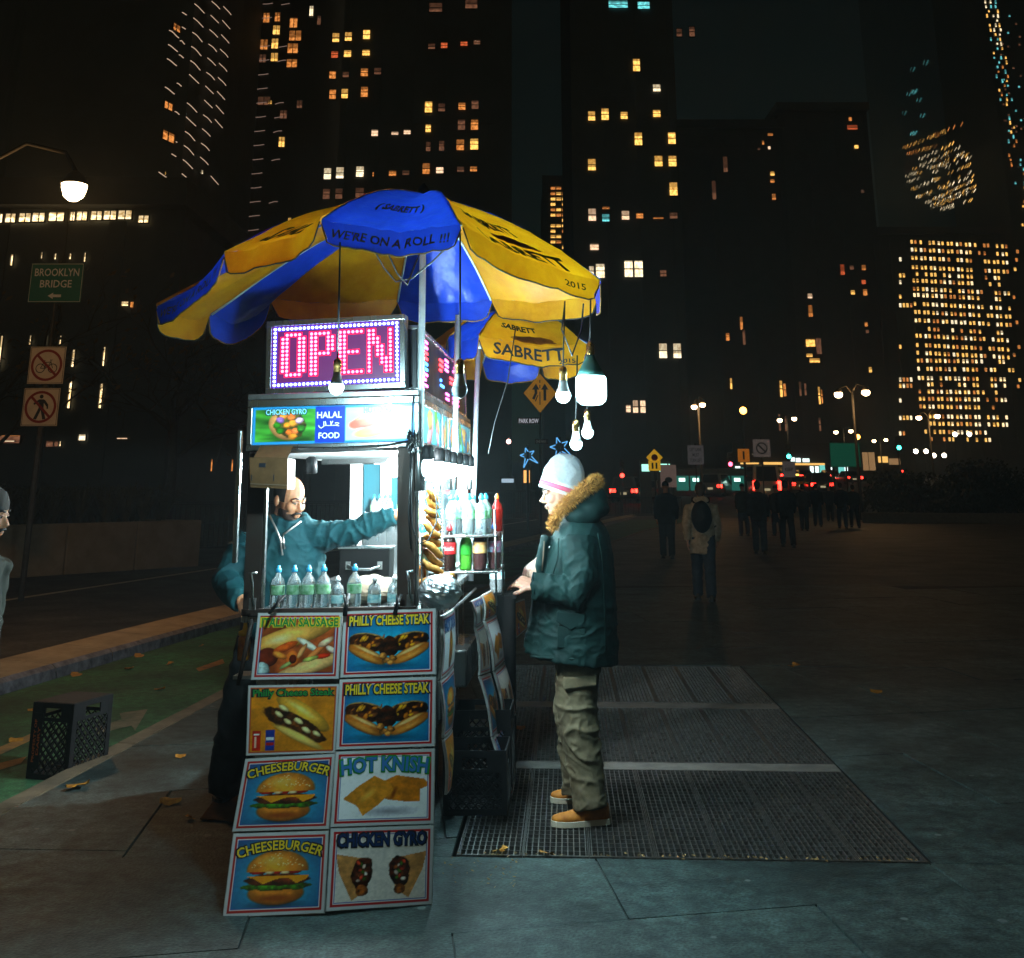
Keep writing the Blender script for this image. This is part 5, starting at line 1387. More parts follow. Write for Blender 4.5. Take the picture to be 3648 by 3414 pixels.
# ================================================================== PARASOLS
m_yelc = cloth('yellow_canvas', hexc('f0aa10'), hexc('dc8c08'), .38)
m_bluc = cloth('blue_canvas', hexc('234ee0'), hexc('1a40c8'), .38, rough=.32)
m_pole = mat('pale_pole', (.70, .78, .80), .4, metal=.2, var=.1, scale=12, col2=(.5, .56, .58))
m_pipe = mat('dark_piping', (.02, .018, .02), .6, var=0)
ink_um = mat('parasol_ink', (.018, .02, .03), .6, var=.2, scale=30); ink_go = mat('gold_ink', hexc('a87a1e'), .6, var=.3, scale=30, col2=hexc('5a4010'))
ink_dog = mat('hotdog_ink', hexc('b5651d'), .6, var=.2, scale=20, col2=hexc('8a4a12'))
def parasol(name, label, hub, rim, drop, first_blue, prints, bulge=.06, sag=.05, group=None, flare=.25, poles=(), droops=None):
    base = Vector((poles[0][0].x, poles[0][0].y, poles[0][0].z)) if poles else hub
    root = thing(name, label, 'parasol', base, 0, group)
    n = len(rim); cen = sum(rim, Vector()) / n
    H = hub - base; R = [p - base for p in rim]; C = cen - base
    up = Vector((0, 0, 1))
    def rimp(i, s):
        a, b = R[i], R[(i+1) % n]; p = a.lerp(b, s); d = droops[i] if droops else 1.
        return p + up * (-sag * d * 4 * s * (1-s) * .6) + (C - p).normalized() * (sag * .5 * 4 * s * (1-s))
    def surf(i, s, t, off=0.):
        e = rimp(i, s); p = H.lerp(e, t)
        p = p + up * (bulge * math.sin(math.pi * t) * 1.15 * (1 - .35 * 4 * s * (1-s)))
        w = (mnoise.noise(Vector((s * 3 + i * 7, t * 3, 1.3))) * .018 + (1 - abs(mnoise.noise(Vector((s * 6 + i * 5, t * 5 + s * 3, 4.1)))) * 2) * .010) * t
        nn = (R[(i+1) % n] - H).cross(R[i] - H).normalized()
        if nn.z < 0: nn = -nn
        return p + nn * (w + off)
    def val(i, s, q, off=0.):
        e = surf(i, s, 1.); o = Vector((e.x - C.x, e.y - C.y, 0)).normalized()
        k = abs(2 * s - 1); rd = 1. if k < .78 else math.sqrt(max(0, 1 - ((k - .78) / .22) ** 2))
        L = drop * (.25 + .75 * rd)
        w = .010 * math.sin(s * 9 + i * 2) * q
        return e + up * (-L * q) + o * (flare * L * q * (1 - .4 * q) + w + off + .002)
    for i in range(n):
        m = m_bluc if (i % 2 == 0) == first_blue else m_yelc
        mb = MB(); mb.surf(lambda u, v: surf(i, u, .02 + .98 * v), 20, 18)
        po = mb.build('canvas_panel', m, root, smooth=True, fix=False)
        mb = MB(); mb.surf(lambda u, v: val(i, u, v), 14, 4); vo = mb.build('valance', m, po, smooth=True, fix=False)
        mb = MB(); mb.tube([val(i, k / 20, 1.02) for k in range(21)], .0035, 5); mb.build('piping', m_pipe if m is m_yelc else ink_go, po)
        mb = MB(); mb.tube([surf(i, 0, .03 + .97 * k / 8) - up * .012 for k in range(9)], .006, 6); mb.build('rib', m_pole, root, smooth=True)
        for pr in prints.get(i, []):
            where, txt, w, h, s0, t0, ik, shear = pr[:8]
            mb = MB()
            if where == 'dog':
                for (du, dv, ru, rv) in ((0, 0, w, h), (.02, .34 * h / .1 * .1, w * .96, h * .62)):
                    pts = [surf(i, s0 + du + ru * math.cos(a) * .5 - rv * .0, t0 + dv + (rv * math.sin(a) + .06 * math.cos(a) ** 2 * ru) * .5, .004 + .001 * du) for a in [k * 2 * math.pi / 24 for k in range(24)]]
                    c = surf(i, s0 + du, t0 + dv, .005); mb.add(pts + [c], [(k, (k + 1) % 24, 24) for k in range(24)])
                mb.build('printed_emblem', ik, po)
            elif where == 'top':
                text_to(mb, txt, w, h, lambda X, Y: surf(i, s0 + X, t0 - Y, .005), .045, shear); mb.build('lettering', ik, po)
            else:
                text_to(mb, txt, w, h, lambda X, Y: val(i, s0 + X, t0 - Y, .005), .02, shear); mb.build('lettering', ik, po)
    for a, b, r in poles:
        mb = MB(); mb.cyl(a - base, b - base, r, n=14); mb.build('pole', m_pole, root, smooth=True)
    mb = MB(); mb.lathe([(.03, 0), (.035, .015), (.03, .03), (.012, .05), (.005, .06)], 12, Matrix.Translation(H + up * -.005)); mb.build('finial', m_dk, root, smooth=True)
    mb = MB(); mb.lathe([(.03, -.12), (.036, -.10), (.036, -.06), (.03, -.04)], 12, Matrix.Translation(H)); mb.build('hub', m_pole, root, smooth=True)
    return root
rim1 = [at(625, 426, 4.55), at(893, 436, 4.5), at(1163, 545, 5.25), at(1158, 572, 5.85), at(952, 582, 6.35), at(772, 584, 6.4), at(528, 580, 6.1), at(412, 608, 5.75), at(306, 594, 5.4), at(437, 490, 4.95)]
hub1 = at(822, 376, 5.45)
SAB = [('top', 'SABRETT', .60, .11, .44, .665, ink_um, 0), ('dog', '', .42, .07, .54, .80, ink_dog, 0), ('top', 'SABRETT', .70, .11, .50, .93, ink_um, 0), ('val', '2015', .16, .30, .80, .5, ink_um, 0)]
ROLLS = [('val', "WE'RE ON A ROLL !!!", .84, .38, .50, .50, ink_go, .25)]
pole_foot = cw(.80, .02, 1.66)
parasol('parasol', 'near blue and yellow parasol with worn lettering over the cart front', hub1, rim1, .105, True,
        {0: [('val', "WE'RE ON A ROLL !!!", .84, .40, .50, .50, ink_go, .25), ('top', '( SABRETT )', .5, .12, .5, .72, ink_go, .2)], 1: SAB, 9: [('top', 'SABRETT', .7, .16, .5, .84, ink_um, .3)], 8: ROLLS, 2: ROLLS, 5: [('top', 'SABRETT', .6, .1, .5, .6, ink_um, 0)]},
        poles=[(cw(.80, -.0, 1.62), hub1, .0165)], bulge=.06, droops=[1, 1, 1, 1, 1, 1, 3.4, 2.0, 1, 1], group='parasols over the cart')
rim2 = [at(930, 652, 6.6), at(1138, 668, 6.75), at(1136, 690, 7.35), at(1048, 700, 7.8), at(938, 704, 7.9), at(860, 690, 7.5), at(832, 672, 7.0), at(872, 655, 6.72)]
hub2 = at(990, 606, 7.2)
parasol('parasol', 'far yellow and blue parasol behind, over the rear of the cart', hub2, rim2, .12, False,
        {0: [('top', 'SABRETT', .46, .10, .4, .74, ink_um, 0), ('dog', '', .46, .11, .52, .90, ink_dog, 0), ('val', 'SABRETT', .66, .62, .46, .45, ink_um, 0), ('val', '2015', .14, .22, .80, .82, ink_um, 0)], 9: ROLLS, 1: ROLLS},
        poles=[(cw(.83, 1.12, 1.60), at(888, 612, cw(.83, 1.12, 1.6).y), .016)], group='parasols over the cart')
# bare pole at the rear corner with its cap, and the sleeves on the flank
bp = thing('parasol_pole', 'bare pale pole with a capped top at the rear right cart corner', 'pole', cw(.83, 2.02, 1.05))
tp_ = at(928, 668, cw(.83, 2.02, 1.05).y)
mb = MB(); mb.cyl((0, 0, 0), tp_ - bp.location, .017, n=14); mb.build('shaft', m_pole, bp, smooth=True)
mb = MB(); q = tp_ - bp.location; mb.lathe([(.022, -.03), (.024, 0), (.012, .004), (.008, .03), (.003, .04)], 12, Matrix.Translation(q)); mb.build('cap', m_pole, bp, smooth=True)
for v in (.02, 1.12, 2.02):
    mb = MB(); mb.lathe([(.022, 0), (.024, .005), (.024, .17), (.022, .175)], 14, Matrix.Translation((.83 if v > .1 else .80, v - (.0 if v > .1 else .02), 1.60))); mb.build('pole_sleeve', m_ss, cart, smooth=True)

# ================================================================== HANGING LAMPS
m_gold = mat('gold_socket', (.62, .36, .12), .28, metal=1., var=.2, scale=30); m_bulbw = mat('bulb_housing', (.80, .84, .86), .35, var=0)
def bulb_mat(i, w, r):
    return emat('bulb_light', (.55, .92, 1.0), 9.0, False)
def hang(i, dx, dy, Y, r, top, watts, label, lit=True, via=None):
    c = at(dx, dy, Y)
    t = thing('hanging_bulb', label, 'lamp', c, 0, 'bulbs hanging from the parasols')
    g = MB(); g.lathe([(r * .25, -r * .97), (r * .7, -r * .72), (r * .97, -r * .22), (r, 0), (r * .97, r * .22), (r * .86, r * .42)], 16)
    g.build('globe', bulb_mat(i, watts, r) if lit else mat('unlit_globe', (.75, .80, .82), .25, var=0), t, smooth=True)
    if lit: lamp_light(t, (0, 0, -r * .15), watts, (.55, .92, 1.0), r * 1.22)
    h = MB(); h.lathe([(r * .88, r * .43), (r * .72, r * .9), (r * .55, r * 1.5), (r * .5, r * 1.9)], 18); h.build('housing', m_bulbw, t, smooth=True)
    s = MB(); s.lathe([(r * .45, r * 1.91), (r * .52, r * 2.0), (r * .50, r * 2.7), (r * .56, r * 2.75), (r * .5, r * 3.5), (r * .2, r * 3.8)], 14); s.build('socket', m_gold, t, smooth=True)
    tp = at(*top) - c; P = [Vector((0, 0, r * 3.7))] + [at(*v) - c for v in (via or [])] + [tp]
    m_ = MB(); m_.tube(P, .0042, 6); m_.build('cord', m_dk, t, smooth=True)
    return t
hang(0, 653, 752, 4.62, .032, (660, 470, 4.52), 100, 'lit bulb hanging in front of the OPEN sign')
hang(1, 892, 757, 4.60, .034, (893, 452, 4.50), 0, 'unlit white bulb hanging beside the pale pole', lit=False)
hang(2, 1093, 768, 5.20, .036, (1096, 585, 5.25), 46, 'lit bulb hanging left of the big lantern bulb')
hang(3, 1140, 840, 5.55, .030, (1146, 585, 5.55), 8, 'small lit bulb hanging under the big lantern bulb')
hang(4, 1118, 862, 5.35, .030, (1120, 690, 5.4), 8, 'lowest lit bulb hanging just above the woolly hat', via=[(1119, 760, 5.38)])
c = at(1147, 757, 5.30)
ln_ = thing('lantern_bulb', 'big glowing lantern bulb hanging at the right parasol tip', 'lamp', c)
k = 5.3 / 2204 * 1.0
mb = MB(); mb.lathe([(.02, -.072), (.050, -.068), (.068, -.052), (.0735, -.03), (.074, .03), (.072, .058), (.066, .064)], 24); mb.build('glow_diffuser', emat('lantern_light', (.5, .91, 1.0), 9.0, False), ln_, smooth=True); lamp_light(ln_, (0, 0, -.01), 40, (.5, .91, 1.0), .088)
mb = MB(); mb.lathe([(.067, .065), (.058, .09), (.036, .13), (.024, .15), (.022, .165)], 24); mb.build('heat_sink', mat('lantern_green', (.05, .16, .14), .35, var=.1), ln_, smooth=True)
mb = MB(); mb.lathe([(.016, .166), (.02, .17), (.019, .215), (.012, .225), (.006, .235)], 14); mb.build('socket', m_gold, ln_, smooth=True)
mb = MB(); mb.tube([Vector((0, 0, .23)), at(1146, 575, 5.3) - c], .0042, 6); mb.build('cord', m_dk, ln_, smooth=True)
for i, (P, lab) in enumerate(((((722, 478, 4.6), (745, 520, 4.75), (768, 547, 4.85), (800, 540, 4.85), (842, 505, 4.7), (893, 455, 4.5)), 'loose black cable looped under the parasol front'), (((748, 480, 4.62), (770, 530, 4.75), (790, 553, 4.82), (815, 490, 4.9)), 'second shorter cable loop under the parasol front'),
                              (((1000, 640, 6.4), (985, 740, 6.5), (960, 820, 6.6), (948, 880, 6.8)), 'long thin cable trailing from the far parasol to the cart'), (((1096, 590, 5.25), (1090, 640, 5.25), (1110, 690, 5.3), (1128, 640, 5.4), (1132, 590, 5.5)), 'slack cable between the bulbs at the parasol tip'))):
    q = at(*P[-1]); mb = MB(); mb.tube([at(*p) - q for p in P], .0042, 6); o = mb.build('cable', m_dk, None, smooth=True); o.location = q; tag(o, lab, 'cable')
# ================================================================== PEOPLE
def blob(mb, voxel, smooth=4, fold=None, cutz=None):
    """one continuous skin over the shapes in mb"""
    me = mb.mesh('blob')
    o = bpy.data.objects.new('blob', me); COL.objects.link(o)
    r = o.modifiers.new('r', 'REMESH'); r.mode = 'VOXEL'; r.voxel_size = voxel
    if smooth:
        s = o.modifiers.new('s', 'SMOOTH'); s.iterations = smooth; s.factor = .5
    dg = bpy.context.evaluated_depsgraph_get()
    out = bpy.data.meshes.new_from_object(o.evaluated_get(dg))
    bpy.data.objects.remove(o); bpy.data.meshes.remove(me)
    if fold:
        vs = np.zeros(len(out.vertices) * 3); ns = np.zeros(len(out.vertices) * 3)
        out.vertices.foreach_get('co', vs); out.vertices.foreach_get('normal', ns)
        vs = vs.reshape(-1, 3); ns = ns.reshape(-1, 3)
        d = np.array([fold(Vector(p)) for p in vs])
        vs = vs + ns * d[:, None]
        out.vertices.foreach_set('co', vs.ravel()); out.update()
    out.polygons.foreach_set('use_smooth', [True] * len(out.polygons))
    return out
def part(name, me, m, parent):
    me.materials.clear()
    for q in (m if isinstance(m, (list, tuple)) else [m]): me.materials.append(q)
    me.name = name
    return obj(name, me, parent)
def folds(amp, fx=6, fy=6, fz=14, seed=0.):
    def f(p):
        q = Vector((p.x * fx + seed, p.y * fy, p.z * fz + .5 * math.sin(p.x * 9)))
        n = mnoise.noise(q); n2 = mnoise.noise(q * 2.3)
        return amp * (1 - abs(n) * 2.2) + amp * .35 * n2
    return f
def crease(p, amp, sx, sy, sz, seed=0.):
    """sharp pulled folds: narrow ridges with broad hollows between"""
    q = Vector((p.x * sx + seed, p.y * sy, p.z * sz)); q = q + Vector((.35 * mnoise.noise(q * .7), 0, .35 * mnoise.noise(q * .6 + Vector((5, 1, 2)))))
    r1 = max(0, 1 - abs(mnoise.noise(q)) * 3.2) ** 2; r2 = max(0, 1 - abs(mnoise.noise(q * 2.1 + Vector((3, 7, 1)))) * 3.2) ** 2
    return amp * (r1 + .45 * r2 - .35)
def head_prims(mb, M, ears=True, nose=1.):
    S = lambda c, r: mb.sph(c, r, 16, 12, M)
    S((-.012, 0, .032), (.098, .077, .092)); S((.028, 0, -.04), (.064, .060, .085)); S((.032, 0, -.082), (.050, .049, .036)); S((.066, 0, -.103), (.021, .024, .019))
    T = lambda pts, r: mb.tube([M @ Vector(p) for p in pts], r, 10)
    T([(.074, -.046, .006), (.088, -.02, .015), (.090, 0, .012), (.088, .02, .015), (.074, .046, .006)], .0105)
    T([(.088, 0, .004), (.100 * 1, 0, -.022), (.112 * nose, 0, -.044)], [.009, .0105, .0135]); 
    for s in (-1, 1):
        S((.100, s * .012, -.047), (.010, .008, .008)); S((.060, s * .038, -.032), (.030, .023, .030))
        if ears: S((-.014, s * .080, -.012), (.021, .010, .031))
    S((.092, 0, -.069), (.011, .024, .0065)); S((.088, 0, -.081), (.011, .020, .008))
def face_bits(root, M, skin_dark, brow=True, beard=False, mous=False):
    for s in (-1, 1):
        mb = MB(); mb.sph((.0815, s * .029, -.006), (.010, .0125, .0068), 10, 8, M); e = mb.build('eye', mat('eye_white', (.30, .27, .24), .4, var=0), root, smooth=True)
        mb = MB(); mb.sph((.0905, s * .029, -.0075), (.0035, .006, .006), 8, 6, M); mb.build('iris', mat('iris', (.012, .008, .006), .2, var=0), e, smooth=True)
        mb = MB(); mb.tube([M @ Vector(p) for p in ((.078, s * .044, -.001), (.0925, s * .028, .0005), (.090, s * .014, -.002))], .0052, 6); mb.build('eyelid', skin_dark, e, smooth=True)
        if brow:
            mb = MB(); mb.tube([M @ Vector(p) for p in ((.076, s * .050, .012), (.0915, s * .032, .021), (.0975, s * .012, .016))], [.003, .0052, .0045], 6); mb.build('eyebrow', mat('dark_hair', (.014, .010, .008), .6, var=.2, scale=90), root, smooth=True)
    mb = MB(); mb.tube([M @ Vector(p) for p in ((.088, -.022, -.075), (.101, 0, -.0745), (.088, .022, -.075))], .0026, 6); mb.build('mouth', mat('mouth_line', (.10, .03, .025), .5, var=0), root, smooth=True)
    if mous:
        mb = MB(); mb.tube([M @ Vector(p) for p in ((.080, -.032, -.075), (.097, -.016, -.062), (.104, 0, -.058), (.097, .016, -.062), (.080, .032, -.075))], [.004, .0075, .006, .0075, .004], 8); mb.build('moustache', mat('dark_hair', (.014, .010, .008), .6), root, smooth=True)
def hand_prims(mb, wrist, d, palm_n, size=1., curl=.6, thumb=1, spread=1.):
    """wrist point, direction to the knuckles, normal of the palm's back"""
    d = Vector(d).normalized(); nrm = Vector(palm_n); nrm = (nrm - d * nrm.dot(d)).normalized(); sd = d.cross(nrm)
    k = size
    pts = [wrist, wrist + d * .03 * k, wrist + d * .065 * k, wrist + d * .088 * k]
    for o in (-.026, -.009, .009, .026):
        mb.tube([p + sd * o * k * (.6 if i == 0 else 1) for i, p in enumerate(pts)], [.013 * k, .0145 * k, .0135 * k, .0115 * k], 8)
    for f, (o, L) in enumerate(((-.032, .072), (-.0108, .082), (.0108, .078), (.031, .062))):
        b = wrist + d * .086 * k + sd * o * k; c1 = curl * (.8 + .12 * f); p = [b]; dd = d
        for seg, (l, a) in enumerate(((.45, c1), (.32, c1 * 1.1), (.23, c1 * .7))):
            ax = sd; dd = (dd * math.cos(a) - nrm * math.sin(a)).normalized()
            nr = (nrm * math.cos(a) + d * 0).normalized(); p.append(p[-1] + dd * L * l * k)
        mb.tube(p, [.0095 * k, .0088 * k, .008 * k, .0065 * k], 8)
    tb = wrist + d * .028 * k + sd * (-.026 * thumb) * k
    t1 = tb + (d * .6 - sd * thumb * .75 - nrm * .25).normalized() * .035 * k
    t2 = t1 + (d * .9 - sd * thumb * .1 - nrm * .55).normalized() * .03 * k; t3 = t2 + (d * .8 + sd * thumb * .25 - nrm * .6).normalized() * .022 * k
    mb.tube([tb, t1, t2, t3], [.014 * k, .0115 * k, .0105 * k, .008 * k], 8)
def headM(c, face, roll=0.):
    f = Vector(face).normalized(); l = Vector((0, 0, 1)).cross(f).normalized(); u = f.cross(l)
    M = Matrix(((f.x, l.x, u.x, c.x), (f.y, l.y, u.y, c.y), (f.z, l.z, u.z, c.z), (0, 0, 0, 1)))
    return M @ Matrix.Rotation(roll, 4, 'X')
m_skin = mat('skin_light', (.64, .35, .24), .5, var=.10, scale=30, col2=(.52, .27, .19)); m_skin2 = mat('skin_tan', (.56, .28, .15), .48, var=.10, scale=30, col2=(.44, .19, .10))
m_skd = mat('skin_fold', (.30, .15, .10), .5, var=0); m_hair = mat('dark_hair', (.014, .010, .008), .6); m_stub = mat('stubble', (.075, .042, .03), .8, var=.4, scale=160, col2=(.035, .022, .018))
for m_ in (m_skin, m_skin2): m_.node_tree.nodes['Principled BSDF'].inputs['Subsurface Weight'].default_value = .12

def shoe(toe, heel, w, h, m_up, m_sole, parent, name='shoe', laces=None):
    """toe and heel points on the ground"""
    d = (heel - toe); L = d.length; d.normalize(); sd = Vector((d.y, -d.x, 0)); up = Vector((0, 0, 1))
    prof = [(.0, .10, .35), (.05, .55, .55), (.16, .86, .66), (.33, 1.0, .80), (.5, .93, 1.05), (.62, .84, 1.45), (.75, .80, 1.65), (.9, .78, 1.65), (.97, .66, 1.5), (1.0, .40, 1.2)]
    mb = MB(); n = 14; o = 0
    rings = []
    for t, wk, hk in prof:
        c = toe + d * (L * t)
        rings.append([c + sd * (w / 2 * wk * math.cos(a)) * (1 if math.sin(a) > -.2 else .96) + up * (.022 + max(0, math.sin(a)) ** .75 * h * hk * .6) for a in [2 * math.pi * k / n for k in range(n)]])
    vs = [p for r_ in rings for p in r_]; m = len(rings)
    fs = [(i*n+j, i*n+(j+1) % n, (i+1)*n+(j+1) % n, (i+1)*n+j) for i in range(m-1) for j in range(n)] + [tuple(range(n)), tuple((m-1)*n+j for j in range(n))]
    mb.add(vs, fs); s = mb.build(name, m_up, parent, smooth=True)
    mb = MB(); poly = []
    for t, wk, hk in prof: c = toe + d * (L * (t * 1.02 - .01)); poly.append(c + sd * (w / 2 * wk * 1.08 + .004))
    for t, wk, hk in prof[::-1]: c = toe + d * (L * (t * 1.02 - .01)); poly.append(c - sd * (w / 2 * wk * 1.08 + .004))
    k = len(poly)
    mb.add([p + up * .001 for p in poly] + [p + up * .026 for p in poly], [tuple(range(k))[::-1], tuple(range(k, 2*k))] + [(i, (i+1) % k, (i+1) % k + k, i + k) for i in range(k)]); mb.build('sole', m_sole, s)
    if laces:
        mb = MB()
        for t in (.40, .47, .54):
            c = toe + d * (L * t); hh = .022 + h * .6 * (.95 + (t - .4) * 3.6)
            mb.tube([c + sd * w * .30 + up * hh * .85, c + up * (hh + .012), c - sd * w * .30 + up * hh * .85], .0035, 6)
        mb.build('laces', laces, s, smooth=True)
    return s

# ---- the customer
CY = 6.32
cr = thing('person', 'customer in grey pink-striped beanie, fur-trimmed dark green parka and tan shoes paying at the cart', 'person', (at(1125, 1600, CY).x, CY, 0))
def cp(dx, dy, dY=0.): return at(dx, dy, CY + dY) - cr.location
m_parka = mat('parka_green', (.0040, .0255, .0235), .70, spec=.2, var=.12, scale=5, bump=.45, bscale=16, bdist=.010, col2=(.0026, .012, .0115))
m_khaki = mat('cargo_khaki', (.150, .122, .068), .8, var=.18, scale=9, bump=.9, bscale=11, bdist=.02, col2=(.08, .065, .036))
HM = headM(cp(1088, 952), (-1, -.10, -.16))
mb = MB(); head_prims(mb, HM, nose=1.06)
mb.tube([cp(1098, 972), cp(1110, 1005), cp(1118, 1040)], [.058, .057, .075], 12)
mb.tube([cp(1122, 1040), cp(1124, 1120), cp(1122, 1250)], [(.17, .10), (.16, .10), (.15, .10)], 12)
near = [cp(1124, 1056, -.19), cp(1128, 1120, -.235), cp(1118, 1152, -.25), cp(1042, 1138, -.215)]
farA = [cp(1116, 1056, .19), cp(1092, 1112, .24), cp(1043, 1090, .05)]
mb.tube(near, [.05, .042, .04, .028], 10); mb.tube(farA, [.05, .042, .028], 10)
hand_prims(mb, cp(1036, 1138, -.215), cp(1006, 1127, -.16) - cp(1040, 1138, -.215), (-.2, -.7, 1), 1.08, .6, 1)
hand_prims(mb, cp(1043, 1090, .05), cp(1024, 1116, -.05) - cp(1043, 1090, .05), (-.6, -.9, .4), 1.05, .45, -1)
for dY, xs in ((-.10, (1124, 1120, 1143)), (.14, (1122, 1112, 1120))):
    mb.tube([cp(xs[0], 1255, dY * .8), cp(xs[1], 1400, dY), cp(xs[2], 1545 if dY < 0 else 1515, dY * 1.1)], [.08, .055, .04], 10)
part('body', blob(mb, .0042, 2), m_skin, cr)
face_bits(cr, HM, m_skd)
mb = MB()
lev = [(1002, 1092, 1158, .12), (1022, 1080, 1172, .185), (1045, 1070, 1182, .225), (1075, 1063, 1188, .24), (1115, 1055, 1191, .245), (1160, 1047, 1194, .25), (1210, 1038, 1197, .255), (1255, 1028, 1200, .265), (1278, 1024, 1200, .27)]
P = []; R = []
for y, f, b, hd in lev:
    p, q = cp(f, y), cp(b, y); P.append((p + q) / 2); R.append((hd, (q - p).length / 2))
mb.tube(P, R, 28)
mb.tube([near[0] + Vector((0, .03, .02))] + near[1:3] + [cp(1062, 1143, -.225), cp(1034, 1139, -.21)], [.098, .088, .085, .068, .064], 16)
mb.tube([farA[0]] + [farA[1], cp(1062, 1097, .12), cp(1048, 1091, .07)], [.098, .084, .064, .058], 16)
mb.tube([cp(1062, 1040, -.02), cp(1052, 1075, -.02), cp(1050, 1110, -.01), cp(1040, 1180, .0), cp(1027, 1268, .0)], [(.06, .03)] * 5, 10)
def cfold(p):
    lo = max(0, min(1, (1.0 - p.z) * 5)); q = Vector((p.x * 9 + p.z * 2, p.y * 7, p.z * (7 - 4 * lo)))
    n = 1 - abs(mnoise.noise(q)) * 2
    sleeve = max(0, min(1, (-p.y - .17) * 12)) * max(0, 1 - abs(p.z - 1.15) * 4)
    return .0025 * n + crease(p, .009, 5 + 3 * lo, 5, 5 - 3 * lo, 3.) + sleeve * crease(p, .011, 13, 4, 9, 8.)
coat = part('parka', blob(mb, .008, 5, cfold), m_parka, cr)
mb = MB(); mb.sph(cp(1143, 985, .0), (.115, .17, .062), 24, 16); mb.sph(cp(1130, 1000, -.10), (.10, .08, .055), 16, 12); mb.sph(cp(1152, 965, .02), (.075, .14, .06), 20, 14); mb.sph(cp(1130, 1000, .10), (.10, .08, .055), 16, 12)
part('hood', blob(mb, .011, 6, folds(.006, 8, 6, 14, 1.)), m_parka, coat)
# fur along the hood's edge
FU = [cp(1072, 1024, -.07), cp(1078, 1005, -.115), cp(1092, 985, -.15), cp(1112, 965, -.165), cp(1135, 948, -.15), cp(1152, 938, -.10), cp(1158, 934, -.02), cp(1156, 936, .08), cp(1140, 950, .14), cp(1112, 970, .15), cp(1085, 1000, .11), cp(1072, 1024, .06)]
fr = [.020, .026, .029, .030, .030, .030, .030, .030, .03, .028, .026, .02]
mb = MB(); mb.tube(FU, fr, 10); furb = mb.build('fur_trim', mat('fur_base', hexc('8a5a22'), .9, var=.2, scale=60), coat, smooth=True)
hb = MB(); rg_ = random.Random(5); hv = []; hf = []
for k in range(5200):
    t = rg_.random() * (len(FU) - 1.001); i = int(t); p = FU[i].lerp(FU[i+1], t - i); ax = (FU[i+1] - FU[i]).normalized(); rr = fr[i] * .9
    v = Vector((rg_.gauss(0, 1), rg_.gauss(0, 1), rg_.gauss(0, 1))); v = (v - ax * v.dot(ax)).normalized()
    root_ = p + v * rr; tip = root_ + (v + Vector((rg_.gauss(0, .35), rg_.gauss(0, .35), rg_.gauss(0, .35) - .15)) + ax * rg_.gauss(0, .4)).normalized() * rg_.uniform(.016, .034)
    sdv = v.cross(tip - root_)
    sdv = (sdv if sdv.length > 1e-6 else v.orthogonal()).normalized() * .0017
    o = len(hv); hv += [tuple(root_ + sdv), tuple(root_ - sdv), tuple(tip)]; hf.append((o, o+1, o+2))
hb.add(hv, hf); fo_ = hb.build('fur_strands', mat('fur_tan', hexc('d69a4a'), .8, var=.3, scale=50, col2=hexc('8f5a20')), furb, fix=False); fo_['kind'] = 'stuff'
# beanie
m_beanie = mat('beanie_grey', (.36, .37, .38), .85, var=.10, scale=70, bump=.3, bscale=160, bdist=.003); m_pink = mat('beanie_pink', hexc('d0607c'), .85, var=.1, scale=60); m_bw = mat('beanie_white', (.62, .62, .62), .85, var=.1, scale=60)
mb = MB(); ax = [cp(1087, 950), cp(1091, 935), cp(1096, 920), cp(1101, 906), cp(1107, 893), cp(1110, 886), cp(1111, 884)]
mb.tube(ax, [(.093, .113), (.095, .117), (.094, .115), (.088, .102), (.070, .078), (.045, .048), (.015, .015)], 28)
hat = part('beanie', blob(mb, .006, 4, folds(.0035, 14, 14, 14, 2.)), m_beanie, cr)
axd = (ax[2] - ax[0]).normalized()
for k, (o, mm, wd) in enumerate(((-.013, m_bw, .018), (.0085, m_pink, .023), (.030, m_bw, .018))):
    c = ax[0] + axd * o; mb = MB(); mb.tube([c - axd * wd / 2, c - axd * wd * .4, c + axd * wd * .4, c + axd * wd / 2], [(.096, .116), (.1005, .1205), (.1015, .1215), (.097, .117)], 32, caps=False); mb.build('stripe', mm, hat, smooth=True)
mb = MB(); mb.tube([ax[0] + Vector((.045, -.088, .0)), ax[2] + Vector((.04, -.082, .012)), ax[4] + Vector((.012, -.055, .014)), ax[5] + Vector((0, 0, .006))], .0045, 6); mb.build('seam', m_beanie, hat, smooth=True)
# trousers, shoes
mb = MB()
mb.tube([cp(1122, 1240, -.085), cp(1122, 1300, -.095), cp(1118, 1370, -.10), cp(1122, 1410, -.105), cp(1132, 1470, -.11), cp(1142, 1535, -.12), cp(1146, 1566, -.12)], [(.12, .125), (.112, .118), (.10, .107), (.098, .104), (.088, .092), (.080, .083), (.082, .086)], 18)
mb.tube([cp(1120, 1240, .10), cp(1117, 1310, .12), cp(1113, 1390, .14), cp(1116, 1450, .16), cp(1119, 1520, .18), cp(1120, 1540, .18)], [(.12, .12), (.11, .11), (.10, .10), (.09, .09), (.08, .078), (.08, .078)], 18)
tr = part('trousers', blob(mb, .0075, 4, lambda p: crease(p, .008 + .008 * max(0, 1 - abs(p.z - .42) * 4) + .008 * max(0, 1 - p.z * 5), 5, 5, 9, 7.)), m_khaki, cr)
def onleg(dx, dy, dz=-.215): return cp(dx, dy, dz)
mb = MB(); f0, f1, f2, f3 = onleg(1093, 1316), onleg(1158, 1310), onleg(1158, 1331), onleg(1094, 1340)
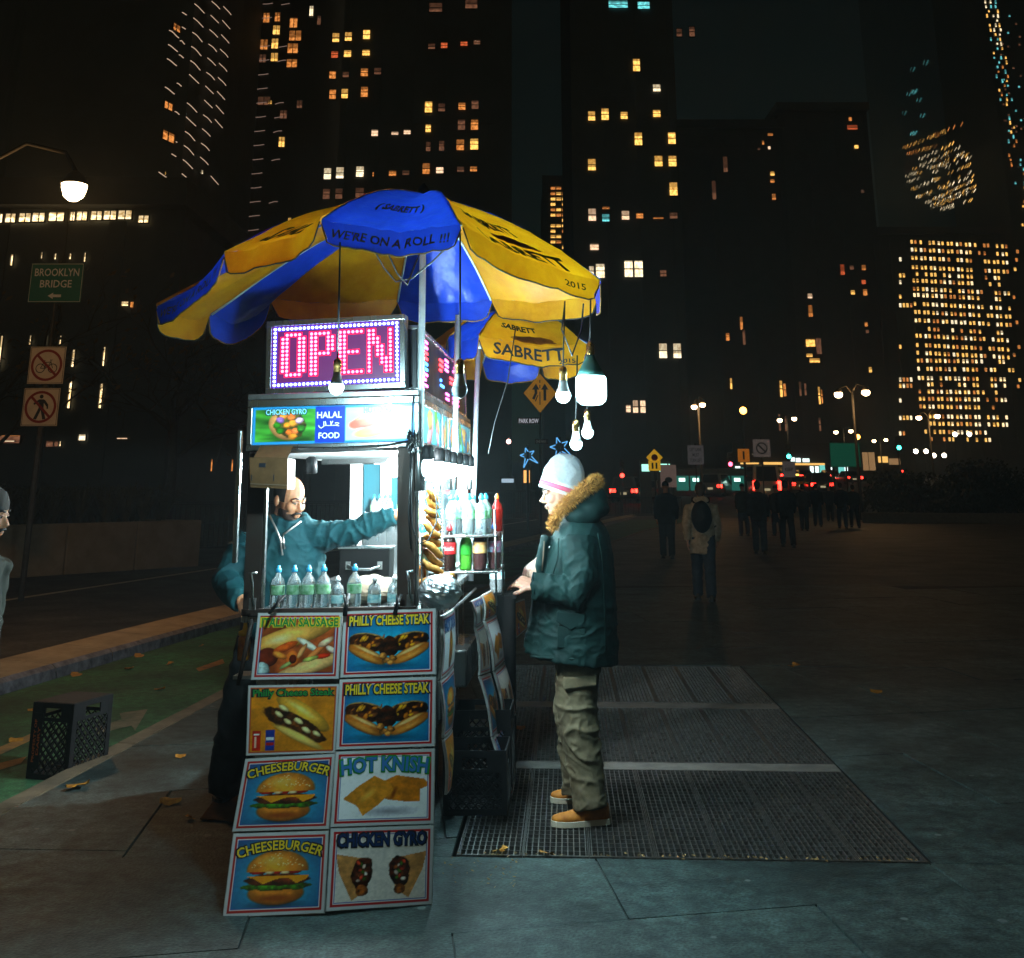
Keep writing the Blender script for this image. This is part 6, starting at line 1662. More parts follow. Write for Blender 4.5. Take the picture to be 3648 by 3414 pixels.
th_ = Vector((0, .10, 0)); mb.add([f0, f1, f2, f3, f0 + th_, f1 + th_, f2 + th_, f3 + th_], [(0, 1, 2, 3), (4, 7, 6, 5), (0, 4, 5, 1), (1, 5, 6, 2), (2, 6, 7, 3), (3, 7, 4, 0)]); mb.build('pocket_flap', m_khaki, tr, bevel=.008)
m_tan = mat('tan_suede', hexc('b8741c'), .75, var=.15, scale=18, col2=hexc('8f520e'), bump=.2, bscale=60); m_solew = mat('pale_sole', (.55, .50, .38), .7, var=.1)
shoe(gr(1071, 1603) - cr.location, gr(1181, 1596) - cr.location, .105, .085, m_tan, m_solew, cr, laces=mat('pale_lace', (.7, .55, .3), .7))
shoe(gr(1069, 1556) - cr.location, gr(1160, 1554) - cr.location, .105, .085, m_tan, m_solew, cr, laces=mat('pale_lace', (.7, .55, .3), .7))
# coat details: pocket with flap, cuff, placket edge
for (q, nm) in ((((1080, 1186), (1136, 1192), (1134, 1210), (1107, 1224), (1078, 1206)), 'pocket_flap'), (((1082, 1214), (1136, 1220), (1140, 1262), (1080, 1258)), 'pocket')):
    mb = MB(); v = [cp(x, y, -.262 if nm == 'pocket_flap' else -.255) for x, y in q]; k = len(v); b = [p + Vector((.01, .05, 0)) for p in v]
    mb.add(v + b, [tuple(range(k))] + [(i, (i+1) % k, (i+1) % k + k, i + k) for i in range(k)]); mb.build(nm, m_parka, coat, bevel=.006)
mb = MB(); mb.tube([cp(1036, 1112, -.21), cp(1033, 1125, -.272), cp(1036, 1150, -.275), cp(1040, 1166, -.215), cp(1037, 1150, -.15), cp(1036, 1125, -.15)], .0065, 6, close=True); mb.build('cuff_edge', m_parka, coat, smooth=True)
mb = MB(); mb.tube([cp(1056, 1050, -.09), cp(1054, 1085, -.10), cp(1052, 1108, -.095)], [.004, .005, .004], 6); mb.build('zip_edge', mat('brown_edging', (.12, .08, .05), .6), coat, smooth=True)
for nm, pts in (('seam', [(1160, 1035, -.19), (1168, 1080, -.20), (1172, 1150, -.21), (1176, 1262, -.21)]), ('seam', [(1084, 1045, -.19), (1082, 1085, -.225), (1074, 1112, -.22)]), ('hem', [(1030, 1274, -.12), (1060, 1277, -.22), (1110, 1279, -.262), (1160, 1277, -.235), (1192, 1273, -.14)])):
    mb = MB(); mb.tube([cp(*q) for q in pts], .004 if nm == 'seam' else .007, 6); mb.build(nm, m_parka, coat, smooth=True)
mb = MB(); mb.sph(cp(1066, 1063, -.15), .006, 8, 6); mb.build('press_stud', m_ss, coat, smooth=True)

# ---- the vendor
VY = 6.55
ve = thing('person', 'balding moustached vendor in teal zip jacket leaning into the cart with one arm stretched out', 'person', (at(450, 1555, VY).x, VY, 0))
def vp(dx, dy, dY=0.): return at(dx, dy, VY + dY) - ve.location
m_teal = mat('teal_jacket', (.0040, .050, .058), .7, spec=.22, var=.15, scale=6, bump=.45, bscale=16, bdist=.010, col2=(.006, .045, .056)); m_navy = mat('dark_trousers', (.010, .013, .016), .7, var=.2, scale=10, bump=.3, bscale=24)
VM = headM(vp(562, 968, -.06), (.80, -.66, -.22), 0)
mb = MB(); head_prims(mb, VM)
mb.tube([vp(556, 985, -.02), vp(550, 1012, .0), vp(545, 1035, .0)], [.062, .064, .08], 12)
mb.tube([vp(545, 1050, .02), vp(548, 1130, .02), vp(535, 1230, .02)], [(.07, .13), (.07, .12), (.07, .12)], 12)
la = [vp(612, 1030, -.02), vp(690, 1026, -.10), vp(772, 998, -.18)]; ra = [vp(478, 1045, .0), vp(440, 1120, -.05), vp(470, 1168, -.30)]
mb.tube(la, [.05, .042, .030], 10); mb.tube(ra, [.05, .042, .03], 10)
hand_prims(mb, la[-1], la[-1] - la[1], (0, -.7, .7), 1.0, .5, -1)
hand_prims(mb, vp(468, 1166, -.30), vp(482, 1192, -.36) - vp(468, 1166, -.30), (-.6, -.8, .2), 1.0, .7, 1)
mb.tube([vp(515, 1230, .05), vp(458, 1380, .0), vp(432, 1520, .0)], [.085, .06, .045], 10); mb.tube([vp(540, 1230, .1), vp(500, 1380, .25), vp(480, 1500, .3)], [.085, .06, .045], 10)
bm_ = blob(mb, .0045, 2)
# stubble on the jaw: second material on the faces low on the head
bm_.materials.append(m_skin2); bm_.materials.append(m_stub); Vi = VM.inverted()
for p in bm_.polygons:
    q = Vi @ p.center
    if -.125 < q.z < -.052 and q.x > -.03 and abs(q.y) < .08 and not (abs(q.y) < .028 and q.x > .085 and q.z > -.09) and not (q.z > -.07 and q.x > .05 and abs(q.y) < .05): p.material_index = 1
o = obj('body', bm_, ve); bm_.name = 'body'
face_bits(ve, VM, m_skd, mous=True)
mb = MB(); mb.surf(lambda u, v: VM @ Vector((-.012 + .103 * math.sin(.42 + v * 1.6) * math.cos(math.radians(58 + 244 * u)), .0835 * math.sin(.42 + v * 1.6) * math.sin(math.radians(58 + 244 * u)), .030 + .097 * math.cos(.42 + v * 1.6))), 24, 10)
mb.build('hair', m_hair, ve, smooth=True)
mb = MB()
lev = [(1012, 515, 588, .10), (1030, 488, 612, .15), (1060, 476, 628, .165), (1110, 470, 630, .17), (1160, 470, 622, .17), (1205, 472, 610, .17), (1235, 474, 605, .17)]
P = []; R = []
for y, f, b, hd in lev:
    p, q = vp(f, y), vp(b, y); P.append((p + q) / 2); R.append((hd, (q - p).length / 2))
mb.tube(P, [(a, b) for a, b in R], 24)
mb.tube([vp(590, 1042, -.01), vp(640, 1040, -.05), vp(690, 1030, -.10), vp(735, 1012, -.15), vp(768, 1000, -.175)], [.100, .080, .068, .060, .052], 16)
mb.tube([vp(492, 1048, .0), vp(458, 1090, -.02), vp(438, 1128, -.08), vp(452, 1150, -.20), vp(468, 1164, -.28)], [.10, .09, .085, .072, .06], 16)
mb.tube([vp(520, 1020, .06), vp(525, 1010, -.06), vp(560, 1022, -.11), vp(595, 1012, -.05), vp(590, 1006, .05)], .035, 10)
def vfold(p):
    arm = max(0, min(1, (p.x - .30) * 4)); return crease(p, .010, 7, 5, 6, 5.) + arm * crease(p, .013, 12, 4, -8, 2.)
jk = part('jacket', blob(mb, .008, 4, vfold), m_teal, ve)
mb = MB(); mb.tube([vp(523, 1000, -.10), vp(535, 1025, -.17), vp(545, 1050, -.185), vp(548, 1078, -.19)], .006, 6); mb.build('zip', mat('zip_grey', (.45, .42, .40), .4, metal=.6), jk, smooth=True)
mb = MB(); mb.tube([vp(584, 1012, -.12), vp(566, 1026, -.16), vp(549, 1038, -.182)], .005, 6); mb.build('zip', mat('zip_grey', (.45, .42, .40), .4), jk, smooth=True)
mb = MB(); mb.tube([vp(549, 1040, -.19), vp(550, 1052, -.195), vp(552, 1066, -.197)], [.005, .008, .006], 6); mb.build('zip_pull', m_ss, jk, smooth=True)
mb = MB()
mb.tube([vp(512, 1215, .03), vp(490, 1290, .0), vp(462, 1380, -.02), vp(448, 1450, .0), vp(436, 1520, .0), vp(433, 1540, .0)], [.125, .118, .10, .092, .085, .085], 16)
mb.tube([vp(550, 1215, .12), vp(530, 1300, .2), vp(505, 1400, .27), vp(488, 1500, .3), vp(485, 1525, .3)], [.125, .115, .10, .085, .085], 16)
part('trousers', blob(mb, .0105, 4, folds(.010, 5, 5, 12, 2.)), m_navy, ve)
m_bshoe = mat('brown_boot', (.045, .028, .018), .5, var=.2, scale=18)
shoe(gr(428, 1562) - ve.location, gr(438, 1515) - ve.location + Vector((0, .02, 0)), .10, .10, m_bshoe, m_dk, ve, 'boot'); shoe(gr(478, 1545) - ve.location, gr(490, 1505) - ve.location, .10, .10, m_bshoe, m_dk, ve, 'boot')

# ---- simple upright figures: passer-by at the left edge and people walking away
def figure(label, pos, height, face, coat_c, leg_c, hat_c=None, stride=.15, group=None, hair=None, voxel=.017, arms='down', skin=None, hood=False, coat_len=.46, bulk=1.):
    """standing or walking person built from the ground up, facing the given direction"""
    t = thing('person', label, 'person', pos, math.atan2(face[1], face[0]), group)
    k = height / 1.75; V = lambda x, y, z: Vector((x * k, y * k, z * k))
    HMx = headM(V(.03, 0, 1.62), (1, 0, -.12)) @ Matrix.Scale(k, 4)
    mb = MB(); head_prims(mb, HMx)
    mb.tube([V(0, 0, 1.56), V(-.015, 0, 1.42)], [.055 * k, .065 * k], 10); mb.tube([V(-.015, 0, 1.42), V(0, 0, 1.15), V(0, 0, .92)], [(.15 * k, .09 * k), (.13 * k, .09 * k), (.14 * k, .10 * k)], 12)
    hands = []
    for s in (-1, 1):
        sw = s * stride * .7
        if arms == 'front': A = [V(0, s * .17, 1.40), V(-.02, s * .25, 1.13), V(.16, s * .20, .98)]
        else: A = [V(0, s * .17, 1.40), V(-.03 - sw * .4, s * .235, 1.12), V(.03 - sw, s * .23, .87)]
        hands.append(A); mb.tube(A, [.045 * k, .04 * k, .027 * k], 10)
        hand_prims(mb, A[2], A[2] - A[1], (0, s, 0), k, .35, s)
        st_ = s * stride
        mb.tube([V(0, s * .09, .92), V(.03 + st_ * .6, s * .095, .50), V(-.02 + st_, s * .10, .09)], [.085 * k, .058 * k, .042 * k], 10)
    part('body', blob(mb, max(.009, voxel * .6), 2), skin or m_skin2, t)
    mb = MB()
    mb.tube([V(-.01, 0, 1.47), V(-.015, 0, 1.40), V(-.01, 0, 1.2), V(0, 0, 1.0), V(0, 0, 1.25 - coat_len - .02)], [(.10 * k, .08 * k), (.20 * k * bulk, .12 * k * bulk), (.19 * k * bulk, .135 * k * bulk), (.19 * k * bulk, .135 * k * bulk), (.20 * k * bulk, .14 * k * bulk)], 18)
    for A in hands: mb.tube([A[0], A[1], A[2] + (A[1] - A[2]) * .06], [.085 * k * bulk, .07 * k * bulk, .055 * k], 12)
    if hood: mb.sph(V(-.09, 0, 1.47), (.09 * k, .13 * k, .07 * k), 14, 10)
    part('coat', blob(mb, voxel, 4, folds(.010, 5, 5, 9, pos[0])), coat_c, t)
    mb = MB()
    for s in (-1, 1):
        st_ = s * stride; mb.tube([V(0, s * .085, .95), V(.02 + st_ * .6, s * .095, .50), V(-.02 + st_, s * .10, .06)], [.115 * k, .085 * k, .075 * k], 14)
    part('trousers', blob(mb, voxel, 3, folds(.008, 5, 5, 12, 1.)), leg_c, t)
    for s in (-1, 1):
        st_ = s * stride; shoe(V(-.02 + st_ + .17, s * .105, 0), V(-.02 + st_ - .09, s * .10, 0), .095 * k, .08 * k, m_bshoe, m_dk, t)
    if hat_c: 
        mb = MB(); mb.tube([HMx @ Vector(p) for p in ((-.012, 0, .012), (-.014, 0, .05), (-.018, 0, .09), (-.02, 0, .122), (-.02, 0, .130))], [(.086 * k, .108 * k), (.087 * k, .108 * k), (.074 * k, .092 * k), (.038 * k, .045 * k), (.008, .008)], 22)
        part('beanie', blob(mb, .008, 3), hat_c, t)
    elif hair:
        mb = MB(); mb.sph((-.024, 0, .036), (.098, .086, .097), 16, 12, HMx); mb.sph((-.055, 0, -.02), (.06, .072, .08), 14, 10, HMx)
        part('hair', blob(mb, .012, 3), hair, t)
    return t, HMx, k
m_olive = mat('olive_fleece', (.022, .027, .018), .85, var=.2, scale=14, bump=.4, bscale=50, col2=(.012, .015, .010)); m_knit = mat('grey_knit', (.07, .062, .055), .9, var=.15, scale=40, bump=.6, bscale=120, stretch=(1, 1, .15))
lp_ = at(-40, 1000, 4.95)
pt, HMx, k = figure('passer-by in ribbed grey beanie and olive fleece cut off by the left edge', (lp_.x, 4.95, 0), 1.66, (1, -.06), m_olive, m_navy, m_knit, .05, None, None, .010, 'down', m_skin2)
face_bits(pt, HMx, m_skd, mous=True)
m_cream = mat('cream_coat', (.62, .50, .36), .85, var=.2, scale=12, col2=(.30, .23, .15)); m_jean = mat('jeans', (.03, .05, .085), .8, var=.2, scale=12); m_bk = mat('black_coat', (.008, .008, .009), .8, var=.2); m_bk2 = mat('charcoal_coat', (.014, .013, .013), .8, var=.2)
wp = gr(1368, 1165)
pt, HMx, k = figure('walker in a cream hooded coat with a black backpack heading away', (wp.x, wp.y, 0), 1.70, (.15, 1), m_cream, m_jean, None, .16, None, mat('brown_hair', (.10, .06, .035), .7), .014, 'down', m_skin, True, .55)
mb = MB(); mb.sph((-.20, 0, 1.20), (.10, .15, .23), 20, 14); bpk = part('backpack', blob(mb, .014, 3, folds(.01, 6, 6, 8)), m_blkpl, pt)
for s in (-1, 1):
    mb = MB(); mb.tube([(-.15, s * .10, 1.40), (-.03, s * .115, 1.475), (.10, s * .12, 1.38), (.12, s * .14, 1.2), (-.05, s * .20, 1.05)], [(.022, .006)] * 5, 8); mb.build('strap', m_blkpl, bpk, smooth=True)
walk_list = [(1296, 1084, 'walker in dark clothes just left of the cream coat', 1.76, (.1, 1)), (1476, 1075, 'dark walker right of the cream coat, the nearer of two', 1.78, (.2, 1)), (1530, 1062, 'broad dark walker in front of the white van', 1.80, (.1, 1)), (1445, 1040, 'dark walker below the traffic sign', 1.74, (0, 1)), (1562, 1030, 'dark walker close beside the yellow taxi', 1.72, (.3, 1)),
             (1588, 1022, 'dark walker in mid stride left of the lit patch of pavement', 1.75, (.2, 1)), (1612, 1012, 'far slim walker beside the lit patch of pavement', 1.7, (.2, 1)), (1636, 1026, 'left one of the couple under the green sign', 1.78, (.1, 1)), (1660, 1024, 'right one of the couple under the green sign', 1.70, (.1, 1)), (1510, 1040, 'small dark walker half hidden behind the broad one', 1.68, (-.1, 1))]
for i, (x, y, lab, hgt, fc) in enumerate(walk_list):
    p = gr(x, y); figure(lab, (p.x, p.y, 0), hgt, fc, [m_bk, m_bk2, mat('brown_coat', (.045, .03, .02), .8), mat('slate_coat', (.03, .035, .045), .8), mat('olive_coat', (.04, .04, .025), .8)][(i * 3) % 5], [m_navy, m_jean][i % 2], m_bk if i % 3 == 0 else None, .10 + .09 * (i % 3), 'people walking away', m_hair, .03 if p.y > 22 else .02)
# ================================================================== STREET THINGS
m_post = mat('street_post', (.05, .05, .05), .5, metal=.5, var=.2, scale=12); m_alum = mat('sign_back', (.30, .30, .30), .5, metal=.6)
def lampmat(n, col): return emat(n, col, 14.0, False)
# tall lamp at the left with a teardrop head
lx = at(143, 372, 13)
t = thing('street_lamp', 'tall glaring street lamp at upper left above the green sign', 'street lamp', (lx.x - 1.15, 13, ZR))
H = Vector((1.15, 0, lx.z - ZR))
mb = MB(); mb.tube([(0, 0, 0), (0, 0, .6), (0, 0, .65), (0, 0, H.z - .2)], [.16, .15, .10, .07], 12); mb.build('post', m_post, t, smooth=True)
mb = MB(); mb.tube([(0, 0, H.z - .25), (.05, 0, H.z + .35), (.5, 0, H.z + .62), (1.0, 0, H.z + .5), (1.15, 0, H.z + .26)], .026, 8); mb.build('crook', mat('black_post', (.006, .006, .006), .7), t, smooth=True)
mb = MB(); mb.lathe([(.04, .26), (.09, .22), (.155, .115), (.17, .09)], 16, Matrix.Translation(H)); mb.build('hood', mat('black_post', (.006, .006, .006), .7), t, smooth=True)
mb = MB(); mb.lathe([(.155, .088), (.15, .03), (.12, -.06), (.055, -.115), (.01, -.12)], 10, Matrix.Translation(H)); mb.build('globe', lampmat('street_lamp_light', (1.0, .70, .38)), t, smooth=True); lamp_light(t, H + Vector((0, 0, -.06)), 270, (1.0, .52, .18), .19)
def twin_lamp(a, b, Y, watts, label, col=(1., .62, .28), r=.22):
    A, B = at(*a, Y), at(*b, Y); c = (A + B) / 2
    t = thing('twin_street_lamp', label, 'street lamp', (c.x, Y, ZR), 0, 'twin street lamps by the crossing')
    if Y < 90: lamp_light(t, (0, -.6, c.z - ZR - .3), watts * 1.1, (1., .5, .16), .25)
    mb = MB(); mb.tube([(0, 0, 0), (0, 0, 1.0), (0, 0, c.z - ZR + .3)], [.14, .09, .06], 10); mb.build('post', m_post, t, smooth=True)
    for p in (A, B):
        q = p - Vector((c.x, Y, ZR)); s = 1 if q.x > 0 else -1
        mb = MB(); mb.tube([(0, 0, q.z + .05), (q.x * .4, 0, q.z + .45), (q.x, 0, q.z + .3)], .04, 6); mb.build('arm', m_post, t, smooth=True)
        mb = MB(); mb.lathe([(.05, r + .12), (r * .7, r + .05), (r * 1.02, r * .5)], 12, Matrix.Translation(q)); mb.build('hood', m_post, t, smooth=True)
        mb = MB(); mb.sph(q, (r, r, r * .8), 12, 8); mb.build('globe', lampmat('twin_lamp', (1., .66, .34)), t, smooth=True)
twin_lamp((1347, 790), (1363, 786), 62, 90, 'twin street lamp in front of the ornate block', r=.17)
twin_lamp((1513, 816), (1541, 813), 95, 100, 'twin street lamp above the white traffic sign')
twin_lamp((1627, 766), (1680, 762), 58, 90, 'largest and highest twin street lamp over the crossing')
twin_lamp((1622, 839), (1651, 837), 110, 100, 'twin street lamp just above the green road sign')
twin_lamp((1696, 856), (1719, 854), 125, 100, 'low twin street lamp right of the green road sign')
twin_lamp((1783, 811), (1819, 808), 85, 100, 'twin street lamp below the grid of lit windows')
for i, (x, y, Y, lab) in enumerate(((1442, 797, 75, 'orange sodium lamp glowing on the dark ornate block'), (1664, 848, 105, 'small orange sodium lamp behind the green road sign'), (1777, 876, 150, 'far street lamp low at the right, left one'), (1797, 876, 150, 'far street lamp low at the right, right one'), (1812, 884, 160, 'distant street lamp above the dark shrubs, left one'), (1832, 884, 160, 'distant street lamp above the dark shrubs, right one'), (1853, 843, 150, 'far pale lamp at the foot of the grid tower, left one'), (1881, 843, 150, 'far pale lamp at the foot of the grid tower, right one'), (987, 857, 80, 'far pinkish lamp left of the lit star'), (1073, 910, 70, 'small pink lamp beside the woolly hat'))):
    p = at(x, y, Y); t = thing('lamp_post', lab, 'street lamp', (p.x, Y, ZR))
    mb = MB(); mb.tube([(0, .3, 0), (0, .3, p.z - ZR + .2), (0, 0, p.z - ZR + .3)], .05, 8); mb.build('post', m_post, t, smooth=True)
    c = (1., .36, .05) if i < 2 else ((1., .8, .6) if i < 8 else (1., .45, .4))
    mb = MB(); mb.sph((0, 0, p.z - ZR), .24 if i < 2 else .3 * Y / 150, 12, 8); mb.build('globe', emat('lamp_%d' % min(i, 9), c, 12.0, False), t, smooth=True)
# traffic lights
m_sig = mat('signal_housing', (.02, .02, .015), .5)
for i, (x, y, Y, c, lab) in enumerate(((1530, 886, 80, (.05, 1., .75), 'green traffic light left of the green road sign'), (1617, 883, 72, (.05, 1., .75), 'green traffic light hung beside the green road sign'), (1744, 869, 110, (.05, 1., .75), 'green traffic light furthest right'), (1417, 901, 100, (1., .06, .12), 'small red signal above the lit bus'), (1207, 923, 66, (1., .03, .02), 'red traffic light above the dark cars by the railing'), (1608, 924, 95, (1., .05, .03), 'red signal low over the traffic'))):
    p = at(x, y, Y); t = thing('traffic_light', lab, 'traffic light', (p.x, Y, ZR)); z = p.z - ZR; k = Y / 80
    mb = MB(); mb.cyl((.0, .25, 0), (.0, .25, z + .9), .07); mb.build('post', m_post, t)
    mb = MB(); mb.box((0, .03, z + .32), (.36 * k, .2, 1.1 * k)); mb.build('housing', m_sig, t, bevel=.02)
    mb = MB(); mb.sph((0, -.10, z), (.15 * k, .07, .15 * k), 12, 8); mb.build('lens', emat('lens_%d' % i, c, 9.0, False), t, smooth=True)
    for dz in (.36, .70):
        mb = MB(); mb.sph((0, -.075, z + dz * k), (.13 * k, .05, .13 * k), 12, 8); mb.build('lens', m_sig, t, smooth=True)
# signs
def sign_post(name, label, dx, dy, Y, w, h, face, pl=None, z0=ZR, yaw=0., back=True, diamond=False, foot=True, col=m_post):
    p = at(dx, dy, Y); t = thing(name, label, 'sign', (p.x, Y, z0), yaw)
    z = p.z - z0
    if foot:
        mb = MB(); mb.cyl((0, .05, 0), (0, .05, z + h * .6), .035); mb.build('post', col, t)
    mb = MB()
    if diamond: mb.prism([(0, -h / 2), (w / 2, 0), (0, h / 2), (-w / 2, 0)], -.004, .004, Matrix.Translation((0, 0, z)) @ Matrix.Rotation(math.pi/2, 4, 'X'))
    else: mb.box((0, 0, z), (w, .008, h))
    mb.build('plate', face, t)
    return t, (lambda X, Y_: Vector((X, -.008, z + Y_)))
m_gsign = mat('green_sign', hexc('107060'), .5, var=.05, scale=3); ink_s = mat('sign_white', (.9, .85, .85), .5, var=0)
def rim_frame(t, pl, w, h, r, m):
    mb = MB(); mb.tube([pl(-w/2, -h/2), pl(w/2, -h/2), pl(w/2, h/2), pl(-w/2, h/2)], r, 4, close=True); mb.build('border', m, t)
t, pl = sign_post('road_sign', 'green BROOKLYN BRIDGE sign with left arrow under the street lamp', 109, 549, 20.5, 1.0, .75, m_gsign)
for s, w, h, y in (('BROOKLYN', .84, .15, .20), ('BRIDGE', .60, .145, -.02)):
    mb = MB(); text_to(mb, s, w, h, lambda X, Y: pl(X, Y + y), .01); mb.build('lettering', ink_s, t)
mb = MB(); mb.add([pl(-.13, -.25), pl(-.03, -.19), pl(-.03, -.225), pl(.12, -.225), pl(.12, -.275), pl(-.03, -.275), pl(-.03, -.31)], [(0, 6, 5, 4, 3, 2, 1)]); mb.build('arrow', ink_s, t)
rim_frame(t, pl, .97, .72, .008, ink_s)
m_wsign = mat('white_sign', (.60, .52, .46), .5, var=.1, scale=8); ink_r = mat('sign_red', hexc('7a1414'), .5, var=0)
def ring(pl, r, w, n=36):
    vs = [pl(q * math.cos(a), q * math.sin(a)) for q in (r - w / 2, r + w / 2) for a in [2 * math.pi * k / n for k in range(n)]]
    return vs, [(k, (k + 1) % n, n + (k + 1) % n, n + k) for k in range(n)]
def prohib(dx, dy, label, icon):
    t, pl = sign_post('road_sign', label, dx, dy, 18, .58, .60, m_wsign)
    pf = lambda X, Y: pl(X, Y) + Vector((0, -.004, 0))
    icon(t, pl)
    mb = MB(); mb.add(*ring(pf, .235, .04)); c, s = math.cos(math.radians(-45)), math.sin(math.radians(-45))
    mb.add([pf(c * a - s * b, s * a + c * b) for a, b in ((-.22, -.02), (.22, -.02), (.22, .02), (-.22, .02))], [(0, 1, 2, 3)]); mb.build('red_circle', ink_r, t); rim_frame(t, pl, .55, .57, .006, ink_k)
def bike(t, pl):
    mb = MB()
    for x in (-.10, .10):
        v, f = ring(lambda X, Y: pl(X + x, Y - .05), .07, .014, 24); mb.add(v, f)
    P = {'a': (-.10, -.05), 'b': (-.01, -.05), 'c': (-.045, .045), 'd': (.065, .05), 'e': (.10, -.05), 'f': (.06, .085), 'g': (-.055, .07)}
    for a, b in ('ab', 'ac', 'cb', 'bd', 'cd', 'de', 'df', 'cg'):
        q, r = Vector(P[a]), Vector(P[b]); n = Vector((-(r - q).y, (r - q).x)).normalized() * .006
        mb.add([pl(*(q + n)), pl(*(r + n)), pl(*(r - n)), pl(*(q - n))], [(0, 1, 2, 3)])
    for x0, y0, x1, y1 in ((-.09, .068, -.025, .078), (.045, .08, .09, .09)): mb.add([pl(x0, y0), pl(x1, y0), pl(x1, y1), pl(x0, y1)], [(0, 1, 2, 3)])
    mb.build('bicycle_symbol', ink_k, t)
def walker_sym(t, pl):
    mb = MB(); mb.add([pl(.0 + .032 * math.cos(a), .165 + .032 * math.sin(a)) for a in [k * .5236 for k in range(12)]], [tuple(range(12))])
    for poly in (((-.035, .12), (.045, .12), (.05, -.02), (-.03, -.02)), ((-.03, -.02), (.02, -.02), (-.05, -.20), (-.10, -.19)), ((.0, -.02), (.05, -.02), (.10, -.19), (.05, -.20)), ((-.035, .12), (-.02, .08), (-.11, .03), (-.12, .06)), ((.03, .12), (.06, .11), (.12, .04), (.09, .01), (.05, .06)), ((.09, .04), (.12, .04), (.125, -.03), (.10, -.03))):
        mb.add([pl(*p) for p in poly], [tuple(range(len(poly)))])
    mb.build('walker_symbol', ink_k, t)
prohib(91, 709, 'no cycling sign on the left post, upper of two', bike); prohib(79, 790, 'no walking sign on the left post, lower of two', walker_sym)
m_ysign = mat('yellow_sign', hexc('e0a018'), .5, var=.08, scale=6, emit=hexc('c98a14'), estr=.22)  # faint emission stands for retroreflective sheeting
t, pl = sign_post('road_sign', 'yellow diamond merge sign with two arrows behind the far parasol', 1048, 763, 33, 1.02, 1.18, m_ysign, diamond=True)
mb = MB(); mb.tube([pl(-.5, 0) * 1 + Vector((.0, 0, 0)), pl(0, -.58), pl(.5, 0), pl(0, .58)], .012, 4, close=True); mb.build('border', ink_k, t)
mb = MB()
for poly in (((.10, -.22), (.18, -.22), (.18, .10), (.25, .10), (.14, .28), (.03, .10), (.10, .10)), ((-.24, -.16), (-.17, -.20), (-.08, .0), (-.09, .10), (-.02, .10), (-.12, .28), (-.24, .10), (-.17, .10), (-.16, .0)), ((-.02, -.34), (.01, -.34), (.01, .04), (-.02, .04)), ((-.02, .14), (.01, .14), (.01, .24), (-.02, .24)), ((-.02, .30), (.01, .30), (.01, .38), (-.02, .38)), ((-.16, -.24), (-.13, -.25), (-.05, -.06), (-.08, -.06))):
    mb.add([pl(*p) for p in poly], [tuple(range(len(poly)))])
mb.build('arrows', ink_k, t)
t, pl = sign_post('street_name_sign', 'white on black PARK ROW street sign under the yellow diamond', 1026, 817, 32.9, .66, .20, mat('dark_plate', (.02, .012, .02), .5), foot=False)
mb = MB(); text_to(mb, 'PARK ROW', .58, .13, lambda X, Y: pl(X, Y), .03); mb.build('lettering', mat('sign_glow', (.85, .85, .9), .5, var=0, emit=(.7, .7, .8), estr=.35), t)  # lettering emits a little to imitate a reflective plate
t, pl = sign_post('street_name_sign', 'dark ONE WAY plate low on the post behind the customer', 1051, 857, 32.8, .40, .14, mat('dark_plate', (.02, .012, .02), .5), foot=False)
mb = MB(); text_to(mb, 'ONE WAY', .30, .07, lambda X, Y: pl(X - .02, Y), .02); mb.build('lettering', ink_s, t)
t, pl = sign_post('road_sign', 'white left lane must turn left sign under a twin lamp', 1350, 883, 60, .85, 1.0, mat('white_sign_glow', (.22, .21, .22), .5, emit=(.6, .55, .6), estr=.035))  # not backlit: the emission imitates light returned by a reflective face
for i, s in enumerate(('LEFT LANE', 'MUST', 'TURN LEFT')):
    mb = MB(); text_to(mb, s, .62 if i != 1 else .34, .17, lambda X, Y: pl(X, Y + .28 - i * .28), .01); mb.build('lettering', ink_k, t)
t, pl = sign_post('road_sign', 'white no left turn sign above the van', 1478, 870, 62, .95, .95, mat('white_sign_glow', (.70, .68, .70), .5))
mb = MB(); mb.add(*ring(pl, .28, .07)); mb.add([pl(-.24, .18), pl(-.18, .24), pl(.24, -.18), pl(.18, -.24)], [(0, 1, 2, 3)]); mb.build('symbol', ink_k, t)
t, pl = sign_post('road_sign', 'small white sign in front of the taxi', 1531, 911, 70, .8, .95, mat('white_sign_glow', (.70, .68, .70), .5)); mb = MB(); text_to(mb, 'KEEP', .5, .2, pl, .02); mb.build('lettering', ink_k, t)
t, pl = sign_post('road_sign', 'small orange sign beside the van', 1443, 884, 70, .72, .80, mat('orange_sign_glow', hexc('d07818'), .5, emit=hexc('d07818'), estr=.25)); mb = MB(); mb.box(pl(0, 0), (.12, .004, .5)); mb.build('symbol', ink_k, t)  # emission in place of light thrown back by the sheeting
t, pl = sign_post('road_sign', 'yellow stop-ahead diamond right of the customer', 1270, 888, 58, .85, .85, mat('glow_yellow_sign', hexc('e0a818'), .5, emit=hexc('e0a818'), estr=.4), diamond=True); mb = MB(); mb.sph(pl(0, 0), (.17, .01, .17), 10, 6); mb.build('symbol', ink_r, t)  # the glow imitates a reflective coating
t, pl = sign_post('road_sign', 'small yellow plate below the stop-ahead diamond', 1270, 904, 57.9, .62, .50, mat('glow_yellow_sign', hexc('e0a818'), .5), foot=False); mb = MB(); mb.box(pl(-.1, 0), (.09, .004, .3)); mb.box(pl(.1, 0), (.09, .004, .3)); mb.build('symbol', ink_k, t)
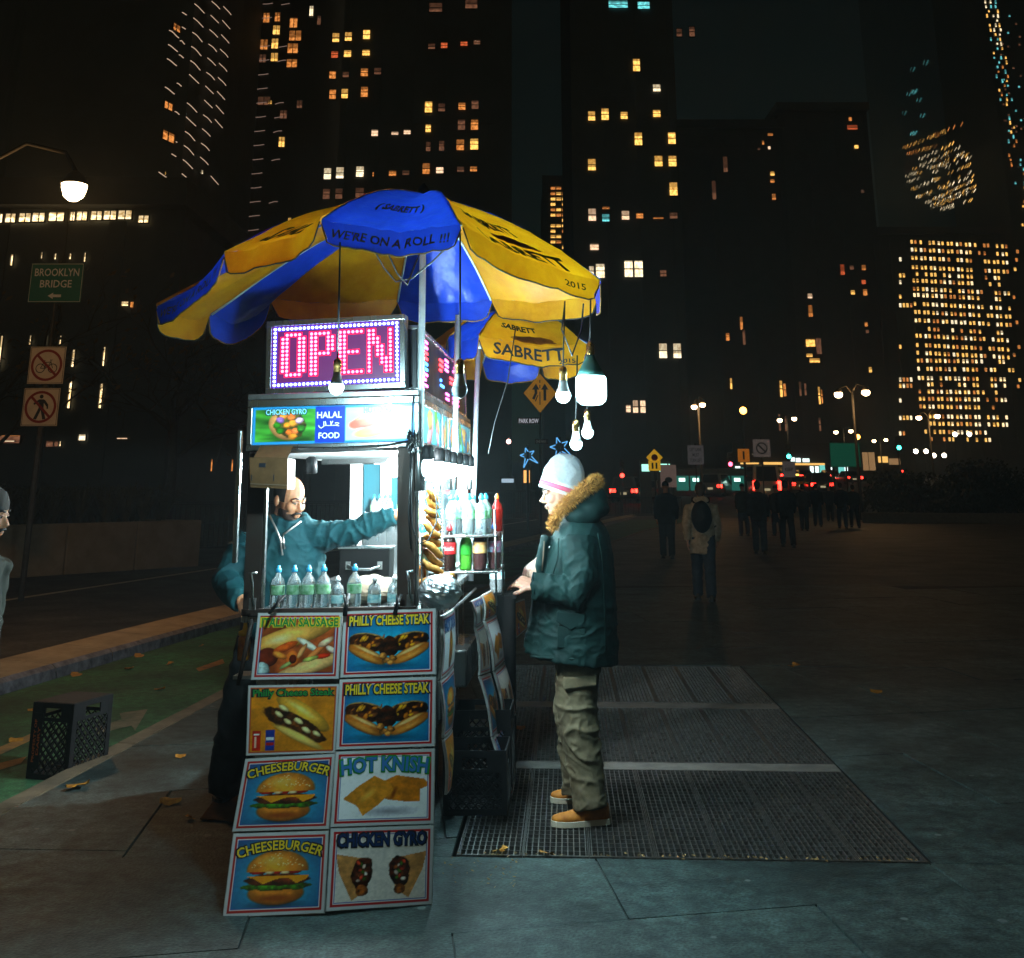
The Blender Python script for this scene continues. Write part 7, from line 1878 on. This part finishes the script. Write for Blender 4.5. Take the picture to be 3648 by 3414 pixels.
t, pl = sign_post('road_sign', 'dark green overhead road sign hung by a green light', 1640, 883, 71.5, 1.9, 1.5, mat('far_green_sign_glow', hexc('0c5a44'), .5, emit=hexc('0c5a44'), estr=.3)); rim_frame(t, pl, 1.85, 1.45, .02, mat('far_rim', hexc('2a8a70'), .5))  # plate emits in place of the light it would reflect
t, pl = sign_post('poster_panel', 'pale upright poster panel among the dark cars', 1297, 924, 60, .85, 1.15, mat('pale_poster_glow', (.3, .22, .2), .5, emit=(.45, .3, .26), estr=.12)); mb = MB(); mb.sph(pl(0, -.2), (.2, .01, .15), 10, 6); mb.build('symbol', ink_k, t)  # faint emission imitates light falling on the panel
# two lit star decorations
m_star = emat('star_tubes', (.12, .45, .9), .9, False)
for i, (dx, dy, sz) in enumerate(((1024, 884, .55), (1086, 868, .70))):
    p = at(dx, dy, 44); t = thing('star_light', 'lit blue wire star on a post, the %s one' % ('lower left' if i == 0 else 'one touching the hat'), 'decoration', (p.x, 44, ZR)); z = p.z - ZR
    mb = MB(); mb.cyl((0, .1, 0), (0, .1, z + .4), .05); mb.build('post', m_post, t)
    for k in range(5):
        a = math.pi / 2 + k * 2 * math.pi / 5 + .3; b0, b1 = a - .45, a + .45; L = sz * (.9 if k in (2, 3) else .55)
        tip = Vector((math.cos(a) * L, 0, z + math.sin(a) * L)); mb = MB()
        for b in (b0, b1): mb.tube([tip, (math.cos(b) * sz * .26, 0, z + math.sin(b) * sz * .26)], .022, 5)
        mb.build('ray', m_star, t)
# railings
m_rail = mat('black_railing', (.012, .012, .012), .45, metal=.3)
def railing(label, a, b, h, n, group=None):
    t = thing('railing', label, 'railing', a); d = Vector(b) - Vector(a)
    for z in (.15, h - .05, h):
        mb = MB(); mb.bar(Vector((0, 0, z)), d + Vector((0, 0, z)), .04); mb.build('rail', m_rail, t)
    me = None
    for i in range(n + 1):
        mb = MB() if me is None else None
        if me is None:
            mb.cyl((0, 0, .15), (0, 0, h - .06), .012, n=6); me = mb.mesh('picket'); me.materials.append(m_rail)
        o = obj('picket', me, t); o.location = d * (i / n)
    return t
railing('black railing across the road between cart and customer', (-4.0, 50, ZR), (1.2, 58, ZR), 1.5, 60)
railing('low black railing left of the cart behind the planter', (-10.5, 29, ZR), (-3.8, 33, ZR), 1.3, 60)
railing('long dark railing in front of the far cars', (2.2, 62, ZR), (9.5, 64, ZR), 1.1, 50)
# planter with tufts
m_conc = mat('planter_concrete', (.34, .27, .19), .8, var=.2, scale=2.5, bump=.4, bscale=50, col2=(.22, .17, .11), detail=9)
pa_, pb_ = gr(-30, 1126, ZR), gr(384, 1099, ZR); ph = .98
pt_ = thing('planter', 'long low concrete planter wall along the far side of the road', 'planter', pa_); d = pb_ - pa_; nrm = Vector((-d.y, d.x, 0)).normalized()
for k in range(3):
    a, b = d * (k / 3 + .003), d * ((k + 1) / 3 - .003); mb = MB(); w = nrm * .35
    mb.prism([(a.x, a.y), (b.x, b.y), (b.x + w.x, b.y + w.y), (a.x + w.x, a.y + w.y)], 0, ph); mb.build('wall_length', m_conc, pt_, bevel=.02)
e = d.normalized() * .35; mb = MB(); a = d; mb.prism([(a.x + .004, a.y + .004), (a.x + nrm.x * 4, a.y + nrm.y * 4), (a.x + nrm.x * 4 - e.x, a.y + nrm.y * 4 - e.y), (a.x - e.x, a.y - e.y)], 0, ph - .01); mb.build('end_wall', m_conc, pt_)
gm = MB(); rr = random.Random(3); gv = []; gf = []
for k in range(70):
    c = pa_ + d * rr.random() + nrm * rr.uniform(.6, 3.5) + Vector((0, 0, ph - .1))
    for j in range(60):
        a = rr.random() * 6.283; L = rr.uniform(.4, 1.1); out = Vector((math.cos(a), math.sin(a), 0)); m1 = c + out * L * .35 + Vector((0, 0, L * .75)); m2 = c + out * L * .8 + Vector((0, 0, L * rr.uniform(.5, .95))); s = Vector((-out.y, out.x, 0)) * .012
        o = len(gv); gv += [tuple(c + s), tuple(c - s), tuple(m1 - s), tuple(m1 + s), tuple(m2)]; gf += [(o, o+1, o+2, o+3), (o+3, o+2, o+4)]
gm.add(gv, gf); og = gm.build('planter_grass', mat('dry_grass', (.085, .075, .03), .8, var=.3, scale=3), None, fix=False); og['kind'] = 'stuff'; og['label'] = 'dark ornamental grass growing in the planter'; og['category'] = 'grass'
# trees
m_bark = mat('bark', (.05, .04, .03), .85, var=.25, scale=8, bump=.5, bscale=30); m_leafd = mat('dark_leaf', (.02, .035, .018), .7, var=.3, scale=2); m_leafa = mat('autumn_leaf', (.16, .08, .02), .7, var=.3, scale=3)
def leaf_cloud(pts, size, rng):
    v = []; f = []
    for p in pts:
        n = Vector((rng.gauss(0, 1), rng.gauss(0, 1), rng.gauss(0, 1))).normalized(); a = n.orthogonal().normalized(); b = n.cross(a); s = size * rng.uniform(.6, 1.3); o = len(v)
        v += [tuple(p - a * s), tuple(p + b * s * .5), tuple(p + a * s), tuple(p - b * s * .5)]; f.append((o, o+1, o+2, o+3))
    mb = MB(); mb.add(v, f); return mb
def bare_tree(label, pos, h, seed, nleaf):
    rng = random.Random(seed); t = thing('street_tree', label, 'tree', pos, 0, 'bare street trees'); tips = []
    tr = MB(); tr.tube([(0, 0, 0), (.05, 0, h * .25), (-.05, .05, h * .45)], [.16, .12, .09], 10); tr.build('trunk', m_bark, t, smooth=True)
    def branch(p, d, L, r, lvl):
        q = p + d * L; m = p.lerp(q, .5) + Vector((rng.gauss(0, .06), rng.gauss(0, .06), .04)) * L
        br.tube([p, m, q], [r, r * .75, r * .5], 5 if lvl else 7)
        if lvl < 4:
            for k in range(3 if lvl < 3 else 2):
                nd = (d + Vector((rng.gauss(0, .55), rng.gauss(0, .55), rng.gauss(.12, .35)))).normalized(); branch(q if k else m, nd, L * rng.uniform(.6, .8), r * .55, lvl + 1)
        else: tips.append(q)
    for k in range(6):
        br = MB(); a = k * 1.05 + rng.random(); branch(Vector((-.03, .03, h * (.28 + .03 * k))), Vector((math.cos(a), math.sin(a), .75)).normalized(), h * .2, .06, 0); br.build('limb', m_bark, t, smooth=True)
    lf = leaf_cloud([p + Vector((rng.gauss(0, .1), rng.gauss(0, .1), rng.gauss(0, .1))) for p in rng.choices(tips, k=nleaf)], .09, rng); o = lf.build('foliage', m_leafa, t, fix=False); o['kind'] = 'stuff'
bare_tree('bare street tree at the far left in front of the lit window band', (-13.4, 29, ZR), 9.0, 11, 260); bare_tree('bare street tree right of the green sign with a few brown leaves', (-9.2, 30.5, ZR), 8.4, 23, 300); bare_tree('bare dark tree behind the cart canopy at left', (-6.2, 34, ZR), 7.6, 31, 160)
def shrub(label, pos, rx, rz, seed, n=2600, leafm=m_leafd):
    rng = random.Random(seed); t = thing('park_shrub', label, 'shrub', pos, 0, 'dark park shrubs at right')
    mb = MB()
    for k in range(5):
        a = k * 1.3; mb.tube([(0, 0, 0), (math.cos(a) * rx * .3, math.sin(a) * rx * .3, rz * .6), (math.cos(a) * rx * .6, math.sin(a) * rx * .6, rz * 1.3)], [.06, .04, .015], 6)
    mb.build('stem', m_bark, t, smooth=True); pts = []
    cl = [(Vector((rng.gauss(0, .42) * rx, rng.gauss(0, .42) * rx, rz * rng.uniform(.25, 1.55))), rng.uniform(.35, .6)) for _ in range(14)]
    for _ in range(n):
        c, r = rng.choice(cl); v = Vector((rng.gauss(0, 1), rng.gauss(0, 1), rng.gauss(0, 1))).normalized() * r * rng.random() ** .4; p = c + Vector((v.x * rx, v.y * rx, v.z * rz)); 
        if p.z > .02: pts.append(p)
    o = leaf_cloud(pts, .13, rng).build('foliage', leafm, t, fix=False); o['kind'] = 'stuff'
for i, (dx, dy, Y, rx, rz) in enumerate(((1725, 1000, 46, 1.6, 1.0), (1790, 1005, 44, 1.9, 1.25), (1850, 1010, 42, 1.9, 1.35), (1910, 1012, 40, 2.0, 1.5), (1975, 1012, 40, 2.2, 1.6))):
    p = gr(dx, dy); shrub('dark park shrub at the right edge of the plaza, %s from the walkers' % ordn[i], (p.x, p.y, -.02), rx, rz, 50 + i)
lw = MB(); a, b = gr(1668, 1014), gr(1990, 1016); lw.bar(a + Vector((0, -.4, .22)), b + Vector((0, -.4, .22)), .3, .45); o = lw.build('park_wall', mat('park_stone', (.16, .13, .10), .8), None, bevel=.02); o['label'] = 'low dark stone kerb wall in front of the park shrubs'; o['category'] = 'wall'

# ---- traffic
m_tail = emat('tail_light', (1.0, .02, .012), 16.0, False); m_headl = emat('head_light', (1.0, .85, .7), 8.0, False); m_win = mat('car_glass', (.01, .012, .014), .08, var=0); m_tyre = mat('tyre', (.01, .01, .01), .8)
def car_meshes(kind):
    L, Wd, Hh, bel = {'sedan': (4.6, 1.8, 1.42, .88), 'suv': (4.7, 1.9, 1.75, 1.0), 'van': (5.6, 2.0, 2.5, 1.25)}[kind]
    b = MB(); n = 8                       # lower body: rounded section swept along the length
    def sec(y, w, z0, z1): return [Vector((sx * w / 2 * (1 if 0 < q < 3 else .94), y, z)) for sx, q, z in ((-1, 0, z0), (-1, 1, z0 + .12), (-1, 2, z1 - .18), (-1, 3, z1), (1, 3, z1), (1, 2, z1 - .18), (1, 1, z0 + .12), (1, 0, z0))]
    ys = [(-L/2, .90, .32, bel * .92), (-L/2 + .12, .98, .24, bel), (-L * .25, 1, .22, bel), (L * .2, 1, .22, bel), (L * .38, .98, .22, bel * .90), (L/2 - .1, .94, .25, bel * .84), (L/2, .86, .34, bel * .72)]
    S = [sec(y, Wd * w, z0, z1) for y, w, z0, z1 in ys]; vs = [p for s in S for p in s]
    b.add(vs, [(i*n+j, i*n+(j+1) % n, (i+1)*n+(j+1) % n, (i+1)*n+j) for i in range(len(S)-1) for j in range(n)] + [tuple(range(n)), tuple((len(S)-1)*n+j for j in range(n))])
    c = MB(); y0, y1, y2, y3 = {'sedan': (-L*.42, -L*.24, L*.10, L*.27), 'suv': (-L*.49, -L*.43, L*.12, L*.27), 'van': (-L*.495, -L*.47, L*.26, L*.40)}[kind]
    wb, wt = Wd * .93, Wd * (.72 if kind != 'van' else .84)
    c.add([(-wb/2, y0, bel - .02), (wb/2, y0, bel - .02), (wb/2, y3, bel - .05), (-wb/2, y3, bel - .05), (-wt/2, y1, Hh), (wt/2, y1, Hh), (wt/2, y2, Hh), (-wt/2, y2, Hh)], [(0, 1, 5, 4), (1, 2, 6, 5), (2, 3, 7, 6), (3, 0, 4, 7), (4, 5, 6, 7)])
    g = MB()                              # rear window, side windows
    def inset(a, b_, c_, d_, k, out): 
        m = (a + b_ + c_ + d_) / 4; return [m + (p - m) * k + out for p in (a, b_, c_, d_)]
    V = [Vector(p) for p in c.v]
    g.add(inset(V[0], V[1], V[5], V[4], .80, Vector((0, -.012, .006))), [(0, 1, 2, 3)]); g2 = MB(); g2.add(inset(V[3], V[0], V[4], V[7], .80, Vector((-.012, 0, .004))), [(0, 1, 2, 3)]); g3 = MB(); g3.add(inset(V[1], V[2], V[6], V[5], .80, Vector((.012, 0, .004))), [(0, 1, 2, 3)])
    w = MB(); w.lathe([(.2, -.1), (.31, -.1), (.33, -.06), (.33, .06), (.31, .1), (.2, .1)], 16, Matrix.Rotation(math.pi/2, 4, 'Y'))
    tl = MB(); tl.box((0, 0, 0), (.42 if kind != 'van' else .24, .06, .24 if kind != 'van' else .62))
    pl_ = MB(); pl_.box((0, 0, 0), (.42, .02, .16))
    return dict(L=L, W=Wd, bel=bel, kind=kind, body=b.mesh('body', True), cabin=c.mesh('cabin'), g=[q.mesh('window') for q in (g, g2, g3)], wheel=w.mesh('wheel', True), tl=tl.mesh('tail_light'), plate=pl_.mesh('number_plate'))
CAR = {k: car_meshes(k) for k in ('sedan', 'suv', 'van')}
m_head = emat('headlamp', (1., .88, .7), 9., False)
def paint_of(n, c): return mat('paint_' + n, c, .3, var=.03, scale=3, coat=.5)
def car(kind, paint, dx, dyg, label, yaw=0., roof=None, lights=True, Y=None, facing=False):
    p = gr(dx, dyg, ZR) if Y is None else Vector((at(dx, 943, Y).x, Y, ZR)); C_ = CAR[kind]; p.z = ZR + max(0, (p.y - 60) * .028) + .01
    t = thing({'sedan': 'parked_car', 'suv': 'parked_car', 'van': 'delivery_van'}[kind] if False else ('delivery_van' if kind == 'van' else 'car'), label, 'van' if kind == 'van' else 'car', p, yaw, 'traffic at the crossing')
    def put(nm, me, m, loc=(0, 0, 0), par=None):
        if not me.materials: me.materials.append(m)
        o = obj(nm, me, par or t); o.location = loc
        o.material_slots[0].link = 'OBJECT'; o.material_slots[0].material = m
        return o
    bd = put('body', C_['body'], paint); put('cabin', C_['cabin'], paint)
    for g in C_['g']: put('window', g, m_win)
    for sx in (-1, 1):
        for sy in (-1, 1): put('wheel', C_['wheel'], m_tyre, (sx * (C_['W']/2 - .1), sy * C_['L'] * .30, .33))
        put('tail_light', C_['tl'], m_tail if lights else mat('dead_light', (.2, .01, .01), .3), (sx * (C_['W']/2 - (.2 if kind != 'van' else .12)), -C_['L']/2 + .03, C_['bel'] * .80 if kind != 'van' else 1.05))
    put('number_plate', C_['plate'], mat('plate', (.6, .5, .2), .5, emit=(.7, .6, .35), estr=.4), (0, -C_['L']/2 - .015, C_['bel'] * .62))
    if facing:
        for sx in (-1, 1):
            mb = MB(); mb.sph((sx * (C_['W'] / 2 - .28), C_['L'] / 2 - .04, C_['bel'] * .66), (.16, .06, .12), 10, 6); mb.build('headlight', m_head, t, smooth=True)
        t.rotation_euler.z += math.pi
    if roof:
        mb = MB(); mb.box((0, -.2, 1.50), (.7, .28, .16)); mb.build('roof_light', roof, t, bevel=.03)
    return t
m_taxi = paint_of('taxi', hexc('d09010')); m_whitev = paint_of('white', (.62, .55, .48)); m_blackc = paint_of('black', (.012, .012, .014)); m_silv = paint_of('silver', (.20, .20, .20)); m_blue = paint_of('blue', (.02, .03, .06))
car('van', m_whitev, 1480, 990, 'white high-roofed van with lit tail lights', math.radians(-4))
car('suv', m_blackc, 1218, 992, 'black car beyond the railing behind the customer', math.radians(-12)); car('sedan', m_silv, 1262, 990, 'silver car next to the black one beyond the railing', math.radians(-15), lights=False)
car('suv', m_silv, 1395, 986, 'grey car with one bright tail light above the cream coat', math.radians(-25)); car('sedan', m_blackc, 1330, 984, 'dark car left of the cream coat', math.radians(-20), lights=False)
car('sedan', m_taxi, 1545, 982, 'yellow taxi with roof light ahead of the walkers', 0, emat('taxi_light', (1., .6, .1), 3., False)); car('suv', m_blackc, 1588, 984, 'black car right of the yellow taxi', math.radians(-3)); car('sedan', m_blue, 1612, 972, 'dark blue car further along past the taxi', 0)
car('suv', m_taxi, 1580, 968, 'far yellow cab in the queue of traffic', 0, emat('taxi_light', (1., .6, .1), 3., False)); car('sedan', m_blackc, 1650, 974, 'dark car under the green road sign', 0); car('suv', m_blackc, 1700, 968, 'far dark car near the park shrubs, left one', 0); car('sedan', m_silv, 1735, 966, 'far car near the park shrubs, right one', 0)
for i, (x, y, kd, lab) in enumerate(((1425, 972, 'sedan', 'between the van and the bus'), (1448, 966, 'suv', 'far back left of the van'), (1525, 972, 'suv', 'just right of the van'), (1560, 972, 'sedan', 'behind the yellow taxi'), (1600, 964, 'suv', 'far back over the walkers'), (1630, 966, 'sedan', 'left of the green sign post'), (1672, 968, 'suv', 'right of the green sign post'), (1690, 962, 'sedan', 'furthest back before the shrubs'), (1300, 972, 'suv', 'behind the pale poster panel'), (1240, 972, 'sedan', 'behind the silver car'))):
    car(kd, m_blackc if i % 2 else m_silv, x, y, 'distant car with red tail lights ' + lab)
for i, (x, y, lab) in enumerate(((1470, 962, 'left of the van'), (1543, 961, 'behind the yellow taxi'), (1655, 961, 'under the green sign'), (1712, 963, 'near the dark shrubs'), (1592, 960, 'between the two cabs'), (1760, 962, 'behind the shrub nearest the walkers'))):
    car('sedan' if i % 2 else 'suv', m_blackc, x, y, 'oncoming car with white headlights ' + lab, 0, None, False, None, True)
car('sedan', m_blackc, 1510, 968, 'dark car half hidden by the white van', 0)
# lit bus across the junction
bp_ = at(1392, 943, 92); bus = thing('city_bus', 'city bus with teal lit interior crossing behind the cars', 'bus', (bp_.x, 92, ZR))
mb = MB(); mb.bb((-3.6, 0, .35), (3.6, 2.5, 3.1)); mb.build('body', mat('bus_paint', (.10, .12, .13), .4), bus, bevel=.12)
for i in range(6):
    mb = MB(); mb.bb((-3.3 + i * 1.12, -.02, 1.35), (-2.3 + i * 1.12, .03, 2.5)); mb.build('window', emat('bus_glow', (.05, .42, .32), .22, False), bus)
    if i in (0, 1, 3, 4): mb = MB(); mb.bb((-3.1 + i * 1.12, -.04, 2.05), (-2.6 + i * 1.12, -.022, 2.32)); mb.build('ceiling_light', emat('bus_lamp', (.6, 1., .85), 2.5, False), bus)
for x in (-2.4, 2.3): mb = MB(); mb.lathe([(.3, -.12), (.46, -.1), (.48, .1), (.3, .12)], 16, Matrix.Translation((x, .1, .48)) @ Matrix.Rotation(math.pi/2, 4, 'X')); mb.build('wheel', m_tyre, bus)
# shop fronts at the foot of the far blocks
shops = thing('shop_row', 'row of lit shop fronts at street level beyond the traffic', 'shops', (at(1560, 943, 140).x, 140, ZR))
so = shops.location
def shop(x0, x1, y0, y1, m, nm='shop_window'):
    a, b = at(x0, y1, 140) - so, at(x1, y0, 140) - so; mb = MB(); mb.bb((a.x, -.1, a.z), (b.x, .1, b.z)); mb.build(nm, m, shops)
mb = MB(); a, b = at(1425, 943, 140) - so, at(1745, 860, 140) - so; mb.bb((a.x, .15, 0), (b.x, 9, b.z)); mb.build('wall', m_brick, shops)
sw, sy_, st_, so_ = emat('shop_white', (.8, 1., .95), 1.6, False), emat('shop_amber', (1., .55, .14), 1.0, False), emat('shop_teal', (.2, .8, .7), .8, False), emat('shop_dim', (.5, .28, .12), .5, False)
for x0, x1, y0, y1, m in ((1428, 1436, 905, 926, sw), (1440, 1446, 908, 928, st_), (1437, 1472, 898, 901, sy_), (1482, 1528, 897, 902, sy_), (1535, 1542, 888, 897, sw), (1545, 1553, 889, 897, sw), (1558, 1570, 890, 897, sw), (1533, 1600, 899, 903, sy_), (1536, 1541, 900, 910, sy_), (1573, 1578, 905, 922, sw), (1583, 1588, 905, 920, sw), (1592, 1600, 903, 925, st_), (1640, 1644, 902, 925, sw), (1628, 1638, 905, 920, st_), (1612, 1616, 907, 922, sw),
                          (1676, 1683, 878, 913, so_), (1688, 1696, 878, 913, so_), (1705, 1722, 886, 898, sy_), (1726, 1746, 890, 902, so_)):
    shop(x0, x1, y0, y1, m)
# a lit kiosk group far left of the hat, seen through the railing
for i, (dx, dy, w, h, c, lab) in enumerate(((985, 933, .7, .22, (.25, .34, .42), 'pale lit barrier end beyond the railing'), (1022, 925, .35, .7, (1., .45, .12), 'small orange glowing lantern behind the railing'), (1118, 912, .5, .6, (.4, 1., .9), 'small cyan lit doorway right of the hat, nearer'), (1253, 908, .45, .4, (.4, 1., .8), 'small cyan lit doorway left of the yellow diamond'), (1290, 908, .6, .45, (.4, 1., .8), 'small cyan lit doorway above the poster panel'))):
    p = at(dx, dy, 66); t = thing('glowing_box', lab, 'light', (p.x, 66, ZR)); mb = MB(); mb.bb((-w/2 - .1, .12, 0), (w/2 + .1, .4, p.z - ZR + h)); mb.build('case', m_sig, t); mb = MB(); mb.bb((-w/2, 0, p.z - ZR - h/2), (w/2, .11, p.z - ZR + h/2)); mb.build('lit_face', emat('glow_%d' % i, c, 1.2, False), t)

# ---- small things on the ground
cA = Vector((-2.965, 7.40, ZR)); cm = Matrix.Translation(cA) @ Matrix.Rotation(math.radians(-17), 4, 'Z')
mcr = crate('milk_crate', 'black milk crate with orange lettering standing in the bike lane', cm, .30, .38, .43, mat('crate_plastic', (.006, .006, .0065), .7, var=.2, scale=30), None, .052)
mb = MB(); mb.bb((.012, .012, .424), (.288, .368, .432)); mb.build('top', mat('crate_plastic', (.016, .016, .017), .5), mcr)
mb = MB(); mb.bb((.02, -.004, .06), (.085, -.0006, .37)); mb.build('side_strip', mat('crate_plastic', (.016, .016, .017), .5), mcr)
for i, s in enumerate(('PROPERTY OF', 'DAIRY')):
    mb = MB(); text_to(mb, s, .24 if i == 0 else .16, .018, lambda X, Y: Vector((.038 + i * .028 - Y, -.006, .215 + X)), .03); mb.build('lettering', mat('crate_orange', hexc('c05a1c'), .5, var=.3, scale=60), mcr)
cs = MB(); q = [gr(388, 1592), gr(458, 1596), gr(520, 1500), gr(472, 1480)]; cs.prism([(p.x, p.y) for p in q], .003, .009); o = cs.build('cardboard_sheet', mcard, None); tag(o, 'flattened brown cardboard sheet under the vendor, on the pavement', 'cardboard')
lfm = MB(); lfm.surf(lambda u, v: Vector(((u - .5) * .09, (v - .5) * .06 * math.sin(math.pi * (.08 + .84 * u)) * (1 + .4 * math.sin(u * 12)), .006 + .02 * (u - .4) ** 2 + .01 * math.sin(v * 3 + u * 2))), 8, 4)
lme = lfm.mesh('fallen_leaf', True); lme.materials.append(mat('leaf_yellow', hexc('b8801c'), .6, var=.3, scale=30, col2=hexc('7a4a10')))
rr = random.Random(9)
for (x, y, z) in [(150, 1530, 0), (368, 1590, 0), (210, 1275, ZR), (60, 1380, ZR), (148, 1312, ZR), (330, 1290, ZR), (30, 1440, ZR), (390, 1255, ZR), (250, 1300, ZR), (1545, 1292, 0), (1535, 1295, 0), (1700, 1345, 0), (310, 1340, ZR), (270, 1275, ZR), (350, 1470, 0), (330, 1560, 0), (1010, 1415, 0), (1060, 1660, 0), (970, 1655, 0)]:
    o = obj('fallen_leaf', lme); p = gr(x, y, z); o.location = p + Vector((0, 0, .004)); o.rotation_euler = (rr.uniform(-.1, .1), rr.uniform(-.1, .1), rr.random() * 6); k = rr.uniform(.7, 1.3) * (1.25 if x == 150 else 1); o.scale = (k,) * 3
    tag(o, {(150, 1530): 'largest yellow leaf on the pavement just in front of the crate', (368, 1590): 'yellow leaf beside the cardboard under the vendor', (210, 1275): 'yellow leaf against the divider kerb above the crate', (60, 1380): 'yellow leaf left of the crate top in the bike lane', (148, 1312): 'small leaf between crate and divider kerb',
        (1700, 1345): 'lone leaf far out on the dark plaza', (1010, 1415): 'leaf on the grating left of the customer', (1060, 1660): 'leaf on the front grating edge below the tan shoes', (970, 1655): 'leaf at the front left grating edge', (30, 1440): 'leaf near the yellow dash at the left edge', (350, 1470): 'leaf on the kerb edge left of the vendor boot', (330, 1560): 'leaf on the pavement left of the cardboard'}.get((x, y), 'small yellow leaf at the far grating corner' if x > 1000 else 'small yellow leaf in the green bike lane right of the crate'), 'leaf', 'fallen leaves')
lit = MB(); r9 = random.Random(2); lv = []; lf_ = []
for k in range(220):
    if k < 150: p = gpt(r9.random() * GW, -.012 + r9.gauss(0, .012))
    else: p = gpt(-.05 + r9.random() * .35, -.05 - r9.random() * .4)
    a = r9.random() * 6.28; s = r9.uniform(.004, .014); d1 = Vector((math.cos(a), math.sin(a))) * s; d2 = Vector((-math.sin(a), math.cos(a))) * s * .4; o_ = len(lv)
    z = .004 + r9.random() * .01
    lv += [(p.x + d1.x, p.y + d1.y, z), (p.x + d2.x, p.y + d2.y, z + .003), (p.x - d1.x, p.y - d1.y, z + .004), (p.x - d2.x, p.y - d2.y, z)]; lf_.append((o_, o_+1, o_+2, o_+3))
lit.add(lv, lf_); o = lit.build('litter_bits', mat('litter', hexc('a8824a'), .7, var=.4, scale=40, col2=hexc('4a3a24')), None, fix=False); o['kind'] = 'stuff'; o['label'] = 'tiny leaf scraps and litter along the grating edge'; o['category'] = 'litter'
# ================================================================== NIGHT AIR
hz = MB(); hz.box((0, 230, 220), (900, 700, 444))
hzm = bpy.data.materials.new('night_air'); hzm.use_nodes = True
_n = hzm.node_tree; _n.nodes.clear(); _o = _n.nodes.new('ShaderNodeOutputMaterial'); _v = _n.nodes.new('ShaderNodeVolumePrincipled')
_v.inputs['Color'].default_value = (.8, .95, 1, 1); _v.inputs['Density'].default_value = .0016; _v.inputs['Anisotropy'].default_value = .2
_n.links.new(_v.outputs[0], _o.inputs['Volume'])
hz_o = hz.build('haze', hzm); hz_o['kind'] = 'stuff'
